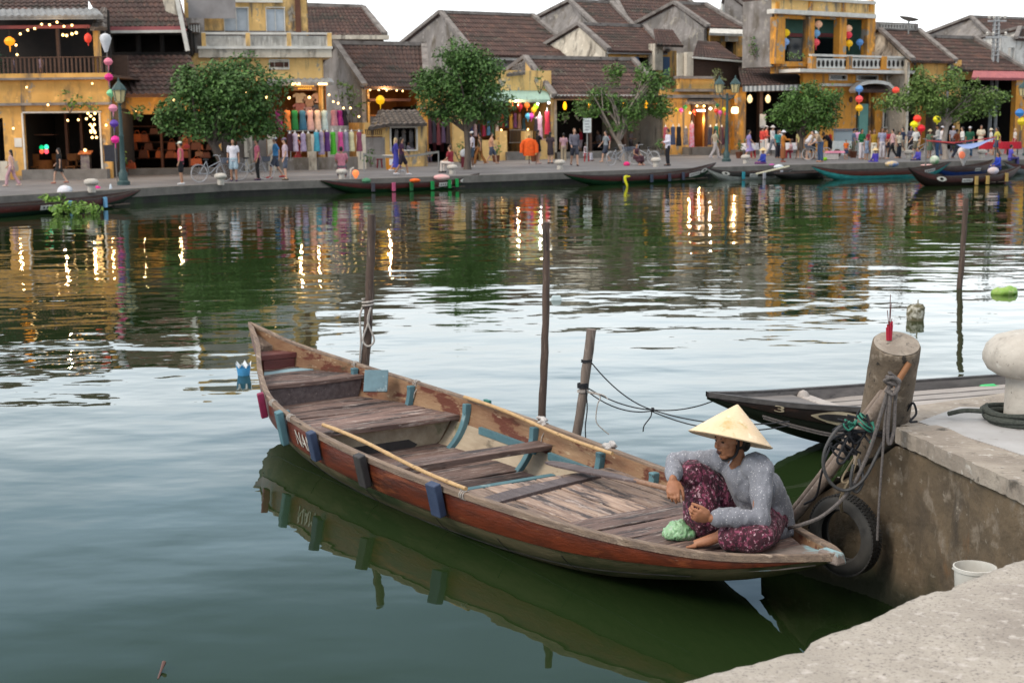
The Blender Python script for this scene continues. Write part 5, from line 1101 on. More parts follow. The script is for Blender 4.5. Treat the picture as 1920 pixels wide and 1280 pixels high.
mb = MB(); h.box(mb, 354, 374, 44, 62, -.2, .35); h.put(mb, 'air_conditioner', whitet); bars(h, woodd, 354, 374, 44, 62, 4, .36, .4, 'bracket')
h.part('low_wall', greyp, 412, 680, 296, None, 2.4, 2.8)
for x in (458, 502, 578, 671): h.part('gate_pillar', creamp, x, x + 15, 252, None, 2.2, 2.9)
h.part('side_wall', greyp, 445, 500, 260, None, 1.0, 1.2)

# --- dark roof behind, house with grey gable, kiosk
h = House('rear_tiled_house', 'dark tiled roof standing behind the yellow balcony house against the sky', 'house', 650, 90, 14)
h.slope((560, 66), (722, 66), (680, 14), (560, 10), .4, -4.5); h.wall(greyp, 560, 722, 66, None, o=-.1, ext=(0, 0)); h.part('parapet', creamp, 612, 730, 66, 74, -.2, .6); h.bar([h.P(560, 9, -4.5), h.P(680, 13, -4.5)], .3, .25, 'ridge_cap', cope); h.bar([h.P(680, 13, -4.5), h.P(722, 64, .4)], .35, .2, 'gable_coping', cope)
h = House('grey_gable_house', 'low tiled house with grey gable and orange lit porch behind the small kiosk', 'house', 720, 80, 28)
h.gable((683, 162), (800, 165), (795, 86), (628, 83), .8, 5.2, walls=(True, False)); h.wall(ochre, 690, 850, 160, None, [(694, 786, 168, None), (802, 848, 208, None)]); h.room(warmin, 694, 786, 168, 215, 3.5, name='porch_interior'); h.room(darkin, 790, 850, 205, None, 3.5)
h.part('eave_board', zinc, 683, 800, 163, 168, .5, .75); h.part('beam', woodr, 692, 770, 185, 190, -.2, .1); h.part('gate_post', orng, 789, 803, 200, None, .1, .6); h.part('gate_post', yell, 848, 872, 205, None, .05, .4)
for x in (812, 826, 838): h.part('hung_cloth', mat('dark_red_cloth', (.10, .02, .025), .8), x, x + 6, 222, 285, -1.8, -1.7)
k_ = House('kiosk', 'small ochre kiosk with mossy tiled roof and glazed display window by the river', 'kiosk', 740, 73, 24)
k_.wall(yell, 684, 801, 230, None, [(734, 781, 240, 281)], th=.2); k_.room(darkin, 734, 781, 240, 281, 1.4, -.22, 'display_interior'); k_.side(yell, 684, 230, None, 2.6); k_.side(yell, 801, 230, None, 2.6, True)
k_.slope((727, 233), (801, 231), (783, 206), (713, 206), .5, -1.4, tileg, rows=6); k_.slope((690, 240), (727, 233), (715, 206), (710, 207), .45, -1.4, tileg, 'side_roof', rows=5, level=False)
k_.frame(whitet, 734, 781, 240, 281, 2.5, -.06, .08); k_.part('window_head', whitet, 724, 786, 232, 238, .0, .2)
bars(k_, woodr, 684, 717, 243, 253, 9, -.02, .02, 'lattice_vent', 1, .5); k_.part('lattice_rail', woodr, 684, 717, 256, 258, -.02, .03); k_.part('dark_stain_dado', greyp, 684, 722, 258, None, .0, .03)
mb = MB()
for i in range(3):
    for j in range(2): c = k_.P(743 + i * 14, 252 + j * 17, -.8); mb.ell(c + Vector((0, 0, .1)), (.12, .08, .16), 8); mb.box(c - Vector((0, 0, .15)), (.2, .1, .3))
k_.put(mb, 'display_goods', mat('grey_display_goods', (.4, .38, .38), .7, (.2, .18, .18), 3))

# --- big roof behind the second tree, shop with green awning, restaurant
h = House('large_roof_house', 'large tiled roof house with tall grey gable behind the second tree', 'house', 920, 100, 32)
h.gable((890, 104), (1090, 106), (998, 32), (826, 24), .6, 7.2); h.wall(greyp, 895, 1085, 103, None); h.part('eave_board', whitet, 900, 1088, 106, 114, .1, .4)
h = House('restaurant_house', 'long tiled house with dark open restaurant front and yellow gable behind the pale branched tree', 'house', 1100, 89, 33)
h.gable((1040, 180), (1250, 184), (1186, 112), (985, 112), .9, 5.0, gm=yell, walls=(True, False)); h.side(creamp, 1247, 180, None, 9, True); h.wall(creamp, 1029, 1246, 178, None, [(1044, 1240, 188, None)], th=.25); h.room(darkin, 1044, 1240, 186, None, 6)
h.part('eave_board', whitet, 1035, 1246, 178, 184, .55, .8); h.part('plinth_step', greyst, 1045, 1246, 284, None, 0, 1.6); h.part('plinth_step', greyst, 1045, 1246, 296, None, 1.6, 2.1)
for x in (1105, 1170): h.part('timber_post', woodd, x, x + 5, 188, None, -.4, -.15)
h = House('clothing_shop', 'yellow fronted clothing shop with pale green awning between the second tree and the restaurant', 'shop', 970, 86, 30)
h.wall(yell, 862, 1034, 132, None, [(880, 1028, 188, None)], o=-1); h.room(warmin, 880, 1028, 186, None, 3.5, o=-1.32); h.slope((880, 186), (1032, 190), (1026, 170), (890, 170), 1.4, -1, mat('pale_green_awning', (.33, .48, .40), .7, (.27, .4, .33), 2), 'awning', amp=.01, rows=1)
h.part('counter_wall', yell, 902, 937, 263, None, 1.2, 1.5); h.part('gate_pillar', yell, 937, 951, 246, None, 1.1, 1.6); h.part('gate_pillar', yell, 985, 999, 246, None, 1.1, 1.6); h.part('counter_wall', yell, 999, 1040, 262, None, 1.2, 1.5); h.part('entrance_step', greyst, 951, 985, 285, None, .2, 1.8); bars(h, zinc, 955, 984, 243, 268, 8, .4, .44, 'gate', 1.5, .2)
h.slope((950, 140), (985, 136), (985, 112), (962, 124), -.6, -2.4, tileg, 'side_hood', rows=4, level=False)

# --- the cluster of grey gables
h = House('gabled_house', 'highest left grey gable of the roof cluster right of the large roof', 'house', 1100, 108, 33)
h.gable((1118, 50), (1190, 52), (1145, 6), (1068, 4), .4, 6.5, y1=125); h.wall(greyp, 1118, 1200, 50, None, ext=(0, 4))
h = House('gabled_house', 'long ridged tiled roof at the top of the cluster against the sky', 'house', 1200, 116, 33)
h.gable((1180, 48), (1330, 52), (1290, -4), (1150, -4), .4, 6.5, y1=125); h.wall(greyp, 1185, 1330, 50, None)
h = House('gabled_house', 'lower reddish tiled house with blue shutters below the roof cluster', 'house', 1180, 99, 33)
h.gable((1142, 94), (1252, 99), (1208, 51), (1086, 48), .5, 5.0, gm=creamp, y1=150); h.wall(ochre, 1142, 1268, 94, None, [(1196, 1226, 108, 140), (1244, 1256, 108, 140)]); h.room(darkin, 1196, 1256, 106, 142, 2, name='upper_room')
for x0, x1 in ((1190, 1198), (1222, 1230), (1244, 1256)): h.part('shutter', bluesh, x0, x1, 107, 141, -.02, .08)
h.part('chimney_pillar', creamp, 1228, 1243, 82, 132, .1, .8); h.part('eave_board', zinc, 1142, 1252, 96, 102, .2, .45)
h = House('gabled_house', 'grey gabled house with white awning over a small upper window in the cluster', 'house', 1320, 103, 33)
h.gable((1328, 50), (1396, 54), (1322, 8), (1265, 10), .4, 5.4, y1=130); h.wall(ochre, 1330, 1398, 50, None, [(1336, 1352, 78, 108), (1360, 1380, 76, 108)]); h.room(darkin, 1334, 1382, 74, 110, 2, name='upper_room'); h.slope((1330, 64), (1398, 64), (1392, 52), (1332, 52), 1.4, .1, whitet, 'awning', amp=.01, rows=1); mb = MB(); h.box(mb, 1366, 1384, 66, 78, .1, .5); h.put(mb, 'air_conditioner', whitet)
h = House('plaster_house', 'tall grey stained plaster house beside the yellow arcade house', 'house', 1400, 128, 33)
h.gable((1425, 32), (1475, 36), (1410, -14), (1360, -14), .3, 2.6, y1=140); h.wall(greyp, 1392, 1470, 30, None); h.part('pale_pillar', creamp, 1444, 1455, 60, 120, .1, .5); h.part('pale_pillar', creamp, 1434, 1441, 70, 120, .1, .5); h.part('vent', whitet, 1354, 1368, 8, 26, -3, -2.8)
h = House('tiled_annex', 'small hipped tile roofs over a grey timber wall in the middle of the cluster', 'house', 1320, 96, 30)
h.slope((1298, 106), (1392, 112), (1345, 79), (1308, 76), .5, -2.6, rows=6, level=False); h.slope((1232, 84), (1282, 86), (1262, 56), (1226, 54), -3, -5.5, rows=6, level=False); h.wall(woodd, 1300, 1400, 106, None, name='timber_wall'); h.bar([h.P(1298, 108, .55), h.P(1395, 116, .55)], .12, .12, 'eave_board', whitet); h.part('corner_pillar', creamp, 1288, 1300, 98, 150, .05, .4); h.part('side_wall', creamp, 1270, 1290, 100, None, -.1, 0)

# --- ochre shop with strong lamps
h = House('lit_dress_shop', 'brightly lit ochre dress shop with flat parapet beside the double lamp post', 'shop', 1310, 92, 31)
h.wall(ochre, 1248, 1388, 178, None, [(1301, 1323, 202, None)]); h.room(warmin, 1301, 1323, 202, None, 3); h.wall(ochre, 1274, 1340, 146, 170, name='parapet', o=-.1); h.part('ledge', cope, 1246, 1390, 178, 184, 0, .5); h.part('ledge', cope, 1268, 1346, 167, 172, 0, .35); h.part('ledge', cope, 1272, 1342, 143, 148, -.3, .2)
h.wall(ochre, 1240, 1388, 168, 180, o=-.3, name='upper_band'); 
h.slope((1284, 192), (1344, 192), (1336, 183), (1292, 183), 1.1, 0, tileg, 'door_hood', rows=3); h.part('door_frame', woodr, 1297, 1301, 192, None, 0, .12); h.part('door_frame', woodr, 1323, 1327, 192, None, 0, .12); h.part('transom', woodr, 1297, 1327, 192, 198, 0, .12)
h.part('plinth_step', greyst, 1298, 1345, 276, None, .0, 1.0); h.part('plinth_step', greyst, 1248, 1392, 290, None, .0, 1.3); h.part('pilaster', orng, 1376, 1388, 184, None, 0, .3)
# --- open fronted restaurant with striped awning
h = House('awning_restaurant', 'dark open restaurant with tiled roof and striped white awning left of the arcade house', 'restaurant', 1440, 94, 30)
h.slope((1392, 164), (1522, 156), (1478, 119), (1383, 121), .8, -4.2); h.bar([h.P(1383, 120, -4.2), h.P(1478, 118, -4.2)], .3, .22, 'ridge_cap', cope)
h.wall(woodd, 1384, 1512, 160, None, [(1398, 1506, 172, None)]); h.room(darkin, 1398, 1506, 170, None, 5); h.part('pillar', orng, 1383, 1398, 164, None, 0, .35); h.part('plinth_step', greyst, 1392, 1512, 280, None, 0, 1.2); h.part('inner_post', woodd, 1424, 1430, 172, None, -.6, -.3)
mb = MB(); mb2 = MB()
for k in range(26): x = 1393 + k * 4.2; h.box(mb if k % 2 else mb2, x, x + 4.2, 162 - k * .12, 172 - k * .12, .95, .99)
aw = h.put(mb, 'striped_awning', whitet); h.put(mb2, 'awning_stripe', zinc, aw); h.part('menu_board', whitet, 1425, 1436, 214, 238, .1, .15)

# --- yellow arcade house
h = House('arcade_house', 'yellow two storey house with teal arcade and white balustrade at the right', 'house', 1590, 97, 36)
for x0, x1 in ((1455, 1472), (1516, 1527), (1574, 1587), (1626, 1641)): h.part('pilaster', orng, x0, x1, 32, 120, -.4, .12)
h.wall(orng, 1456, 1640, 26, 126, [(1472, 1516, 36, 116), (1527, 1574, 36, 116), (1587, 1626, 36, 116)], o=-.1); h.room(tealw, 1472, 1626, 36, 118, 2.6, -.42, 'arcade_interior')
for x0, x1 in ((1476, 1514), (1530, 1574), (1590, 1604)):
    d = h.part('dark_door', glassd, x0, x1, 72, 116, -2.95, -2.8); h.part('door_valance', pinkaw, x0 + 3, x1 - 3, 63, 70, -2.95, -2.78)
h.part('cornice', whitet, 1452, 1644, 22, 30, -.2, .45); h.part('attic_panel', yell, 1455, 1641, 2, 22, -.3, .1); h.part('cornice', whitet, 1453, 1643, -3, 3, -.3, .3); h.side(orng, 1646, 0, None, 7, True); h.side(greyp, 1455, -2, 125, 2.9)
for x in (1456, 1518, 1580, 1632): h.part('attic_post', orng, x, x + 6, 3, 22, .1, .2)
bal = h.part('balcony', whitet, 1500, 1716, 131, 137, -.4, 1.5); h.part('top_rail', whitet, 1522, 1714, 104, 108, 1.15, 1.4, bal)
for x in (1522, 1589, 1654, 1704): h.part('balcony_post', orng, x, x + 9, 106, 131, 1.1, 1.45, bal)
for a, b_ in ((1531, 1589), (1598, 1654), (1663, 1704)):
    pn = h.part('balustrade_panel', whitet, a, b_, 110, 129, 1.2, 1.3, bal); mb = MB(); n_ = int((b_ - a) / 8)
    for k in range(n_):
        c = h.P(a + (b_ - a) * (k + .5) / n_, 119.5, 1.31); mb.prism([c + h.u * .13 * math.cos(q) + Vector((0, 0, .22 * math.sin(q))) for q in np.linspace(0, 2 * math.pi, 11)[:-1]], h.n * .02)
    mb.build('balustrade_hole', darkin, bal, True)
h.wall(orng, 1505, 1722, 136, None, [(1557, 1587, 142, 149), (1608, 1645, 143, 150), (1665, 1692, 144, 151), (1605, 1640, 172, None), (1658, 1699, 206, 238)], ext=(0, 1)); h.room(darkin, 1605, 1640, 172, None, 3); h.part('upper_fill', orng, 1455, 1724, 120, 140, -.8, -.31)
for r in ((1557, 1587, 142, 149), (1608, 1645, 143, 150), (1665, 1692, 144, 151), (1658, 1699, 206, 238)):
    d = h.part('window', glassd, *r, -.28, -.12); h.frame(whitet, *r, 2, -.06, .06, parent=d)
h.part('door', tealw, 1611, 1627, 195, None, -.1, .06); h.part('cornice', whitet, 1540, 1604, 157, 162, 0, .25)
mb = MB()
for sgn in (-1, 1):
    pts = [h.P(1636 + sgn * x, y, .9) for x, y in ((0, 154), (14, 155), (26, 158), (34, 166), (38, 172))]
    for p, q in zip(pts[:-1], pts[1:]): mb.span(p, q, .5, .22)
h.put(mb, 'canopy_ridge', whitet); h.slope((1605, 170), (1668, 170), (1660, 158), (1612, 158), 1.5, .1, tile, 'door_canopy', rows=4)
mb = MB(); c = h.P(1595, 187, .02); mb.prism([c + h.u * .17 * math.cos(q) + Vector((0, 0, .2 * math.sin(q))) for q in np.linspace(0, 2 * math.pi, 17)[:-1]], h.n * .05); h.put(mb, 'wall_emblem', woodd)

# --- roofs at the right
h = House('right_tiled_house', 'dark tiled house with cream gable right of the arcade house', 'house', 1740, 99, 34)
h.gable((1712, 113), (1792, 117), (1722, 60), (1648, 55), .6, 5.4, gm=creamp, walls=(True, False)); h.wall(ochre, 1722, 1800, 112, None, [(1725, 1796, 180, None)]); h.room(darkin, 1725, 1796, 180, None, 4); pr = h.part('ridge_parapet', cope, 1644, 1722, 43, 57, -4.9, -4.6); bars(h, whitet, 1650, 1715, 46, 54, 12, -4.6, -4.56, 'parapet_fret', 1, .5, pr); h.part('eave_board', whitet, 1714, 1794, 114, 118, .3, .55)
h = House('red_table_restaurant', 'wide tiled restaurant with pink awning and dark front at the far right', 'restaurant', 1840, 102, 32)
h.gable((1786, 128), (1925, 136), (1826, 76), (1738, 68), .6, 5.4, walls=(True, False), gm=greyp); h.wall(ochre, 1795, 1935, 128, None, [(1800, 1905, 150, None)]); h.room(darkin, 1800, 1905, 148, None, 5); h.slope((1822, 146), (1925, 148), (1920, 133), (1825, 132), 1.8, .5, pinkaw, 'awning', amp=.01, rows=1); h.part('pillar', orng, 1903, 1935, 150, None, 0, .4)
h = House('far_tiled_house', 'distant brown tiled roof behind the utility pole at the far right', 'house', 1860, 126, 30)
h.gable((1872, 82), (1990, 86), (1960, 34), (1820, 38), .4, 7, y1=140); h.wall(greyp, 1880, 1990, 82, None)
h = House('grey_white_house', 'grey white concrete house below the distant roof at the right edge', 'house', 1905, 116, 28)
h.wall(whitep, 1872, 1990, 70, None, [(1890, 1902, 90, 110)]); h.gable((1905, 72), (1990, 76), (1970, 50), (1912, 60), .3, 3, y1=120, gm=whitep)

# --- masts, dish and pole
def lattice():
    t = thing('utility_pole', 'grey steel utility mast with white insulators above the right roofs', 'pole', at(1868, 120, 104)); m_ = mat('galvanised_steel', (.36, .37, .38), .5, (.25, .26, .27), 4); mb = MB(); b_ = at(1866, 300, 104); tp = at(1869, 30, 104)
    for dx in (-.22, .22):
        for dy in (-.2, .2): mb.span(Vector((tp.x + dx, tp.y + dy, ZB)), tp + Vector((dx * .6, dy * .6, 0)), .09, .09)
    for k in range(9): z = at(1868, 40 + k * 8, 104).z; mb.box((tp.x, tp.y, z), (.44, .4, .06))
    mb.build('mast', m_, t, True)
    for py, w in ((40, 1.3), (70, 1.5)): z = at(1868, py, 104).z; mb = MB(); mb.box((tp.x, tp.y - .1, z), (w, .12, .12)); mb.build('cross_arm', m_, t, True)
    for py, xs in ((36, (-.55, -.2, .2, .55)), (67, (-.65, .65, -.2))):
        for x in xs: mb = MB(); z = at(1868, py, 104).z; mb.lathe([(.05, 0), (.12, .05), (.06, .1), (.12, .16), (.05, .24), (1e-5, .26)], (tp.x + x, tp.y - .1, z), 8); mb.build('insulator', whitet, t, True)
lattice()
t = thing('satellite_dish', 'grey satellite dish on the ridge of the right tiled house', 'dish', at(1705, 48, 92)); mb = MB(); c = at(1704, 37, 92); mb.lathe([(1e-5, -.12), (.35, -.05), (.62, .08), (.60, .1), (.3, -.02), (1e-5, -.08)], c, 16, 0, Matrix.Rotation(R(12), 3, 'Y')); mb.build('reflector', zinc, t, True); mb = MB(); mb.tube([c, c - Vector((0, 0, .9))], .05, 6); mb.build('mast', zinc, t, True)
# ---------------------------------------------------------------- trees and plants
bark = mat('brown_grey_bark', (.13, .10, .08), .9, (.075, .058, .05), 3, (2, 2, .6), bump=.03, bscale=6); barkp = mat('pale_grey_bark', (.33, .28, .24), .9, (.22, .18, .155), 3, (2, 2, .7), bump=.02)
def leafm(name, c, c2, isl=.5):
    m = mat(name, c, .55, c2, .9, island=isl, spec=.3); b = m.node_tree.nodes['Principled BSDF']; b.inputs['Transmission Weight'].default_value = 0; return m
lf1 = leafm('deep_green_leaves', (.042, .098, .024), (.085, .165, .038)); lf2 = leafm('bright_green_leaves', (.052, .120, .022), (.095, .175, .036)); lf3 = leafm('yellow_green_leaves', (.085, .150, .030), (.13, .20, .05))
def leaves(clusters, n_per, size, seed, flat=.75):
    """many leaf sized faces in clumps"""
    g = np.random.default_rng(seed); V = []
    for (c, r) in clusters:
        n = max(6, int(n_per * (r / .5) ** 2)); d = g.normal(size=(n, 3)); d /= np.linalg.norm(d, axis=1)[:, None]; rad = r * g.random(n) ** .42
        p = np.array(c) + d * rad[:, None] * np.array([1, 1, flat]); nn = d * .5 + g.normal(size=(n, 3)) * .55 + np.array([0, -.1, .55]); nn /= np.linalg.norm(nn, axis=1)[:, None]
        t = np.cross(nn, g.normal(size=(n, 3))); t /= np.linalg.norm(t, axis=1)[:, None]; b = np.cross(nn, t); s = size * (.6 + .8 * g.random(n))[:, None]
        V.append(np.stack([p - t * s * .5, p - b * s * .24 + nn * s * .05, p + t * s * .5, p + b * s * .24 + nn * s * .05], 1))
    V = np.concatenate(V).reshape(-1, 3); return V
def leafobj(V, name, m, parent):
    Mi = np.array(WM[parent.name].inverted()) if parent else np.eye(4); V = V @ Mi[:3, :3].T + Mi[:3, 3]; n = len(V) // 4
    me = bpy.data.meshes.new(name); me.from_pydata(V.tolist(), [], np.arange(n * 4).reshape(n, 4).tolist()); return link_mesh(name, me, m, parent)
def tree(label, base_px, crowns, m, seed, n_cl=1.0, size=.24, n_per=34, clr=(.45, .85), tb=bark, tr=.16, fork=.45, limbs=9, group='trees along the promenade', lean=0, name='riverside_tree', vis=0, z0=ZB):
    base = onz(*base_px, z0); Y = base.y; t = thing(name, label, 'tree', base, group=group); rr = random.Random(seed); cl = []; k = Y / F
    for (cx, cy, rx, ry) in crowns:
        c = at(cx, cy, Y); RX, RZ = rx * k, ry * k; n = max(5, int(n_cl * 16 * RX * RZ))
        for _ in range(n):
            d = Vector((rr.gauss(0, 1), rr.gauss(0, 1), rr.gauss(0, 1))).normalized(); q = rr.random() ** .4 * (1.16 if rr.random() < .16 else 1); r = min(rr.uniform(*clr), RX * .62)
            cl.append(((c.x + d.x * q * (RX - r * .6), c.y + d.y * q * (RX * .85 - r * .5), c.z + d.z * q * (RZ - r * .5)), r))
    leafobj(leaves(cl, n_per, size, seed), 'crown', m, t)
    top = at(crowns[0][0], crowns[0][1], Y); fk = base.lerp(Vector((top.x + lean, Y, top.z)), fork); mb = MB()
    mb.tube([base - Vector((0, 0, .1)), base + Vector((.02, 0, .25)), base.lerp(fk, .5) + Vector((rr.uniform(-.12, .12), 0, 0)), fk], [tr * 1.45, tr * 1.05, tr * .9, tr * .8], 10, sub=3)
    mb.build('trunk', tb, t, True); mb = MB(); tg = rr.sample(cl, min(limbs, len(cl)))
    for (p, r) in tg:
        p = Vector(p); m1 = fk.lerp(p, .45) + Vector((rr.uniform(-.3, .3), rr.uniform(-.3, .3), rr.uniform(0, .4))); mb.tube([fk - Vector((0, 0, .1)), m1, p], [tr * .55, tr * .34, tr * .12], 7, sub=3)
        if vis:
            for _ in range(2): e = p + Vector((rr.uniform(-.7, .7), rr.uniform(-.6, -.1), rr.uniform(.1, .8))); mb.tube([m1, m1.lerp(e, .5) + Vector((0, 0, .1)), e], [tr * .26, tr * .18, tr * .06], 6, sub=2)
    mb.build('limbs', tb, t, True); return t
tree('large dense dark green tree with double crown in front of the yellow balcony house', (425, 338), [(370, 188, 82, 74), (462, 172, 78, 76), (332, 218, 44, 44), (490, 222, 48, 56), (402, 245, 62, 28), (350, 135, 30, 24)], lf1, 11, .85, size=.17, n_per=85, tr=.2, clr=(.4, .85))
tree('tall rounded dark green tree with forked trunk beside the small kiosk', (876, 318), [(860, 150, 70, 72), (905, 165, 58, 62), (812, 175, 48, 55), (870, 115, 45, 42), (880, 205, 85, 38)], lf1, 12, .8, size=.17, n_per=80, lean=.3, limbs=14, clr=(.4, .85))
tree('sparse tree with pale bare branches showing among light green leaf clumps', (1170, 301), [(1135, 195, 42, 32), (1228, 165, 48, 36), (1150, 140, 26, 26), (1205, 140, 30, 24), (1190, 205, 50, 30), (1240, 200, 34, 26), (1095, 208, 36, 24), (1165, 232, 36, 22), (1120, 172, 24, 18)], lf2, 13, 1.1, clr=(.35, .6), size=.18, n_per=60, tb=barkp, tr=.15, fork=.35, limbs=16, lean=.1, vis=1)
tree('low round green tree in front of the striped awning restaurant', (1510, 299), [(1495, 205, 55, 42), (1545, 200, 42, 42), (1455, 215, 28, 28), (1520, 175, 40, 26), (1520, 230, 60, 22)], lf2, 14, .9, size=.17, n_per=75, tr=.14, clr=(.4, .8))
tree('spreading light green tree with slim pale trunk at the right', (1772, 299), [(1780, 165, 66, 38), (1740, 190, 50, 32), (1825, 200, 52, 28), (1720, 160, 34, 38), (1690, 190, 54, 24), (1855, 185, 38, 24), (1790, 215, 44, 18)], lf3, 15, 1.0, clr=(.35, .7), size=.18, n_per=60, tb=barkp, tr=.15, fork=.5, limbs=12, vis=1)
tree('thin young feathery tree beside the grey gable between dress shop and kiosk', (668, 312), [(655, 175, 26, 28), (672, 200, 22, 30), (640, 160, 16, 14)], lf3, 16, .7, size=.22, n_per=20, clr=(.3, .45), tr=.06, limbs=6)
tree('bushy treetop growing behind the parapet of the lit dress shop', (1350, 292), [(1352, 150, 20, 24), (1345, 130, 12, 14)], leafm('olive_leaves', (.11, .13, .045), (.15, .16, .07)), 17, .9, size=.2, n_per=18, clr=(.3, .45), tr=.05, limbs=5)
tree('dark conifer like tree cut off by the left edge of the photo', (-12, 335), [(0, 155, 32, 36), (-25, 120, 40, 40)], leafm('blue_green_needles', (.022, .055, .030), (.04, .085, .045)), 18, 1.0, n_per=26, tr=.12)
def bush(label, px, py, Y, rx, ry, m, seed, name='hanging_plant', cat='plant', n=1.0, group=None, base=None):
    k = Y / F; c = at(px, py, Y); rr = random.Random(seed); cl = []
    for _ in range(max(4, int(10 * n * rx * k * ry * k * 4))):
        d = Vector((rr.gauss(0, 1), rr.gauss(0, 1), rr.gauss(0, 1))).normalized(); q = rr.random() ** .5; cl.append(((c.x + d.x * q * rx * k, c.y + d.y * q * rx * k * .5, c.z + d.z * q * ry * k), rr.uniform(.18, .32)))
    t = thing(name, label, cat, (c.x, c.y, c.z - ry * k), group=group); leafobj(leaves(cl, 40, .17, seed), 'foliage', m, t); mb = MB()
    for _ in range(4): mb.tube([(c.x, c.y, c.z - ry * k), (c.x + rr.uniform(-.3, .3), c.y, c.z)], .02, 5)
    mb.build('stems', bark, t, True); return t
bush('leafy plant trailing over the middle of the cafe front', 130, 192, 60.2, 22, 20, lf2, 21); bush('small plant with pale flowers trailing over the right of the cafe front', 168, 192, 60.2, 16, 14, lf3, 22); bush('green creeper hanging over the leather shop entrance', 258, 205, 61.5, 20, 20, lf2, 23); bush('creeper hanging at the far right of the leather shop entrance', 300, 200, 61.5, 16, 12, lf2, 24)
bush('green creeper on the grey wall beside the arcade house', 1416, 88, 94, 10, 24, lf2, 25); bush('leafy plants on the roof terrace left of the arcade balcony', 1492, 106, 84, 22, 8, lf3, 26); bush('vine climbing the yellow gable edge of the restaurant house', 1012, 150, 76.5, 5, 26, lf1, 27); bush('potted shrub at the foot of the lit dress shop', 1240, 272, 79, 10, 16, lf1, 28, 'potted_shrub'); bush('dark shrub in front of the small kiosk side wall', 695, 295, 68, 12, 18, lf1, 29, 'shrub'); bush('thin bamboo shrub beside the trunk of the tall rounded tree', 863, 285, 70, 5, 22, lf3, 30, 'bamboo_shrub')
bush('hanging fern ball at the left end of the dark restaurant front', 1058, 218, 76, 13, 13, lf3, 31); bush('hanging fern ball next to the first one at the restaurant front', 1086, 216, 76, 11, 11, lf2, 32)
# water hyacinth drifting at the left
t = thing('water_hyacinth', 'clump of bright green water hyacinth drifting by the left boat', 'water plant', onz(120, 402, 0)); rr = random.Random(5); cl = []
for _ in range(46): p = onz(120 + rr.gauss(0, 24), 401 + rr.gauss(0, 3.5), 0); cl.append(((p.x, p.y, .08 + .22 * rr.random() * max(0, 1 - abs(p.x + 1.9 + 0) * .0)), .16))
for _ in range(14): p = onz(105 + rr.gauss(0, 9), 399, 0); cl.append(((p.x, p.y, .28 + .25 * rr.random()), .16))
leafobj(leaves(cl, 120, .15, 3), 'leaves', leafm('hyacinth_leaves', (.10, .20, .025), (.17, .28, .05)), t)
# ---------------------------------------------------------------- people across the river (a few dozen pixels tall)
def cm(hx, r=.8):
    return mat('cloth_' + hx, hexc(hx), r, tuple(x * .72 for x in hexc(hx)), 9)
SK = {'l': mat('light_skin', (.50, .29, .20), .6), 'm': mat('mid_skin', (.34, .18, .11), .6), 'd': mat('dark_skin', (.12, .065, .045), .6)}
HAIRM = mat('black_hair', (.012, .010, .010), .5); HAIRB = mat('brown_hair', (.10, .05, .03), .6); HAIRG = mat('blond_hair', (.5, .38, .2), .6); STRAW = mat('straw_hat', (.62, .47, .25), .8, (.5, .36, .18), 20)
V3 = Vector
def skel(pose):
    """joints, facing +X, 1.70 m tall when upright"""
    j = dict(pel=V3((0, 0, .92)), chs=V3((0, 0, 1.28)), nck=V3((0, 0, 1.43)), hd=V3((.015, 0, 1.585)))
    for s, q in ((1, 'L'), (-1, 'R')):
        j['sh' + q] = V3((0, .17 * s, 1.385)); j['el' + q] = V3((-.03, .215 * s, 1.11)); j['wr' + q] = V3((.06, .225 * s, .875)); j['hp' + q] = V3((0, .085 * s, .90)); j['kn' + q] = V3((.02, .095 * s, .49)); j['an' + q] = V3((-.02, .10 * s, .07))
    def mv(d): j.update({k: V3(v) for k, v in d.items()})
    if pose == 'walk': mv(dict(knL=(.20, .09, .50), anL=(.26, .09, .09), knR=(-.07, -.09, .50), anR=(-.30, -.09, .12), elL=(-.14, .22, 1.13), wrL=(-.12, .22, .90), elR=(.08, -.22, 1.12), wrR=(.25, -.20, .95)))
    if pose == 'hands': mv(dict(elL=(.0, .24, 1.12), wrL=(.22, .07, 1.08), elR=(.0, -.24, 1.12), wrR=(.22, -.06, 1.10)))
    if pose == 'reach': mv(dict(elL=(.16, .22, 1.22), wrL=(.40, .16, 1.22), elR=(.15, -.22, 1.20), wrR=(.38, -.14, 1.18)))
    if pose == 'phone': mv(dict(elL=(.08, .24, 1.15), wrL=(.22, .12, 1.38), elR=(-.02, -.22, 1.1), wrR=(.14, -.16, .95)))
    if pose == 'sit':
        for k in ('pel', 'chs', 'nck', 'hd'): j[k] = j[k] + V3((.0 if k == 'pel' else .05, 0, -.47))
        for q, s in (('L', 1), ('R', -1)): mv({'sh' + q: (.04, .17 * s, .92), 'el' + q: (.08, .23 * s, .66), 'wr' + q: (.30, .14 * s, .56), 'hp' + q: (0, .09 * s, .45), 'kn' + q: (.42, .13 * s, .47), 'an' + q: (.44, .13 * s, .07)})
    if pose == 'squat':
        for k in ('pel', 'chs', 'nck', 'hd'): j[k] = j[k] + V3((0 if k == 'pel' else .10, 0, -.70))
        for q, s in (('L', 1), ('R', -1)): mv({'sh' + q: (.10, .17 * s, .69), 'el' + q: (.26, .22 * s, .48), 'wr' + q: (.42, .10 * s, .40), 'hp' + q: (0, .09 * s, .22), 'kn' + q: (.34, .16 * s, .44), 'an' + q: (.20, .13 * s, .06)})
    if pose == 'bend':
        mv(dict(chs=(.20, 0, 1.18), nck=(.31, 0, 1.26), hd=(.43, 0, 1.34)))
        for q, s in (('L', 1), ('R', -1)): mv({'sh' + q: (.27, .17 * s, 1.24), 'el' + q: (.36, .2 * s, .98), 'wr' + q: (.52, .12 * s, .86)})
    return j
CACHE = {}
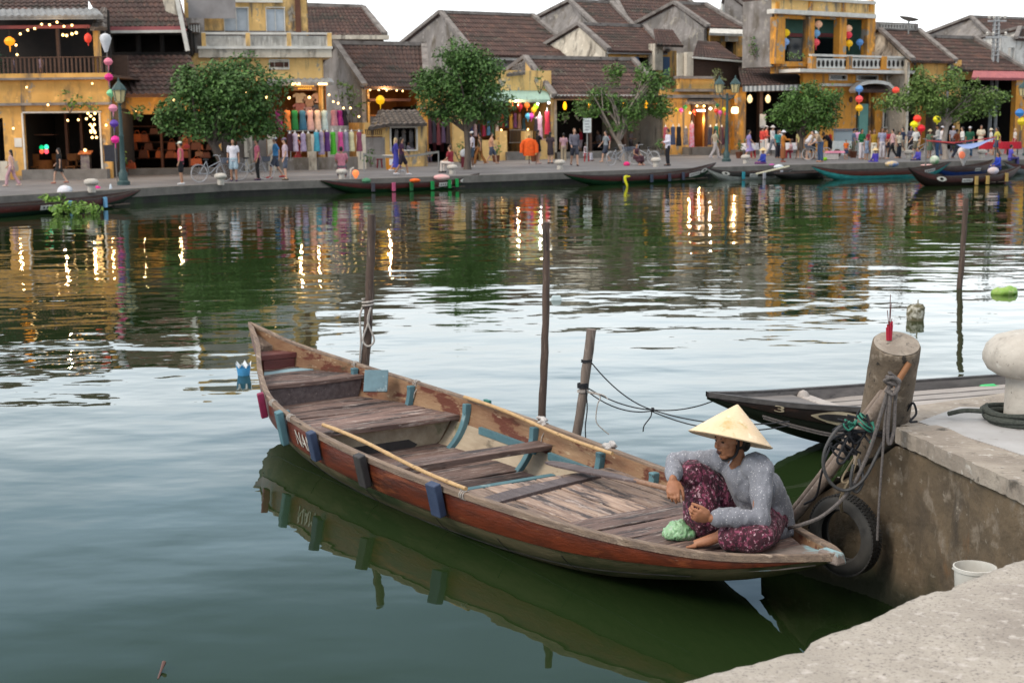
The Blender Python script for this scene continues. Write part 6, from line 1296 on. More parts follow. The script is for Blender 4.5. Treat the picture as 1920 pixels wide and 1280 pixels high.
def tubes(mb, pts, rs, n=10):
    mb.tube(pts, rs, n)
    for p, r in zip(pts, rs): mb.ell(p, r * .98, n)
def trunk(mb, j, g=0.0, hem=0.0, w=1.0):
    c = [j['pel'] + V3((0, 0, -.06 - hem)), j['pel'] + V3((0, 0, .02)), j['pel'].lerp(j['chs'], .5), j['chs'], j['chs'].lerp(j['nck'], .62), j['nck']]
    loftell(mb, [(c[0], (.155 + g) * w, (.105 + g) * w, V3((0, 1, 0))), (c[1], .15 + g, .105 + g, V3((0, 1, 0))), (c[2], .135 + g, .095 + g, V3((0, 1, 0))), (c[3], .165 + g, .11 + g, V3((0, 1, 0))), (c[4], .16 + g, .085 + g, V3((0, 1, 0))), (c[5], .062 + g, .06 + g, V3((0, 1, 0)))], 3)
def pmesh(pose, part):
    key = (pose, part)
    if key in CACHE: return CACHE[key]
    j = skel(pose); mb = MB(); L = lambda a, b_, u: j[a].lerp(j[b_], u)
    if part == 'body':
        trunk(mb, j, -.012); tubes(mb, [j['nck'] - V3((0, 0, .03)), j['hd'] - V3((0, 0, .06))], [.052, .048]); mb.ell(j['hd'] + V3((-.008, 0, .025)), (.088, .073, .092), 12); mb.ell(j['hd'] + V3((.03, 0, -.045)), (.055, .052, .066), 10); mb.ell(j['hd'] + V3((.092, 0, -.012)), (.018, .014, .02), 8)
        for q in 'LR':
            tubes(mb, [j['sh' + q], j['el' + q], j['wr' + q]], [.048, .038, .027]); d = (j['wr' + q] - j['el' + q]).normalized(); tubes(mb, [j['wr' + q], j['wr' + q] + d * .09, j['wr' + q] + d * .16], [.028, .036, .022])
            tubes(mb, [j['hp' + q], j['kn' + q], j['an' + q]], [.082, .057, .038]); tubes(mb, [j['an' + q] + V3((-.04, 0, -.02)), j['an' + q] + V3((.14, 0, -.03))], [.042, .032])
        vox = .017
    elif part in ('tee', 'long', 'vest'):
        trunk(mb, j, .014, .05)
        for q in 'LR':
            if part == 'tee': tubes(mb, [j['sh' + q], L('sh' + q, 'el' + q, .62)], [.066, .068])
            elif part == 'long': tubes(mb, [j['sh' + q], j['el' + q], L('el' + q, 'wr' + q, .9)], [.064, .054, .045])
            else: mb.ell(j['sh' + q], .06, 10)
        vox = .018
    elif part in ('trousers', 'shorts', 'leggings'):
        g = .0 if part == 'leggings' else .016; mb.ell(j['pel'] + V3((0, 0, -.02)), (.12 + g, .165 + g, .12), 12)
        for q in 'LR':
            e = .42 if part == 'shorts' else .93
            if part == 'shorts': tubes(mb, [j['hp' + q], L('hp' + q, 'kn' + q, .85)], [.098, .098])
            else: tubes(mb, [j['hp' + q], j['kn' + q], L('kn' + q, 'an' + q, .93)], [.094 + g * .3, .066 + g, .050 + g * 1.6])
        vox = .018
    elif part in ('skirt', 'dress', 'longskirt'):
        k = L('knL', 'knR', .5); a = L('anL', 'anR', .5); end = {'skirt': j['pel'].lerp(k, .75), 'dress': k.lerp(a, .05), 'longskirt': k.lerp(a, .72)}[part]; sp = (j['knL'] - j['knR']).length * .5 + .07
        loftell(mb, [(end, max(.19, sp), max(.14, abs(j['anL'].x - j['anR'].x) * .35 + .09), V3((0, 1, 0))), (j['pel'].lerp(end, .5), .19, .15, V3((0, 1, 0))), (j['pel'] + V3((0, 0, .10)), .15, .115, V3((0, 1, 0)))], 4); vox = .018
        if part == 'dress':
            trunk(mb, j, .013, .05)
            for q in 'LR': mb.ell(j['sh' + q], .062, 10)
        if pose in ('sit', 'squat'):
            for q in 'LR': tubes(mb, [j['hp' + q], j['kn' + q], L('kn' + q, 'an' + q, .5)], [.11, .10, .12])
    elif part in ('short', 'long_hair'):
        h_ = j['hd']; mb.ell(h_ + V3((-.022, 0, .045)), (.090, .082, .088), 12); mb.ell(h_ + V3((-.05, 0, .0)), (.058, .074, .07), 10)
        if part == 'long_hair': mb.ell(h_ + V3((-.075, 0, -.09)), (.05, .075, .13), 10); mb.ell(h_ + V3((-.085, 0, -.2)), (.035, .06, .09), 10)
        vox = .016
    elif part == 'shoes':
        for q in 'LR': tubes(mb, [j['an' + q] + V3((-.05, 0, -.03)), j['an' + q] + V3((.05, 0, -.03)), j['an' + q] + V3((.15, 0, -.042))], [.048, .046, .036])
        vox = .014
    elif part == 'cap':
        h_ = j['hd']; mb.ell(h_ + V3((-.008, 0, .065)), (.098, .086, .07), 12); mb.ell(h_ + V3((.10, 0, .05)), (.075, .065, .012), 10); vox = .013
    elif part == 'sunhat':
        h_ = j['hd']; mb.ell(h_ + V3((-.005, 0, .07)), (.098, .09, .08), 12); mb.lathe([(.075, .0), (.17, -.025), (.172, -.015), (.075, .022)], h_ + V3((-.005, 0, .045)), 16); vox = .012
    elif part == 'conical':
        mb.lathe([(1e-5, .155), (.10, .075), (.225, -.02), (.225, -.03), (.09, .055), (1e-5, .125)], j['hd'] + V3((0, 0, .06)), 20); me = mb.mesh('hat', []); CACHE[key] = me; return me
    elif part == 'pack':
        mb.ell(j['chs'] + V3((-.19, 0, -.04)), (.10, .15, .22), 12); vox = .02
    me = remesh(mb, vox, 3, part); me.materials.append(None); CACHE[key] = me; return me
PARTN = dict(tee='shirt', long='shirt', vest='top', trousers='trousers', shorts='shorts', leggings='leggings', skirt='skirt', longskirt='skirt', dress='dress', short='hair', long_hair='hair', shoes='shoes', cap='cap', sunhat='sun_hat', conical='conical_hat', pack='backpack')
def person(label, px, py, hpx, pose='stand', rz=0, top=None, bot=None, hair='short', skin='m', shoes=None, hat=None, pack=None, z0=ZB, Yd=None, hairm=None):
    """px,py: where the feet (or seat base) meet the ground in the photo; hpx: height there"""
    p = onz(px, py, z0) if Yd is None else at(px, py, Yd); full = {'sit': 1.23, 'squat': 1.0, 'bend': 1.45}.get(pose, 1.70); s = hpx * p.y / F / full
    t = bpy.data.objects.new('person', None); COL.objects.link(t); t.matrix_world = Matrix.Translation(p) @ Matrix.Rotation(R(rz), 4, 'Z') @ Matrix.Scale(s, 4); tag(t, label, 'person', 'people on the far bank'); t.empty_display_size = .1
    def add(part, m):
        me = pmesh(pose, part)
        if not len(me.materials): me.materials.append(None)
        o = bpy.data.objects.new('body' if part == 'body' else PARTN[part], me); COL.objects.link(o); o.parent = t; o.material_slots[0].link = 'OBJECT'; o.material_slots[0].material = m; return o
    add('body', SK[skin])
    if bot: add(bot[0], cm(bot[1]))
    if top: add(top[0], cm(top[1]))
    if hair: add('long_hair' if hair == 'long' else 'short', hairm or HAIRM)
    if shoes: add('shoes', cm(shoes))
    if hat: add(hat[0], STRAW if hat[0] == 'conical' else cm(hat[1]))
    if pack: add('pack', cm(pack))
    return t
Pn = person
Pn('woman in pale pink blouse and long pink trousers walking left at the far left', 24, 350, 68, 'walk', 180, ('vest', 'd8b0a8'), ('trousers', 'c0969c'), 'long', 'l', 'd8b8a8')
Pn('woman in black dress with striped belt walking left past the cafe', 113, 345, 66, 'walk', 175, ('tee', '17161a'), ('skirt', '121216'), 'long', 'l', 'a06858')
Pn('cafe hostess in dark top standing behind the lit menu stand', 158, 330, 58, 'stand', -90, ('tee', '2a2236'), ('longskirt', '3a3044'), 'long', 'm')
Pn('man in white cap and red white vest standing in profile facing left', 341, 346, 79, 'stand', 185, ('vest', 'c8586a'), ('shorts', '14141a'), 'short', 'm', 'd8d8d8', ('cap', 'd8dccc'))
Pn('man in white shirt and pale blue shorts standing by the first bicycle', 439, 340, 78, 'stand', -85, ('tee', 'dcd8e0'), ('shorts', 'a8bcc8'), 'short', 'm', '4a3a58')
Pn('slim man in red sleeved grey shirt and tight black trousers', 484, 338, 76, 'stand', 200, ('tee', 'a8586c'), ('leggings', '0c0c10'), 'short', 'm', '4a3858')
Pn('man in bright blue shirt with green striped shorts and white cap', 518, 335, 76, 'walk', 195, ('tee', '4a90c8'), ('shorts', '4a5060'), 'short', 'l', 'c83838', ('cap', 'e0e0e8'))
Pn('man in white and red cycling shirt beside the blue shirted man', 536, 338, 78, 'stand', 190, ('tee', 'c8b0bc'), ('shorts', '5a6070'), 'short', 'l', '4a4438', ('cap', '7a6880'))
Pn('woman in red patterned dress and white hat browsing the dresses', 561, 316, 62, 'walk', 190, ('vest', 'a04044'), ('dress', 'a83c40'), 'long', 'l', 'e0dcd8', ('sunhat', 'e0dcd0'))
Pn('man in pink shirt sitting on a bollard with his back to the river', 641, 333, 57, 'sit', 95, ('tee', 'c07888'), ('trousers', '6a6068'), 'short', 'm', Yd=None)
Pn('woman in white blouse sitting behind the orange street stall', 722, 312, 40, 'sit', -60, ('tee', 'e0dce0'), ('shorts', '7a2030'), 'long', 'm')
Pn('person in blue coat with blond hair walking by the street stall', 743, 322, 62, 'walk', 10, ('long', '3a3890'), ('longskirt', '3a3c98'), 'long', 'l', 'd8d8dc', hairm=HAIRG)
Pn('woman in plum dress and yellow sash walking right by the street stall', 754, 329, 70, 'walk', 0, ('tee', '3a1838'), ('shorts', '241828'), 'long', 'm', 'e0dce0')
Pn('person in white standing at the far side of the street stall', 766, 312, 46, 'reach', 0, ('long', 'd8c8d8'), ('trousers', 'c8c0c8'), 'short', 'm')
Pn('seated person in grey behind the low net by the dark doorway', 806, 305, 26, 'sit', -90, ('tee', '8a8890'), ('trousers', '50485a'), 'short', 'm')
Pn('woman in black vest and white trousers standing near the dark gateway', 852, 303, 48, 'hands', -100, ('vest', '17151a'), ('trousers', 'd0ccd0'), 'long', 'm')
Pn('man in dark red shirt and cream trousers sitting on a bollard', 846, 324, 50, 'sit', 150, ('tee', '8c2430'), ('trousers', 'd8ccc4'), 'short', 'l', '2a2228', hairm=HAIRB)
Pn('dark man in white shirt and white cap standing by the forked tree', 886, 314, 66, 'stand', 180, ('tee', 'd8d0dc'), ('shorts', '4a5664'), 'short', 'd', 'd8d0cc', ('cap', 'dcdce0'))
Pn('person in dark vest and mustard trousers walking behind the tree', 900, 309, 58, 'walk', 160, ('vest', '4a4030'), ('trousers', '8a5828'), 'short', 'm')
Pn('woman in short black dress reaching to the hanging clothes', 1009, 307, 62, 'reach', 20, ('tee', '121014'), ('skirt', '0f0e12'), 'long', 'l', 'c8a8a0')
Pn('woman in dark floral dress standing at the clothes shop gate', 1032, 307, 58, 'hands', 60, ('tee', '3a2c34'), ('dress', '352a30'), 'long', 'l', '3a2c30')
Pn('person in patterned shirt and beige trousers standing beside the floral dress', 1057, 303, 52, 'stand', 100, ('tee', 'b8909a'), ('trousers', 'a89880'), 'short', 'm', 'a89890')
Pn('man in grey jacket over white shirt walking towards the river', 1077, 312, 70, 'walk', -80, ('long', '706c78'), ('shorts', '3a3c48'), 'short', 'l', '5a4440', hairm=HAIRB)
Pn('person in red shirt standing in the restaurant doorway', 1089, 292, 52, 'phone', 170, ('tee', 'b02438'), ('shorts', 'c8b8c0'), 'short', 'm')
Pn('dark haired person in black standing at the restaurant entrance', 1055, 290, 50, 'hands', -80, ('tee', '16161c'), ('trousers', '1c1a20'), 'short', 'm')
Pn('child in white sitting on a low red stool before the restaurant', 1097, 302, 34, 'sit', -20, ('vest', 'd0c4d0'), ('trousers', 'c8c4d0'), 'short', 'd')
Pn('diner in white shirt sitting inside the dark restaurant', 1124, 290, 46, 'sit', 200, ('tee', 'b8b0b8'), ('trousers', '302c34'), 'short', 'm')
Pn('man in grey shirt standing behind the parked bicycles', 1183, 292, 48, 'hands', -30, ('tee', '6a6468'), ('trousers', '3a3238'), 'short', 'm')
Pn('man in black shirt sitting in the restaurant beside the parked bicycles', 1217, 290, 54, 'sit', 180, ('tee', '1c1a20'), ('trousers', '28242c'), 'short', 'm')
Pn('woman in plum dress sitting on a chair in front of the bicycles', 1192, 310, 40, 'sit', -50, ('vest', '4a2c38'), ('longskirt', '4a2a34'), 'short', 'm', 'c09080')
Pn('man in white shirt and black trousers holding a straw hat', 1252, 311, 68, 'hands', 195, ('long', 'd8d4e4'), ('leggings', '141420'), 'short', 'm', '2a2830')
Pn('woman in cream top and white trousers walking right past the lit shop', 1340, 297, 54, 'walk', 10, ('tee', 'd8c4a8'), ('trousers', 'd8ccc8'), 'long', 'l', 'e0dce0')
Pn('woman in bright coral blouse standing by the awning restaurant', 1429, 294, 56, 'hands', 20, ('long', 'd84840'), ('trousers', 'd0ccc8'), 'short', 'l', 'a89898', ('sunhat', '8a8484'))
Pn('second person in coral blouse and white cap behind the first one', 1436, 291, 54, 'hands', 10, ('long', 'cc5444'), ('trousers', 'd8d0cc'), 'short', 'l', None, ('cap', 'd8ccc8'))
Pn('woman in white blouse and grey trousers with white hat and green bag', 1448, 293, 56, 'walk', -40, ('long', 'd8d4d4'), ('trousers', '888c98'), 'short', 'l', 'c8a898', ('sunhat', 'ccc4c0'))
Pn('monk like person in mustard robe with pale hat reaching right', 1468, 304, 58, 'reach', 0, ('long', 'b8742c'), ('longskirt', '8c5430'), 'short', 'd', '9c5040', ('sunhat', 'd8d4dc'))
Pn('person in red and white sitting by the wooden easel', 1484, 296, 32, 'sit', 180, ('tee', 'c8a0a8'), ('trousers', '8c1c30'), 'short', 'm')
Pn('person in white hooded top on the bicycle under the round tree', 1513, 300, 52, 'bend', 0, ('long', 'd4d0d4'), ('shorts', 'a89890'), 'short', 'l', None, ('sunhat', 'd8d8d8'))
Pn('person in khaki top and blue jeans standing under the round tree', 1538, 304, 58, 'bend', 200, ('tee', 'b09880'), ('trousers', '3c5070'), 'short', 'l', 'c09078')
Pn('woman with red bag and black shorts bending near the pink cart', 1556, 297, 48, 'bend', 190, ('tee', '2a2430'), ('shorts', '181820'), 'short', 'm', None, None, 'c83030')
Pn('woman in pale pink blouse facing the arcade house door', 1606, 293, 52, 'stand', 60, ('long', 'd8a0c4'), ('trousers', 'c8d0d0'), 'short', 'm')
Pn('woman in emerald green blouse and white trousers by the arcade house', 1615, 299, 56, 'hands', -60, ('long', '0e7040'), ('trousers', 'e0d4d8'), 'long', 'm')
Pn('child in grey top beside the emerald green woman', 1624, 300, 42, 'stand', -70, ('vest', '8a94a8'), ('shorts', '8894ac'), 'short', 'm', None, ('cap', 'a83848'))
Pn('woman in mustard blouse and cream trousers in the waiting group', 1638, 299, 55, 'stand', -100, ('vest', 'a07c1c'), ('trousers', 'e0d8c8'), 'long', 'm')
Pn('woman in lilac grey blouse and long white trousers with red bag', 1653, 298, 57, 'stand', -80, ('tee', 'a8a8c4'), ('trousers', 'e4dce0'), 'long', 'm')
Pn('person in pale pink top and black leggings leaning forward', 1673, 299, 56, 'walk', 180, ('tee', 'd0a8a8'), ('leggings', '0e0e14'), 'short', 'l')
Pn('person in cream blouse and dark jeans beside the arcade window', 1685, 297, 50, 'stand', -60, ('tee', 'd8ccb8'), ('trousers', '202838'), 'short', 'm', None, None, 'd0b890')
Pn('man in dark grey shirt standing by the parked bicycle at right', 1707, 290, 52, 'hands', -80, ('long', '5c5868'), ('trousers', '1c1618'), 'short', 'm')
Pn('man in white shirt and blue jeans with dark hat near the slim tree', 1757, 297, 62, 'hands', 170, ('long', 'e0dcd8'), ('trousers', '3c5880'), 'short', 'm', None, ('cap', '1c1c24'))
Pn('person in white cap half hidden behind the white shirted man', 1765, 292, 54, 'stand', 0, ('tee', 'e0d8d8'), ('trousers', '46506a'), 'short', 'm', None, ('cap', 'e4e0e8'))
Pn('man in white shirt with dark trousers talking behind the blue sheet', 1803, 293, 54, 'hands', 180, ('long', 'e4e0dc'), ('trousers', '2c2c38'), 'short', 'l')
Pn('man in green vest and white cap behind the blue sheet', 1817, 295, 56, 'stand', -120, ('tee', '1c5840'), ('trousers', '34506a'), 'short', 'm', None, ('cap', 'e0dce0'))
Pn('waiter in grey standing between slim tree and restaurant', 1786, 286, 48, 'stand', -90, ('tee', '9c98a4'), ('trousers', '3a3a44'), 'short', 'm', None, ('cap', 'c8c0c8'))
Pn('woman in cream dress standing on the quay near the red tables', 1838, 288, 52, 'hands', -90, ('tee', 'dcd0b8'), ('dress', 'dcd0bc'), 'short', 'm')
Pn('woman with blond hair at the red tables of the right restaurant', 1902, 284, 42, 'stand', 180, ('tee', 'd8d0c8'), ('skirt', '9c1c2c'), 'short', 'l', hairm=HAIRG)
Pn('waitress in white blouse standing between the white clothed tables', 1462, 290, 46, 'hands', -90, ('long', 'dcd8d8'), ('trousers', '1c1a20'), 'long', 'm')
Pn('diner in dark shirt seated at the left white clothed table', 1400, 291, 38, 'sit', 20, ('tee', '2c2c38'), ('trousers', '1c1c22'), 'short', 'm')
Pn('person in maroon top standing deep in the dark restaurant', 1145, 288, 44, 'stand', -90, ('tee', '6a2430'), ('trousers', '1a181c'), 'short', 'm')
Pn('shop girl in teal top among the clothes at the green awning', 962, 294, 44, 'stand', -70, ('tee', '2c6a70'), ('trousers', '24222c'), 'long', 'm')
Pn('person in sky blue shirt beside the glass food cart', 1572, 292, 46, 'hands', 10, ('tee', '6a9cc0'), ('trousers', '2a3040'), 'short', 'm')
Pn('woman in peach blouse behind the glass food cart', 1592, 290, 46, 'hands', -80, ('tee', 'd09a80'), ('trousers', '3a3440'), 'long', 'm')
Pn('person in wine red shirt standing at the arcade door', 1630, 291, 46, 'stand', -90, ('tee', '7a2030'), ('trousers', '22222a'), 'short', 'm')
Pn('tall man in navy shirt walking left past the arcade window', 1692, 292, 52, 'walk', 180, ('tee', '24304c'), ('shorts', '8a8478'), 'short', 'l')
Pn('woman in white dress and sun hat near the red tables', 1857, 288, 46, 'stand', 170, ('tee', 'e0dcd8'), ('dress', 'e0dcd8'), 'long', 'l', None, ('sunhat', 'dcd0b8'))
Pn('leather shop keeper in grey shirt seated at the dark entrance', 318, 318, 42, 'sit', -70, ('tee', '5a5860'), ('trousers', '26242a'), 'short', 'm')
Pn('woman in turquoise blouse in the crowd left of the mustard robed person', 1458, 297, 52, 'stand', -60, ('tee', '3c9ca0'), ('trousers', '2c2c38'), 'long', 'm')
Pn('man in pale yellow shirt right of the wooden easel', 1500, 297, 53, 'stand', -100, ('tee', 'd8c890'), ('shorts', '5a5a50'), 'short', 'l')
Pn('woman in charcoal dress under the low round tree', 1524, 298, 52, 'hands', 120, ('tee', '2c2c34'), ('dress', '2c2c34'), 'long', 'm')
Pn('child in bright orange shirt right of the pink cart', 1586, 299, 36, 'stand', -80, ('tee', 'e07028'), ('shorts', '3a4a6a'), 'short', 'm')
Pn('man in checked blue grey shirt behind the emerald green woman', 1600, 296, 54, 'stand', 0, ('tee', '6a7c98'), ('trousers', '8a8070'), 'short', 'l', None, ('cap', '2a3a5a'))
Pn('woman in cherry red blouse in the middle of the waiting group', 1662, 296, 52, 'hands', -110, ('tee', 'b02838'), ('skirt', '2a2430'), 'long', 'm')
Pn('man in white polo shirt with black backpack left of the bicycle at right', 1716, 296, 56, 'walk', 200, ('tee', 'dcdcdc'), ('shorts', '6a6456'), 'short', 'l', None, None, '1c1c22')
Pn('woman in sage green dress left of the slim tree', 1742, 297, 53, 'stand', -60, ('tee', '7c9478'), ('dress', '7c9478'), 'long', 'l', None, ('sunhat', 'd8c8a0'))
Pn('man in rust shirt right of the slim tree trunk', 1793, 298, 55, 'walk', 10, ('tee', 'a05030'), ('trousers', '2c3040'), 'short', 'm')
Pn('woman in lemon top walking in front of the red tables', 1868, 292, 52, 'walk', 180, ('tee', 'd8cc60'), ('shorts', '405070'), 'long', 'm')
Pn('woman in lavender dress between the street lamp and the coral blouses', 1404, 299, 54, 'walk', 0, ('tee', '9c8cc0'), ('dress', '9c8cc0'), 'long', 'l')
Pn('man in striped grey tee left of the parked white bicycle', 1136, 305, 58, 'walk', 200, ('tee', '9098a0'), ('shorts', '3a4050'), 'short', 'l', None, None, '7a3030')
Pn('couple member in peach shirt passing the clothes shop counter', 922, 308, 58, 'walk', 0, ('tee', 'd09c80'), ('shorts', '50586a'), 'short', 'l')
# people on the upper terrace of the cafe
Pn('woman in pale lilac sitting on the cafe terrace behind the railing', 78, 141, 34, 'stand', -90, ('tee', 'b8a0b0'), ('skirt', 'a08898'), 'long', 'l', Yd=61.6)
Pn('person in pale shirt at the left end of the cafe terrace', 26, 141, 32, 'stand', 0, ('tee', 'b0a0b0'), ('trousers', '80707c'), 'short', 'm', Yd=61.6)
# ---------------------------------------------------------------- far boats
def W_(b): return fsm([(0, .01), (.06, .22 * b), (.14, .50 * b), (.25, .80 * b), (.4, .98 * b), (.5, b), (.62, .98 * b), (.76, .78 * b), (.88, .46 * b), (.95, .2 * b), (1, .01)])
def far_boat(label, Lp, Rp, zl, zr, mid_, top, low, eye=None, plate=None, fend=(), beam=.62, inner='4a3a34', rail='3a2a26'):
    a = onz(*Lp, 0); b_ = onz(*Rp, 0); a.z = b_.z = 0; L = (b_ - a).length; d = (b_ - a).normalized(); m = (a + b_) / 2
    t = thing('moored_sampan', label, 'boat', m, math.atan2(d.y, d.x), 'boats along the far quay')
    zg = fsm([(0, zl), (.08, mid_ + (zl - mid_) * .62), (.2, mid_ + (zl - mid_) * .2), (.38, mid_), (.62, mid_), (.8, mid_ + (zr - mid_) * .2), (.92, mid_ + (zr - mid_) * .62), (1, zr)]); zk = fsm([(0, zl - .04), (.05, zl * .55), (.12, .08), (.2, -.08), (.5, -.14), (.8, -.08), (.88, .08), (.95, zr * .55), (1, zr - .04)])
    lo, up, inn, ra, pt, iw = make_hull(L, W_(beam), zg, zk, nt_=36, nv=8); w = lambda h, r=.5: mat('hull_' + h, hexc(h), r, tuple(x * .6 for x in hexc(h)), 2.5, (1, 4, 4), layers=[(tuple(min(1, x * 1.5 + .02) for x in hexc(h)), 4, .6, .72, (1, 2, 3))])
    lo.build('lower_hull', w(low), t); up.build('top_strake', w(top), t); inn.build('inner_planking', w(inner, .8), t); ra.build('gunwale', w(rail), t)
    mb = MB()
    for k in range(7): x = (-.34 + k * .11) * L; y = iw(x / L + .5, .12); mb.hexa([(x, -y, .08), (x + .09 * L, -y, .08), (x + .09 * L, y, .08), (x, y, .08), (x, -y, .11), (x + .09 * L, -y, .11), (x + .09 * L, y, .11), (x, y, .11)])
    mb.build('floor_boards', w('6a5a50', .8), t)
    def patch(nm, t0, t1, h0, h1, hx, rnd=False, off=.016):
        mb = MB(); k = 18
        if rnd:
            vs = []
            for i in range(k + 1):
                u, v = (math.cos(6.283 * i / k), math.sin(6.283 * i / k)) if i < k else (0, 0); q = pt(t0 + (t1 - t0) * (u * .5 + .5), h0 + (h1 - h0) * (v * .5 + .5), -1); vs.append((q[0], q[1] - off, q[2]))
            mb.add(vs, [(i, (i + 1) % k, k) for i in range(k)])
        else: mb.grid(lambda u, v: (lambda q: (q[0], q[1] - off, q[2]))(pt(t0 + (t1 - t0) * u, h0 + (h1 - h0) * v, -1)), 6, 3)
        return mb.build(nm, cm(hx), t)
    if eye:
        patch('painted_eye', eye - .035, eye + .035, .60, .95, 'd8d4cc', True); patch('eye_pupil', eye - .014, eye + .014, .68, .88, '14110f', True, .022)
    if plate: patch('registration_plate', plate - .045, plate + .045, .58, .88, 'd4d0cc'); [patch('plate_marking', plate - .034 + .015 * i, plate - .026 + .015 * i, .66, .80, '4a4648', False, .022) for i in range(5)]
    for (ft, hx) in fend:
        mb = MB(); q = Vector(pt(ft, 1, -1)); mb.box((q.x, q.y - .05, q.z - .14), (.14, .07, .34)); mb.build('fender_block', cm(hx), t, bevel=.01)
    return t, pt, L
b1 = far_boat('long dark red and green sampan moored at the far left below the cafe', (-170, 420), (264, 384), .5, .50, .34, '4a1812', '0e2a1e', None, .50, ((.58, '7ab0d8'), (.76, '7ab0d8')), .62)
b2 = far_boat('dark red and green sampan with pink and green blocks below the kiosk', (603, 364), (899, 352), .52, .58, .34, '4c1612', '0a3018', .875, .73, ((.27, '4a4650'), (.39, 'c85a80'), (.50, '24683c'), (.635, '16904a'), (.755, '169448'), (.81, '16984c')), .6)
b3 = far_boat('dark red and green sampan with yellow ribbon below the restaurant', (1058, 350), (1342, 336), .52, .74, .36, '4c1414', '08341a', .885, .80, ((.31, '3a4050'), (.48, '3a4254'), (.60, '3a4254'), (.70, '3a4254')), .62)
b4 = far_boat('grey white sampan carrying a boatwoman in conical hat beside the red sampan', (1325, 339), (1486, 333), .56, .40, .33, '24201e', 'a8a8a4', .16, .44, ((.32, '2c8898'), (.55, 'a8a8b0'), (.78, 'a8a8b0')), .6)
b45 = far_boat('black sampan standing for a dark hull and quay shadow left of the turquoise sampan', (1450, 338), (1556, 334), .30, .32, .30, '0e0d0d', '0a0a0a', None, None, (), .6)  # near-black hull colour also carries the shadow below the quay
b5 = far_boat('long turquoise sampan with red brown gunwale moored at the right', (1522, 338), (1782, 330), .60, .66, .36, '4e2014', '3c9c9c', None, .80, (), .6)
b6 = far_boat('blue sampan with white lantern sail moored behind the dark brown sampan', (1745, 331), (1862, 323), .4, .62, .36, '3a1a14', '1c3c80', .82, .55, (), .6)
b7 = far_boat('dark brown sampan with yellow painted arch rowed by a woman in blue at right', (1702, 350), (1912, 343), .74, .66, .34, '3c1814', '1c0e0c', .225, .43, ((.50, 'b89858'), (.60, 'b89858'), (.80, 'b89858')), .62)
b8 = far_boat('brown sampan at the right edge behind the rowing woman', (1880, 328), (2040, 322), .62, .5, .36, '4a1c18', '7a8084', None, None, (), .6)
def on_boat(px, py, z): return onz(px, py, z)
person('boatwoman in blue blouse and conical hat sitting in the grey white sampan', 1432, 322, 42, 'sit', 200, ('long', '2c3ea0'), ('trousers', '6a3a70'), 'short', 'm', None, ('conical',), z0=.12)
person('boatwoman in violet blouse and conical hat in the turquoise sampan', 1642, 318, 38, 'sit', 120, ('long', '4a3ca8'), ('trousers', '3a3488'), 'short', 'm', None, ('conical',), z0=.12)
person('boatman in violet shirt bent over in the turquoise sampan', 1722, 315, 38, 'sit', 200, ('long', '4a44a8'), ('trousers', '2c2a50'), 'short', 'm', z0=.12)
person('woman in bright blue blouse rowing the dark brown sampan', 1872, 330, 44, 'sit', 190, ('long', '2840b0'), ('trousers', '3a3864'), 'long', 'm', z0=.12)
person('boatwoman in violet shirt seated at the right edge of the far quay', 1893, 312, 40, 'sit', 0, ('tee', '5a50b8'), ('trousers', '3c3870'), 'short', 'm', z0=.2)
def blob(label, name, cat, px, py, z, r, hx, hx2=None, n=12, seed=1, group=None):
    p = onz(px, py, z); mb = MB(); mb.ell(p + Vector((0, 0, r[2])), r, n); rr = random.Random(seed)
    for _ in range(3): mb.ell(p + Vector((rr.uniform(-.6, .6) * r[0], 0, r[2] * rr.uniform(.6, 1.3))), (r[0] * .5, r[1] * .7, r[2] * .6), 8)
    m = cm(hx) if not hx2 else mat('cloth_%s_%s' % (hx, hx2), hexc(hx), .7, hexc(hx2), 3); return solo(mb, name, label, cat, m, group)
blob('white cloth bundle in the far left sampan', 'cloth_bundle', 'bundle', 122, 372, .3, (.26, .2, .22), 'd8d0d4', 'b0c0cc', seed=2)
blob('round magenta flower lantern in the far left sampan', 'flower_lantern', 'lantern', 183, 361, .35, (.13, .13, .12), 'e02888'); blob('small pink and blue goods beside the magenta flower lantern', 'small_bundle', 'bundle', 200, 365, .35, (.2, .12, .07), 'd87ca0', '8ac0d8'); blob('white bottle shaped jar in the far left sampan', 'white_jar', 'jar', 208, 362, .35, (.05, .05, .16), 'd4dce4')
blob('green dome basket at the left of the kiosk sampan', 'dome_basket', 'basket', 687, 345, .34, (.18, .18, .12), '4a8060'); blob('orange life jacket in the kiosk sampan', 'life_jacket', 'life jacket', 778, 343, .34, (.22, .14, .09), 'e06420'); blob('pale pink striped bundle at the bow of the kiosk sampan', 'pink_bundle', 'bundle', 828, 339, .36, (.34, .16, .13), 'd8989c', 'c8b0a8')
blob('magenta lotus lantern standing at the sampan with yellow ribbon', 'lotus_lantern', 'lantern', 1175, 313, .45, (.16, .16, .13), 'e02c78'); blob('small white box on the sampan with yellow ribbon', 'white_box', 'box', 1144, 326, .34, (.12, .1, .08), 'dcdce0')
blob('pink and violet bundle beside the boatwoman in conical hat', 'bundle', 'bundle', 1447, 318, .3, (.2, .14, .14), 'c82c90', '6a4a98'); blob('white bags at the right of the grey white sampan', 'white_bags', 'bag', 1460, 318, .34, (.24, .16, .12), 'd4d4d8', 'a8b8c0')
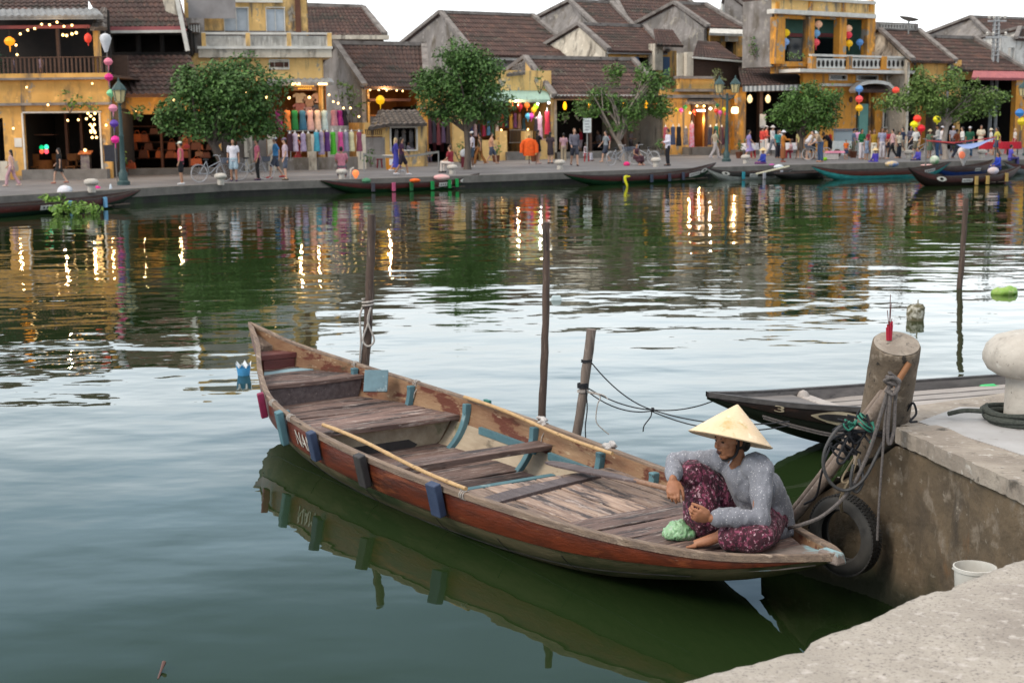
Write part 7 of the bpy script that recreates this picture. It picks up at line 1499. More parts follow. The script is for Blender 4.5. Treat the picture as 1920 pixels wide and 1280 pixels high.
blob('yellow and blue striped basket in the turquoise sampan', 'striped_basket', 'basket', 1672, 314, .35, (.34, .2, .16), 'd8b878', '3c70b0'); blob('green and white lantern bundle at the bow of the turquoise sampan', 'lantern_bundle', 'lantern', 1752, 309, .45, (.24, .2, .22), 'd0d0c4', '2c8a48'); blob('pale pink mat in the turquoise sampan', 'pink_mat', 'mat', 1738, 312, .4, (.34, .2, .05), 'd8a8a4'); blob('green fruit bag beside the pink cart on the quay', 'green_bag', 'bag', 1547, 302, .5, (.12, .1, .1), '7ab018'); blob('pale bundle in front of the rowing woman in blue', 'bundle', 'bundle', 1862, 328, .34, (.24, .2, .16), 'c0a8a0', 'b8b8c8')
mb = MB(); p = onz(1418, 326, .36); mb.span(p, p + Vector((1.5, .5, .30)), .10, .05); solo(mb, 'long_oar', 'long cream oar laid across the grey white sampan', 'oar', cm('dcd4b8'))
mb = MB(); c = onz(1174, 332, .40); mb.tube([c + Vector((.05, 0, .02)), c + Vector((-.05, -.1, .0)), c + Vector((-.04, -.12, -.16)), c + Vector((.02, -.12, -.30)), c + Vector((.04, -.12, -.42))], [.05, .06, .055, .05, .03], 8, sub=3); mb.tube([c, c + Vector((.16, -.05, .03))], [.04, .02], 6); solo(mb, 'yellow_ribbon', 'bright yellow cloth ribbon hanging over the side of the restaurant sampan', 'ribbon', cm('d8d020'))
# white post with orange balloon lantern on the kiosk boat
t = thing('lantern_post', 'white bent post holding an orange lantern at the left of the kiosk sampan', 'lantern post', onz(656, 343, .34)); c = onz(656, 343, .34); mb = MB(); mb.tube([c, c + Vector((.05, 0, .55)), c + Vector((.18, 0, .60))], .03, 6); mb.build('post', whitet, t, True); mb = MB(); q = c + Vector((.24, 0, .36)); mb.lathe([(.02, -.2), (.07, -.14), (.14, 0), (.12, .1), (.05, .15)], q, 12); mb.build('lantern', mat('orange_lantern_silk', (.75, .20, .06), .6, emit=.7), t, True); mb = MB(); mb.tube([q - Vector((0, 0, .2)), q - Vector((0, 0, .42))], .012, 5); mb.build('tassel', cm('c83020'), t, True)
t = thing('lantern_sail', 'white balloon shaped sail with orange lantern print on the blue sampan', 'lantern', onz(1803, 311, .45)); c = onz(1806, 311, .45); mb = MB(); mb.lathe([(.03, 0), (.08, .12), (.22, .42), (.30, .64), (.24, .80), (.1, .88)], c, 14, sy=.6); mb.build('sail', mat('white_lantern_silk', (.7, .66, .64), .7, (.6, .54, .55), 4), t, True); mb = MB(); q = c + Vector((-.12, -.16, .5)); mb.ell(q, (.15, .08, .17), 12); mb.build('lantern', mat('red_orange_silk', (.8, .2, .1), .6, emit=.4), t, True)
# blue sheet on poles
t = thing('blue_canopy', 'sagging pale blue sheet with red edge stretched on poles at the right quay', 'canopy', onz(1820, 300, ZB)); A_, B_, C_, D_ = at(1737, 264, 66), at(1868, 258, 68), at(1836, 274, 64.5), at(1790, 269, 64)
mb = MB(); mb.grid(lambda u, v: A_.lerp(B_, u).lerp(D_.lerp(C_, u), v) - Vector((0, 0, .25 * math.sin(math.pi * u) * (1 - .3 * v))), 14, 5); mb.build('sheet', mat('pale_blue_sheet', (.24, .32, .58), .7, (.2, .27, .5), 2), t, True); mb = MB(); mb.tube([A_, A_.lerp(D_, .5), D_], .03, 5); mb.tube([A_, at(1790, 268, 66), B_], .03, 5); mb.build('red_edge', cm('a03034'), t, True)
for p in (A_, B_): mb = MB(); mb.tube([Vector((p.x, p.y, ZB if p is A_ else .2)), p + Vector((0, 0, .1))], .035, 6); mb.build('pole', greyst, t, True)
# ---------------------------------------------------------------- quay furniture
for i, (px, py, w, lb) in enumerate(((172, 360, 27, 'on the quay below the cafe behind the left sampan'), (414, 346, 23, 'between the first bicycle and the white shirted man'), (641, 336, 21, 'under the seated man in pink shirt'), (848, 327, 20, 'under the seated man in dark red shirt'), (1050, 318, 20, 'behind the bow of the restaurant sampan'), (1230, 313, 19, 'left of the man holding a straw hat'), (1398, 307, 18, 'right of the double lamp post foot'), (1704, 298, 18, 'behind the turquoise sampan below the bicycle'), (1841, 297, 18, 'under the woman in cream dress'))):
    p = onz(px, py, ZB); mushroom('quay_bollard', p, w * p.y / F / .54, bolm, 'pale mushroom bollard ' + lb, 'bollard', 'bollards along the far quay', 20)
lampg = mat('lamp_green_iron', (.035, .075, .075), .5, (.025, .055, .055), 4); lampgl = mat('yellowish_lamp_glass', (.60, .50, .27), .3, (.5, .4, .2), 5)
def lamp_post(label, px, py, ptop, heads, r=.07):
    p = onz(px, py, ZB); t = thing('street_lamp', label, 'street lamp', p, group='green street lamps on the promenade'); hz_ = at(px, ptop, p.y).z; mb = MB()
    hh = hz_ - ZB; mb.lathe([(.24, 0), (.24, .12), (.17, .18), (.17, .45), (.12, .52), (.10, .62), (.085, hh * .45), (.10, hh * .46), (.075, hh * .48), (.06, hh - 1.0), (.09, hh - .97), (.05, hh - .9)], p, 12); mb.build('post', lampg, t, True)
    for dx in heads:
        c = Vector((p.x + dx, p.y, hz_ - .92)); mb = MB(); mb.lathe([(.10, 0), (.17, .06), (.24, .46), (.25, .5)], c, 6, sm=False); g_ = mb.build('lantern_glass', lampgl, t, True); mb = MB()
        for k in range(6): a = 2 * math.pi * k / 6; mb.span(c + Vector((.175 * math.cos(a), .175 * math.sin(a), .06)), c + Vector((.25 * math.cos(a), .25 * math.sin(a), .47)), .025, .025)
        mb.lathe([(.29, .47), (.27, .52), (.17, .66), (.09, .74), (.04, .80), (.03, .92), (1e-5, .93)], c, 6, sm=False); mb.build('lantern_cage', lampg, t, True)
        if dx: mb = MB(); mb.tube([(p.x, p.y, hz_ - 1.25), (p.x + dx * .6, p.y, hz_ - 1.15), (p.x + dx, p.y, hz_ - .95)], .035, 6, sub=3); mb.build('bracket', lampg, t, True)
lamp_post('green iron street lamp with single lantern beside the string of balloon lanterns', 232, 347, 146, (0,)); lamp_post('green iron street lamp with two lanterns in front of the lit dress shop', 1362, 303, 142, (-.42, .42)); lamp_post('green iron street lamp cut by the right edge with colourful lanterns', 1925, 292, 150, (-.35,))
# vertical string of balloon lanterns
def silk(hx, e=.25): return mat('silk_' + hx, hexc(hx), .6, tuple(x * .8 for x in hexc(hx)), 5, emit=e)
def lantern(label, px, py, Y, hx, r=.19, fl=.85, e=.25, tas=True, group=None):
    c = at(px, py, Y); t = thing('silk_lantern', label, 'lantern', c, group=group); mb = MB(); mb.lathe([(.3 * r, -.95 * fl * r), (.72 * r, -.7 * fl * r), (r, 0), (.72 * r, .7 * fl * r), (.3 * r, .95 * fl * r)], c, 14); mb.lathe([(.32 * r, .93 * fl * r), (.32 * r, 1.05 * fl * r)], c, 8); mb.build('silk_body', silk(hx, e), t, True)
    if tas: mb = MB(); mb.tube([c - Vector((0, 0, .9 * fl * r)), c - Vector((0, 0, 1.9 * r))], [.03 * r / .19, .012], 5); mb.build('tassel', silk(hx, 0), t, True)
    mb = MB(); mb.tube([c + Vector((0, 0, fl * r)), c + Vector((0, 0, fl * r + .3))], .008, 4); mb.build('hanger', woodd, t, True); return t
YL = 55.5
for px, py, hx, nm in ((203, 116, 'd87a90', 'topmost rose pink lantern of the vertical string'), (204, 145, 'd0287c', 'upper magenta lantern of the vertical string beside the lamp'), (208, 175, '7cc490', 'mint green lantern of the vertical string beside the lamp'), (212, 203, 'd888a0', 'lower pale pink lantern of the vertical string beside the lamp'), (214, 232, '5a3a98', 'violet lantern of the vertical string beside the lamp'), (216, 262, 'e02890', 'lowest magenta lantern of the vertical string beside the lamp')): lantern(nm, px, py, YL, hx, .175, .8, .18)
c = at(198, 78, YL); t = thing('balloon_lantern', 'white hot air balloon shaped lantern above the vertical lantern string', 'lantern', c); mb = MB(); mb.lathe([(.06, -.40), (.10, -.28), (.19, -.02), (.22, .12), (.17, .24), (.06, .29)], c, 14); mb.build('silk_body', silk('c8c8cc', .1), t, True); mb = MB(); mb.tube([at(197, 60, YL), at(204, 145, YL), at(213, 232, YL), at(217, 300, YL), Vector((at(218, 300, YL).x, YL, ZB))], .022, 6); mb.build('string_pole', greyst, t, True)
lantern('orange pumpkin lantern glowing at the left of the cafe terrace', 18, 78, 60, 'e08818', .22, .8, 1.2); lantern('red and green lantern on the cafe terrace post', 165, 72, 60.2, 'c83828', .16, 1.2, .5)
lantern('large yellow lantern over the mossy kiosk roof', 713, 188, 74.5, 'e8b010', .24, .95, .7)
for px, py, hx, nm, Y in ((1461, 45, 'd8a080', 'peach lantern in the left arcade opening', 94), (1474, 62, 'e0b818', 'yellow lantern in the left arcade opening', 94), (1473, 79, '7898c8', 'blue lantern low in the left arcade opening', 94), (1535, 46, 'd8a888', 'peach lantern in the middle arcade opening', 95.5), (1531, 63, '6898c0', 'pale blue lantern in the middle arcade opening', 95.5), (1530, 80, 'd85058', 'red lantern in the middle arcade opening', 95.5), (1591, 54, 'd8a888', 'peach lantern in the right arcade opening', 97), (1591, 66, 'c83848', 'crimson lantern in the right arcade opening', 97), (1592, 82, 'd8a818', 'amber lantern in the right arcade opening', 97), (1612, 80, '4878b0', 'dark blue lantern at the far right arcade opening', 97.5), (1611, 167, '5888c0', 'blue lantern beside the arcade house door canopy', 94), (1611, 186, 'e05050', 'red lantern beside the arcade house door', 94), (1611, 203, 'e0a818', 'amber lantern beside the arcade house door', 94), (1680, 170, 'e04838', 'red lantern at the right end of the door canopy', 95), (1720, 223, 'e83828', 'orange red lantern over the people by the slim tree', 90), (1714, 234, 'd8d010', 'bright yellow lantern over the people by the slim tree', 90), (1727, 241, 'c81828', 'dark red lantern under the orange one', 90), (1757, 224, 'c8c018', 'yellow lantern under the slim tree crown', 90), (1912, 212, '3070b0', 'blue lantern at the right edge lamp', 82), (1916, 228, 'c8b020', 'yellow lantern at the right edge lamp', 82)): lantern(nm, px, py, Y, hx, .26, .85, .3)
for px, py, nm in ((1059, 199, 'leftmost'), (1105, 199, 'second from left'), (1170, 200, 'third from left'), (1211, 196, 'rightmost')): lantern(nm + ' narrow amber lantern in the dark restaurant front', px, py, 87.5, 'f0a010', .12, 2.0, 2.5, False)
for px, py, nm in ((1406, 186, 'left'), (1440, 186, 'right')): lantern(nm + ' glowing white drum lantern under the striped awning', px, py, 92, 'e8c890', .17, 1.5, 1.4, False)
for px, py, hx, nm in ((1268, 206, 'd8c818', 'yellow lantern left of the lit shop door'), (1277, 207, 'e04898', 'pink lantern left of the lit shop door'), (1285, 201, '2c7830', 'green lantern left of the lit shop door'), (1343, 208, 'd83828', 'red lantern right of the lit shop door'), (1350, 211, 'e05898', 'pink lantern right of the lit shop door'), (1357, 205, 'd0c018', 'yellow lantern right of the lit shop door'), (1345, 198, '286038', 'green lantern right of the lit shop door'), (1362, 214, 'c82838', 'crimson lantern beside the lit drum lamp'), (1228, 196, 'd07030', 'orange lantern behind the sparse pale tree'), (1303, 209, 'e05030', 'orange red lantern at the lit shop door')): lantern(nm, px, py, 89.5, hx, .14, .9, .3)
for px, py, hx, nm in ((958, 197, 'd85818', 'orange lantern in the clothes shop'), (988, 198, 'e07020', 'round orange lantern among the shop clothes'), (1001, 206, 'e0a018', 'amber lantern among the shop clothes'), (1005, 200, '88b820', 'lime lantern among the shop clothes'), (990, 218, '50a0c0', 'small blue lantern among the shop clothes'), (996, 218, 'c03890', 'small magenta lantern among the shop clothes'), (975, 200, 'a81828', 'dark red lantern in the clothes shop')): lantern(nm, px, py, 84, hx, .17, 1.0, .35)
# ---------------------------------------------------------------- lit bulbs and shop lamps
warm = (1.0, .62, .28)
glow = mat('warm_bulb', (1, .62, .24), .5, emit=3.6); gloww = mat('white_bulb', (1, .93, .84), .5, emit=4.5)
BULB = {}
def bulbs(name, label, pts, Y, r=.05, m=None, wire=True, cat='string lights'):
    P_ = [at(px, py, Y) for px, py in pts]; t = thing(name, label, cat, P_[0])
    for p in P_:
        k = (round(r, 3), m or glow)
        if k not in BULB: mb = MB(); mb.ell((0, 0, 0), r, 10); BULB[k] = mb.mesh('bulb', m or glow)
        o = bpy.data.objects.new('bulb', BULB[k]); COL.objects.link(o); o.parent = t; o.location = p - P_[0]
    if wire: mb = MB(); mb.tube([p + Vector((0, 0, r * .9)) for p in sorted(P_, key=lambda q: q.x)], .010, 4); mb.build('cord', woodd, t, True)
    return t
def glim(name, px, py, Y, power, col=warm, rad=.045):
    l = bpy.data.lights.new(name, 'POINT'); l.energy = power * .6; l.color = col; l.shadow_soft_size = rad; o = bpy.data.objects.new(name, l); COL.objects.link(o); o.location = at(px, py, Y); return o
bulbs('bulb_curtain', 'curtain of warm bulbs in the right half of the cafe door', [(165, 213), (178, 213), (162, 223), (170, 218), (176, 224), (169, 234), (177, 234), (173, 238), (170, 246), (177, 246), (174, 242), (171, 248), (178, 249), (173, 258), (181, 258)], 60.2, 0.055, wire=False)
bulbs('string_lights', 'warm bulbs strung along the cafe terrace ceiling', [(38, 64), (52, 57), (65, 54), (78, 46), (93, 47), (107, 42), (120, 50), (135, 48)], 60.3, 0.050); bulbs('string_lights', 'cluster of warm bulbs over the right of the cafe terrace', [(118, 66), (125, 67), (135, 64), (143, 62)], 61, 0.060); bulbs('string_lights', 'two small bulbs at the left terrace post', [(30, 85), (32, 103)], 60.5, 0.050)
bulbs('wall_lamp', 'pair of warm lamps on the upper cafe wall', [(50, 164), (173, 157)], 60.6, 0.044, wire=False, cat='lamp'); bulbs('wall_lamp', 'warm wall lamp left of the cafe door', [(25, 241)], 60.5, 0.051, wire=False, cat='lamp'); bulbs('wall_lamp', 'warm wall lamp right of the cafe door', [(199, 235)], 60.5, 0.051, wire=False, cat='lamp'); bulbs('ceiling_lamp', 'row of warm lamps inside the cafe door', [(90, 197), (127, 226), (147, 225)], 60.1, 0.048, wire=False, cat='lamp'); bulbs('ceiling_lamp', 'bright warm lamp at the leather shop entrance', [(253, 208)], 64.5, 0.058, wire=False, cat='lamp')
bulbs('tree_lights', 'few small bulbs hanging in the large double crowned tree', [(326, 188), (462, 175), (500, 183)], 57, 0.045, wire=False); bulbs('star_lamp', 'left star shaped warm lamp over the dresses', [(542, 184)], 70, 0.068, wire=False, cat='lamp'); bulbs('star_lamp', 'right star shaped warm lamp over the dresses', [(580, 183)], 70.3, 0.068, wire=False, cat='lamp')
bulbs('string_lights', 'warm bulbs strung from dress shop to the feathery tree', [(617, 178), (625, 191), (634, 194), (644, 203), (657, 203), (673, 219)], 68, 0.051); bulbs('string_lights', 'warm bulbs under the eave of the grey gable house', [(694, 169), (710, 169), (725, 170), (744, 170), (755, 171)], 78, 0.048)
bulbs('shop_lamp', 'white lamp hanging under the tall rounded tree', [(903, 190)], 71, 0.075, gloww, False, 'lamp'); bulbs('shop_lamp', 'small white lamp under the pale green awning', [(967, 189)], 83, 0.054, gloww, False, 'lamp'); bulbs('shop_lamp', 'bright white lamp at the right of the green awning', [(1008, 195)], 83, 0.061, gloww, False, 'lamp'); bulbs('shop_lamp', 'brightest white lamp on the shop corner pillar', [(1029, 193)], 84, 0.075, gloww, False, 'lamp'); bulbs('gate_lamp', 'warm globe lamp on the left gate pillar', [(940, 244)], 84, 0.061, None, False, 'lamp'); bulbs('gate_lamp', 'warm globe lamp on the right gate pillar', [(990, 243)], 84.6, 0.061, None, False, 'lamp')
bulbs('shop_lamp', 'bright lamp left of the lit shop door', [(1294, 212)], 89.6, 0.075, None, False, 'lamp'); bulbs('shop_lamp', 'very bright lamp right of the lit shop door', [(1332, 204)], 90.6, 0.088, gloww, False, 'lamp'); bulbs('shop_lamp', 'pair of warm lamps above the lit shop door', [(1307, 199), (1320, 199)], 90.2, 0.068, None, False, 'lamp')
def tube_lamp(label, px, py, w, Y, m=None):
    t = thing('tube_lamp', label, 'lamp', at(px, py, Y)); a, b_ = at(px - w / 2, py, Y), at(px + w / 2, py, Y); mb = MB(); mb.tube([a, b_], .045, 8); mb.build('tube', m or glow, t, True); mb = MB(); mb.span(a + Vector((0, .03, .07)), b_ + Vector((0, .03, .07)), .09, .05); mb.build('fitting', whitet, t, True)
tube_lamp('white tube lamp over the lit shop door', 1314, 208, 16, 90.2, gloww); tube_lamp('left warm tube lamp beside the dress shop sign', 554, 158, 18, 70); tube_lamp('right warm tube lamp beside the dress shop sign', 605, 158, 17, 70.6)
t = thing('drum_lamp', 'square glowing lamp on a bracket beside the lit dress shop', 'lamp', at(1378, 208, 90)); mb = MB(); c = at(1378, 207, 90); mb.lathe([(.16, -.2), (.22, -.16), (.22, .14), (.14, .2)], c, 12); mb.build('shade', mat('lit_lamp_shade', (1, .75, .42), .6, emit=2), t, True); mb = MB(); mb.tube([c + Vector((.2, .2, .3)), c + Vector((0, 0, .3)), c + Vector((0, 0, .18))], .025, 5); mb.build('bracket', woodd, t, True)
for a in ((110, 225, 58.5, 60), (165, 235, 58.8, 60), (100, 70, 59.5, 70), (260, 215, 64, 90), (330, 235, 65, 60), (555, 178, 70.5, 110), (590, 178, 71, 100), (725, 172, 79, 160), (25, 238, 59.8, 14), (199, 233, 59.8, 14), (970, 196, 84, 150), (1120, 200, 88, 30), (1440, 190, 93, 50)): glim('shop_glow', *a)
glim('shop_glow', 1012, 200, 83, 120, (1, .9, .78)); glim('shop_glow', 1294, 214, 89.2, 70); glim('shop_glow', 1333, 208, 90, 110, (1, .78, .5)); glim('shop_glow', 1378, 212, 89.6, 70); glim('shop_glow', 1312, 225, 92.5, 60)
# ---------------------------------------------------------------- dresses, clothes and goods
bustm = mat('white_bust', (.62, .60, .58), .6)
def dress(label, px, y0, y1, w, Y, hx, bust=False, hx2=None, group='dresses on display', sl=0):
    a = at(px, y0, Y); b_ = at(px, y1, Y); Hd = a.z - b_.z; k = w * Y / F / 2; base = Vector((a.x, a.y, b_.z)); t = thing('hanging_dress', label, 'dress', base, group=group); rr = random.Random(int(px * 3 + y0)); mb = MB(); n = 16; vs = []
    P_ = [(0, 1.0), (.12, .97), (.35, .93), (.5, .82), (.62, .72), (.74, .82), (.88, .86), (.96, .8), (1, .35)]
    for z, r in P_:
        for j in range(n): q = 2 * math.pi * j / n; fo = 1 + (.10 * (1 - z)) * math.sin(q * 5 + px); vs.append(base + Vector((k * r * math.cos(q) * fo, k * .42 * r * math.sin(q) * fo, z * Hd)))
    mb.add(vs, [(i * n + j, i * n + (j + 1) % n, (i + 1) * n + (j + 1) % n, (i + 1) * n + j) for i in range(len(P_) - 1) for j in range(n)], 0, True)
    if sl:
        for s in (-1, 1): mb.tube([base + Vector((s * k * .7, 0, Hd * .95)), base + Vector((s * k * 1.15, 0, Hd * .78)), base + Vector((s * k * 1.25, 0, Hd * .6))], [.06, .06, .055], 7)
    m = cm(hx) if not hx2 else mat('print_%s_%s' % (hx, hx2), hexc(hx), .8, hexc(hx2), 7); mb.build('cloth', m, t, True); mb = MB()
    if bust: mb.lathe([(.35 * k, .98 * Hd), (.42 * k, 1.02 * Hd), (.18 * k, 1.05 * Hd), (.16 * k, 1.12 * Hd), (1e-5, 1.13 * Hd)], base, 10); mb.build('bust', bustm, t, True)
    else: mb.tube([base + Vector((-k * .6, 0, Hd)), base + Vector((0, 0, Hd + .08)), base + Vector((k * .6, 0, Hd))], .012, 5); mb.build('hanger', woodr, t, True)
for px, hx, nm in ((522, '8a2860', 'plum'), (538, 'd07838', 'orange'), (552, '187038', 'emerald green'), (567, '2c6080', 'steel blue'), (581, 'c09a98', 'dusty pink'), (595, 'c8b0a4', 'beige'), (608, 'a4bcc4', 'pale blue'), (626, 'a87888', 'mauve'), (636, '9c2478', 'magenta'), (645, '1c1820', 'black')): dress(nm + ' dress in the upper hanging row of the dress shop', px, 207, 244 if px < 620 else 236, 14, 70.6 + (px - 522) * .012, hx)
for px, hx, h2, nm in ((543, '3a1c2c', None, 'dark wine'), (553, 'd0c0cc', 'a890a8', 'white printed'), (568, 'b0a0b8', '8a7898', 'lilac lace'), (578, '988870', None, 'khaki'), (593, '48a0b8', None, 'turquoise'), (602, 'a898b0', '807090', 'grey violet'), (613, '5a3070', None, 'deep purple'), (624, '50b030', None, 'lime green'), (638, 'd05090', None, 'hot pink'), (648, '9088a0', None, 'grey lavender'), (659, 'd8d0a8', None, 'cream'), (673, '8c4860', None, 'dusky rose')): dress(nm + ' dress on a white bust in the lower row of the dress shop', px, 250 if px < 580 else 247, 284 + (6 if hx in ('50b030', 'a898b0') else 0), 11.5, 67.3 + (px - 548) * .013, hx, True, h2)
mb = MB(); mb.tube([at(538, 246, 67.9), at(680, 245, 69.4)], .02, 6); mb.tube([at(545, 246, 68), at(545, 300, 68)], .025, 6); mb.tube([at(676, 246, 69.3), at(676, 300, 69.3)], .025, 6); solo(mb, 'clothes_rail', 'metal clothes rail holding the lower row of dresses', 'rail', zinc)
for i, (px, py, hx) in enumerate(((562, 184, 'c8b8a8'), (580, 192, 'b09080'), (597, 184, 'c8a8a0'), (562, 203, 'a87070'), (580, 207, 'b898a0'), (597, 205, '5a6478'))):
    p = at(px, py, 73.2); mb = MB(); mb.prism([p + Vector((x, 0, z)) for x, z in ((-.2, -.24), (.2, -.24), (.2, .1), (.32, .02), (.36, .12), (.2, .24), (.08, .24), (0, .2), (-.08, .24), (-.2, .24), (-.36, .12), (-.32, .02), (-.2, .1))], (0, .04, 0)); solo(mb, 'hanging_shirt', ['beige t-shirt at upper left of the wall display', 'brown t-shirt at upper centre of the wall display', 'pale pink t-shirt at upper right of the wall display', 'rust t-shirt at lower left of the wall display', 'dusty pink t-shirt at lower centre of the wall display', 'slate blue t-shirt at lower right of the wall display'][i], 't-shirt', cm(hx), 't-shirts on the dress shop wall')
for px, y0, y1, w, hx, h2, nm in ((1012, 216, 262, 11, 'c8b0bc', 'b07890', 'long pink and white dress at the clothes shop corner'), (1026, 208, 252, 11, 'c02c44', None, 'long crimson dress at the clothes shop corner'), (1005, 222, 246, 8, '2a2028', None, 'short black dress behind the long pink dress')): dress(nm, px, y0, y1, w, 83.4, hx, True, h2)
for px, y0, y1, hx, h2, nm in ((1248, 238, 270, 'b05060', None, 'coral dress at the left of the lit shop wall'), (1262, 237, 272, '3a4460', None, 'slate dress at the left of the lit shop wall'), (1273, 237, 274, '10121e', None, 'navy black dress at the left of the lit shop wall'), (1286, 240, 272, '4a4650', '8a8078', 'grey printed dress left of the lit door'), (1297, 232, 276, 'b0a0b8', 'c05060', 'white printed dress left of the lit door'), (1332, 238, 272, '3a3440', None, 'charcoal dress right of the lit door'), (1343, 236, 268, '0c6050', None, 'teal green dress right of the lit door'), (1353, 238, 272, '5a2430', '2a2434', 'wine printed dress right of the lit door'), (1363, 238, 270, '6a2c38', None, 'maroon dress beside the street lamp')): dress(nm, px, y0, y1, 10, 90.0 + (px - 1290) * .008, hx, True, h2)
for px, y0, y1, w, hx, nm in ((884, 232, 258, 7, '38508a', 'royal blue'), (891, 228, 256, 7, 'c8b0b8', 'blush'), (898, 232, 258, 7, '2a2834', 'ink black'), (907, 230, 256, 7, 'a03050', 'raspberry'), (916, 226, 254, 7, '5a88b0', 'denim blue'), (924, 230, 256, 7, '3c5a40', 'moss green'), (932, 228, 256, 7, 'd8c8c0', 'ivory'), (941, 214, 240, 7, '8a3a28', 'brick red'), (950, 212, 240, 7, '1c2440', 'midnight blue'), (958, 214, 242, 7, 'b89040', 'ochre'), (966, 212, 240, 7, '704878', 'violet'), (974, 214, 242, 7, '987868', 'taupe'), (982, 222, 246, 7, '284a58', 'petrol blue')): dress(nm + ' garment hanging in the clothes shop under the green awning', px, y0, y1, w, 86.2, hx)
for px, y0, y1, hx, nm in ((806, 222, 270, '4a2430', 'burgundy'), (814, 226, 268, '2c2a38', 'slate violet'), (822, 222, 272, '6a3038', 'dull red'), (831, 228, 268, '54405a', 'dusty violet'), (840, 224, 270, '3a2a28', 'chocolate')): dress(nm + ' garment hanging in the dark gateway beside the kiosk', px, y0, y1, 8, 79.3, hx)
def stool(label, px, py, hx='a81c28', s=1.0):
    p = onz(px, py, ZB); t = thing('plastic_stool', label, 'stool', p, group='small stools on the promenade'); mb = MB(); mb.lathe([(.15 * s, .40 * s), (.17 * s, .42 * s), (.17 * s, .45 * s), (1e-5, .45 * s)], p, 12); mb.build('seat', cm(hx, .4), t, True)
    for a in (.785, 2.356, 3.927, 5.498): mb = MB(); mb.span(p + Vector((.17 * s * math.cos(a), .17 * s * math.sin(a), 0)), p + Vector((.12 * s * math.cos(a), .12 * s * math.sin(a), .42 * s)), .04, .04); mb.build('leg', cm(hx, .4), t, True)
for px, py, nm, hx in ((712, 315, 'dark red stool left of the orange street stall', '7a2030'), (1100, 303, 'red stool under the seated child', 'a81c28'), (1412, 296, 'red stool left of the coral dressed women', 'a81c28'), (1478, 297, 'crimson stool under the easel sitter', '8c1c30'), (1845, 290, 'red stool left of the red tables', 'b01c2c'), (1888, 289, 'red stool right of the red tables', 'b01c2c'), (786, 307, 'pale grey stool behind the low net', '9a98a0')): stool(nm, px, py, hx)
def potted(label, px, py, w, seed):
    p = onz(px, py, ZB); t = thing('potted_plant', label, 'plant', p, group='potted plants at the house fronts'); mb = MB(); mb.lathe([(.16, 0), (.22, .34), (.24, .36), (.20, .37), (1e-5, .33)], p, 12); mb.build('pot', cm('7a4a34'), t, True); q = random.Random(seed); leafobj(leaves([((p.x + q.uniform(-.15, .15), p.y + q.uniform(-.1, .1), p.z + .5 + .2 * k), .26 * w) for k in range(3)], 60, .16, seed), 'foliage', (lf1, lf2, lf3)[seed % 3], t)
for i, (px, py, w, nm) in enumerate(((232, 330, 1.0, 'potted plant between cafe and leather shop'), (412, 322, 1.1, 'potted plant behind the large double crowned tree'), (930, 304, .9, 'potted plant before the yellow counter of the clothes shop'), (1002, 303, .8, 'potted plant behind the orange jacket'), (1386, 297, 1.1, 'potted plant at the orange pillar of the awning restaurant'), (1600, 296, 1.0, 'potted plant at the left of the arcade door'), (1652, 293, 1.0, 'potted plant under the arcade window'), (1800, 291, 1.1, 'potted plant at the dark front of the red table restaurant'))): potted(nm, px, py, w, i + 50)
# orange jacket on a stand
t = thing('orange_jacket', 'bright orange jacket hanging on a stand at the clothes shop gate', 'jacket', onz(992, 309, ZB)); c = at(992, 276, 76); mb = MB(); mb.lathe([(.30, -.45), (.33, -.3), (.30, 0), (.32, .25), (.26, .38), (.10, .46)], c, 14, sy=.45)
for s in (-1, 1): mb.tube([c + Vector((s * .25, 0, .34)), c + Vector((s * .38, -.03, .1)), c + Vector((s * .40, -.05, -.3))], [.10, .11, .09], 8)
mb.build('jacket', cm('f0601c'), t, True); mb = MB(); mb.tube([(c.x, c.y, ZB), (c.x, c.y, c.z + .6)], .025, 6); mb.build('stand', woodd, t, True)
# leather goods
rr = random.Random(6); BG = {}
for i in range(30):
    hx = rr.choice(['8a4018', 'a04c18', '5a2c14', '6e3416', 'b0541c', '40200f']); px = rr.uniform(240, 400); row = rr.randrange(5); py = 236 + row * 15; w, h_ = rr.uniform(.3, .6), rr.uniform(.22, .36)
    if hx not in BG:
        mb = MB(); mb.box((0, 0, .15), (.46, .2, .30), taper=.82); mb.tube([(-.12, 0, .3), (-.08, 0, .42), (.08, 0, .42), (.12, 0, .3)], .015, 6, sub=3); BG[hx] = mb.mesh('bag', cm(hx, .5))
    o = bpy.data.objects.new('leather_bag', BG[hx]); COL.objects.link(o); o.location = at(px, py, 67.2); o.scale = (w / .46, 1, h_ / .3); tag(o, 'brown leather bag among the goods on the dark shop shelves', 'bag', 'leather goods on the shelves')
for i, (px, py, w, hx, nm) in enumerate(((368, 304, 20, 'c0541c', 'large orange leather bag on the floor at the leather shop'), (373, 289, 13, '8a5028', 'tan leather bag above the large orange one'), (245, 311, 18, '9a4420', 'rust leather case at the left foot of the leather shop'), (350, 275, 10, 'a82828', 'red leather bag hanging at the leather shop'))):
    p = at(px, py, 64.5); mb = MB(); k = w * 64.5 / F; mb.box(p, (k, .25, k * .62), taper=.88); mb.tube([p + Vector((-k * .25, 0, k * .3)), p + Vector((0, 0, k * .55)), p + Vector((k * .25, 0, k * .3))], .02, 6, sub=3); solo(mb, 'leather_bag', nm, 'bag', cm(hx, .5), bevel=.03)
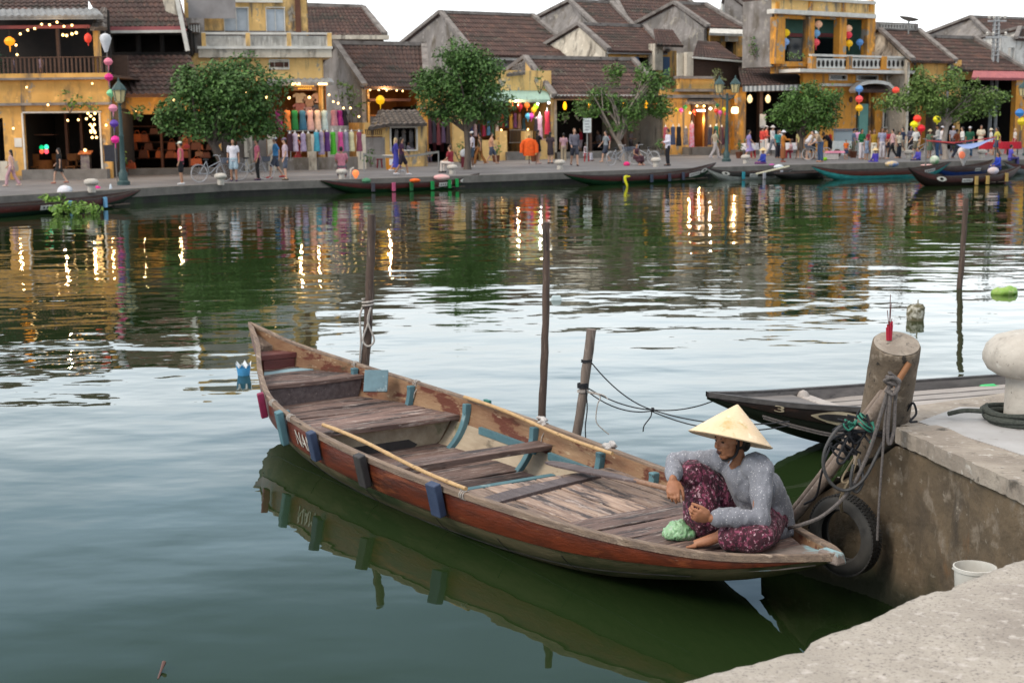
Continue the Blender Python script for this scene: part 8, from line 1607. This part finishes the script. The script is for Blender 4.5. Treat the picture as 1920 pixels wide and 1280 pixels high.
# restaurant tables
def table(label, px, py, hx, w=.9, Y=None):
    p = onz(px, py, ZB) if Y is None else Vector((at(px, py, Y).x, Y, ZB)); t = thing('restaurant_table', label, 'table', p, group='tables of the open restaurants'); mb = MB(); mb.lathe([(w * .62, .35), (w * .56, .72), (w * .55, .75), (1e-5, .755)], p, 12, sx=1, sy=.8); mb.build('tablecloth', cm(hx), t, True)
    for s in (-1, 1): mb = MB(); mb.tube([p + Vector((s * .3, 0, 0)), p + Vector((s * .3, 0, .6))], .03, 6); mb.build('leg', woodd, t, True)
for px, py, nm in ((1406, 289, 'left white clothed table under the striped awning'), (1455, 290, 'middle white clothed table under the striped awning'), (1484, 290, 'right white clothed table behind the easel')): table(nm, px, py, 'd4d0d4', .95, 88.5)
for px, py, nm in ((1853, 286, 'front left red clothed table of the far right restaurant'), (1880, 284, 'round topped red table in the middle of the far right restaurant'), (1898, 286, 'red clothed table at the right edge of the photo'), (1862, 278, 'rear red clothed table of the far right restaurant')): table(nm, px, py, 'b0142c', .9, 84 if py > 283 else 92)
def chair(label, px, Y, hx):
    x = at(px, 300, Y).x; p = Vector((x, Y, ZB + .02)); t = thing('wooden_chair', label, 'chair', p, group='wooden chairs inside the cafe'); m = cm(hx); mb = MB(); mb.box(p + Vector((0, 0, .45)), (.42, .42, .05)); mb.build('seat', m, t, True); mb = MB(); mb.box(p + Vector((0, .2, .85)), (.42, .04, .30)); mb.box(p + Vector((-.19, .2, .6)), (.04, .04, .3)); mb.box(p + Vector((.19, .2, .6)), (.04, .04, .3)); mb.build('backrest', m, t, True)
    for a in (-.18, .18):
        for b in (-.18, .18): mb = MB(); mb.box(p + Vector((a, b, .22)), (.04, .04, .44)); mb.build('leg', m, t, True)
for px, Y, nm in ((62, 62.6, 'left wooden chair inside the cafe door'), (104, 63.2, 'rear wooden chair in the middle of the cafe'), (133, 62.4, 'wooden chair beside the cafe post'), (148, 63.4, 'wooden chair behind the cafe hostess')): chair(nm, px, Y, '7a4a20')
table('round wooden cafe table left inside the door', 80, 330, '8a5424', .8, 63); table('round wooden cafe table behind the black dressed woman', 118, 330, '6a4020', .8, 63.6)
# signs, stands, stall, easel
def board(label, px, y0, y1, w, Y, hx, post=True, lines=4):
    a = at(px, y0, Y); b_ = at(px, y1, Y); k = w * Y / F; t = thing('sign_board', label, 'sign', Vector((a.x, a.y, ZB))); mb = MB(); mb.box((a.x, a.y, (a.z + b_.z) / 2), (k, .06, a.z - b_.z)); mb.build('panel', cm(hx), t, True)
    for i in range(lines): mb = MB(); z = a.z - (a.z - b_.z) * (i + 1) / (lines + 1); mb.box((a.x - k * .05 * (i % 2), a.y - .035, z), (k * (.6 - .1 * (i % 2)), .01, .04)); mb.build('faded_line', cm('8a8c94'), t, True)
    if post: mb = MB(); mb.tube([(a.x, a.y + .06, ZB), (a.x, a.y + .06, a.z)], .04, 6); mb.build('post', zinc, t, True)
board('white information sign on a post before the dark restaurant', 1101, 222, 249, 15, 79, 'd0d8d8'); board('black framed menu board with white print beside the cafe door', 207, 272, 303, 24, 58.5, '34343c', False, 0)
t = thing('menu_stand', 'lit colourful menu stand in front of the cafe door', 'menu stand', onz(163, 334, ZB)); p = onz(163, 334, ZB); mb = MB(); mb.box((p.x, p.y, ZB + .5), (.38, .3, .95), taper=.95); mb.build('column', mat('collage_print', hexc('8a8478'), .7, hexc('5a4a58'), 5), t, True); mb = MB(); mb.hexa([(p.x - .28, p.y - .2, ZB + 1.0), (p.x + .28, p.y - .2, ZB + 1.0), (p.x + .28, p.y + .2, ZB + 1.12), (p.x - .28, p.y + .2, ZB + 1.12), (p.x - .28, p.y - .2, ZB + 1.04), (p.x + .28, p.y - .2, ZB + 1.04), (p.x + .28, p.y + .2, ZB + 1.16), (p.x - .28, p.y + .2, ZB + 1.16)]); mb.build('menu_top', cm('c07040'), t, True); mb = MB(); mb.ell((p.x, p.y - .05, ZB + 1.18), .07, 8); mb.build('bulb', glow, t, True)
t = thing('menu_easel', 'small easel with printed menu below the cafe wall lamp', 'easel', onz(207, 333, ZB)); p = onz(207, 333, ZB); mb = MB(); mb.box((p.x, p.y, ZB + 1.02), (.44, .04, .42)); mb.build('menu_sheet', mat('menu_print', hexc('a8b0c0'), .7, hexc('6a7488'), 8), t, True); mb = MB(); mb.ell((p.x, p.y - .06, ZB + 1.27), .075, 8); mb.build('bulb', glow, t, True)
for s in (-1, 1): mb = MB(); mb.tube([(p.x + s * .24, p.y, ZB), (p.x + s * .2, p.y, ZB + 1.35)], .025, 6); mb.build('leg', greyst, t, True)
t = thing('neon_sign', 'small green and red glowing sign inside the cafe', 'sign', at(83, 281, 62.5)); 
for dx, py, c_ in ((78, 277, (.0, .35, .12)), (87, 276, (.05, .75, .4)), (78, 284, (.6, .08, .04)), (87, 284, (.9, .08, .12))): mb = MB(); mb.ell(at(dx, py, 62.5), (.10, .06, .11), 10); mb.build('lens', mat('neon_%d_%d' % (dx, py), c_, .5, emit=1.6), t, True)
t = thing('street_stall', 'orange box stall with pale counter left of the people in blue', 'stall', onz(733, 318, ZB)); p = onz(733, 318, ZB); mb = MB(); mb.box((p.x, p.y, ZB + .32), (.42, .4, .62)); mb.build('box', cm('d08828'), t, True); mb = MB(); mb.box((p.x + .05, p.y - .205, ZB + .36), (.2, .012, .3)); mb.build('notice', cm('d8d8e0'), t, True); mb = MB(); mb.box((p.x - .1, p.y, ZB + .66), (.62, .5, .06)); mb.build('counter', cm('d8d0c8'), t, True)
t = thing('net_barrier', 'low grey net barrier sagging between two posts in front of the kiosk', 'net', onz(682, 318, ZB)); a, b_ = at(682, 287, 66), at(822, 283, 68); mb = MB(); mb.grid(lambda u, v: a.lerp(b_, u) - Vector((0, 0, .22 * math.sin(math.pi * u) * (1 - u * .4) + .10 * v)), 16, 2); mb.build('net_tape', cm('98948c'), t, True)
for q in (a, b_): mb = MB(); mb.tube([(q.x, q.y, ZB), q], .03, 6); mb.build('post', zinc, t, True)
t = thing('luggage_cart', 'white bag on a dark red crate beside the forked tree trunk', 'luggage', onz(872, 316, ZB)); p = onz(872, 316, ZB); mb = MB(); mb.box((p.x, p.y, ZB + .3), (.36, .3, .5)); mb.build('crate', cm('6a2430'), t, True); mb = MB(); mb.ell((p.x, p.y, ZB + .72), (.24, .16, .22), 10); mb.build('bag', cm('dcdce0'), t, True)
t = thing('wooden_easel', 'plain wooden easel leaning beside the mustard robed person', 'easel', onz(1492, 298, ZB)); p = onz(1492, 298, ZB); mb = MB(); mb.tube([p, p + Vector((.28, 0, 1.3))], .035, 6); mb.build('leg', cm('8a6a58'), t, True); mb = MB(); mb.tube([p + Vector((.5, .2, 0)), p + Vector((.28, 0, 1.3))], .035, 6); mb.build('leg', cm('8a6a58'), t, True)
t = thing('pink_cart', 'small cart covered with a pink sheet on the quay edge', 'cart', onz(1565, 300, ZB)); p = onz(1565, 300, ZB); mb = MB(); mb.box((p.x, p.y, ZB + .42), (1.0, .6, .10), taper=.9); mb.build('pink_sheet', cm('d888a0'), t, True); mb = MB(); mb.box((p.x - .2, p.y, ZB + .2), (.7, .5, .34)); mb.build('box', cm('b8b0ac'), t, True)
t = thing('glass_food_cart', 'glass sided food cart with white panels left of the arcade door', 'food cart', onz(1578, 297, ZB)); p = Vector((at(1580, 290, 84).x, 84, ZB)); mb = MB(); mb.box((p.x, p.y, ZB + .5), (1.1, .6, .8)); mb.build('cabinet', cm('c0c8cc'), t, True); mb = MB(); mb.box((p.x, p.y, ZB + 1.2), (1.0, .5, .6)); mb.build('glass_case', mat('blue_grey_glass', (.22, .27, .31), .2), t, True); mb = MB(); mb.box((p.x, p.y, ZB + 1.55), (1.15, .65, .08)); mb.build('roof', cm('6a7484'), t, True)
for s in (-1, 1):
    mb = MB(); mb.lathe([(.2, -.03), (.24, 0), (.2, .03)], (p.x + s * .4, p.y - .34, ZB + .22), 12, 0, Matrix.Rotation(R(90), 3, 'X')); mb.build('wheel', woodd, t, True)
# ---------------------------------------------------------------- bicycles
def bike_proto():
    t = bpy.data.objects.new('bicycle', None); COL.objects.link(t); WM[t.name] = Matrix.Identity(4)
    fm = mat('silver_bike_frame', (.36, .37, .40), .4, (.3, .31, .33), 5); blkm = mat('bike_black', (.02, .02, .022), .6)
    for x in (-.52, .52):
        mb = MB(); mb.tube([(x + .33 * math.cos(a), 0, .34 + .33 * math.sin(a)) for a in np.linspace(0, 6.2832, 33)], .020, 6, caps=False)
        w = mb.build('wheel', mat('pale_bike_tyre', (.42, .41, .42), .6), t); mb = MB()
        for k in range(12): a = k * math.pi / 6; mb.tube([(x, .02 * (-1) ** k, .34), (x + .32 * math.cos(a), 0, .34 + .32 * math.sin(a))], .005, 4)
        mb.build('spokes', fm, w); mb = MB(); mb.grid(lambda u, v: (x + .37 * math.cos(.6 + 2.0 * u), -.03 + .06 * v, .34 + .37 * math.sin(.6 + 2.0 * u)), 10, 1); mb.build('mudguard', fm, t)
    mb = MB(); F_ = [((-.52, 0, .34), (-.10, 0, .30)), ((-.10, 0, .30), (-.22, 0, .82)), ((-.22, 0, .78), (-.52, 0, .34)), ((-.10, 0, .30), (.34, 0, .70)), ((-.16, 0, .55), (.36, 0, .78)), ((.33, 0, .92), (.52, 0, .34))]
    for a, b_ in F_: mb.tube([a, b_], .018, 6)
    mb.build('frame', fm, t); mb = MB(); mb.ell((-.23, 0, .86), (.13, .08, .04), 10); mb.build('saddle', blkm, t); mb = MB(); mb.tube([(.20, -.28, 1.0), (.31, -.2, 1.02), (.32, 0, .98), (.31, .2, 1.02), (.20, .28, 1.0)], .014, 6, sub=3); mb.tube([(.32, 0, .98), (.33, 0, .90)], .016, 6); mb.build('handlebar', fm, t)
    mb = MB()
    for z in (.72, .80, .90): k = .13 + (z - .72) * .2; mb.tube([(.56 - k, -k, z), (.56 + k, -k, z), (.56 + k, k, z), (.56 - k, k, z), (.56 - k, -k, z)], .010, 5)
    mb.box((.56, 0, .80), (.28, .30, .18), taper=1.2); mb.build('basket', mat('dark_bike_basket', (.10, .11, .14), .7), t); mb = MB(); mb.tube([(-.10, -.1, .30), (-.10, .1, .30)], .02, 6); mb.box((-.02, -.13, .22), (.1, .08, .02)); mb.box((-.18, .13, .38), (.1, .08, .02)); mb.tube([(-.1, -.09, .3), (-.02, -.1, .22)], .01, 5); mb.tube([(-.1, .09, .3), (-.18, .1, .38)], .01, 5); mb.build('pedals', blkm, t); return t
def copy_tree(o, par=None):
    c = o.copy(); COL.objects.link(c)
    if par is not None: c.parent = par
    for ch in list(o.children): copy_tree(ch, c)
    return c
bk0 = bike_proto()
for i, (px, py, rz, s, nm) in enumerate(((398, 341, 35, 1.0, 'silver bicycle with dark front basket under the large double crowned tree'), (474, 337, 12, 1.0, 'silver bicycle behind the slim man in tight black trousers'), (1160, 310, 40, .98, 'white bicycle with front basket left of the seated plum dressed woman'), (1208, 309, 150, .98, 'pale blue bicycle right of the seated plum dressed woman'), (1532, 300, 180, .95, 'bicycle under the low round tree among the bending people'), (1727, 292, 8, .95, 'bicycle parked by the man in dark grey shirt at right'))):
    t = bk0 if i == 0 else copy_tree(bk0); p = onz(px, py, ZB); t.matrix_world = Matrix.Translation(p) @ Matrix.Rotation(R(rz), 4, 'Z') @ Matrix.Scale(s, 4); tag(t, nm, 'bicycle', 'bicycles on the promenade')
bpy.context.view_layer.update()
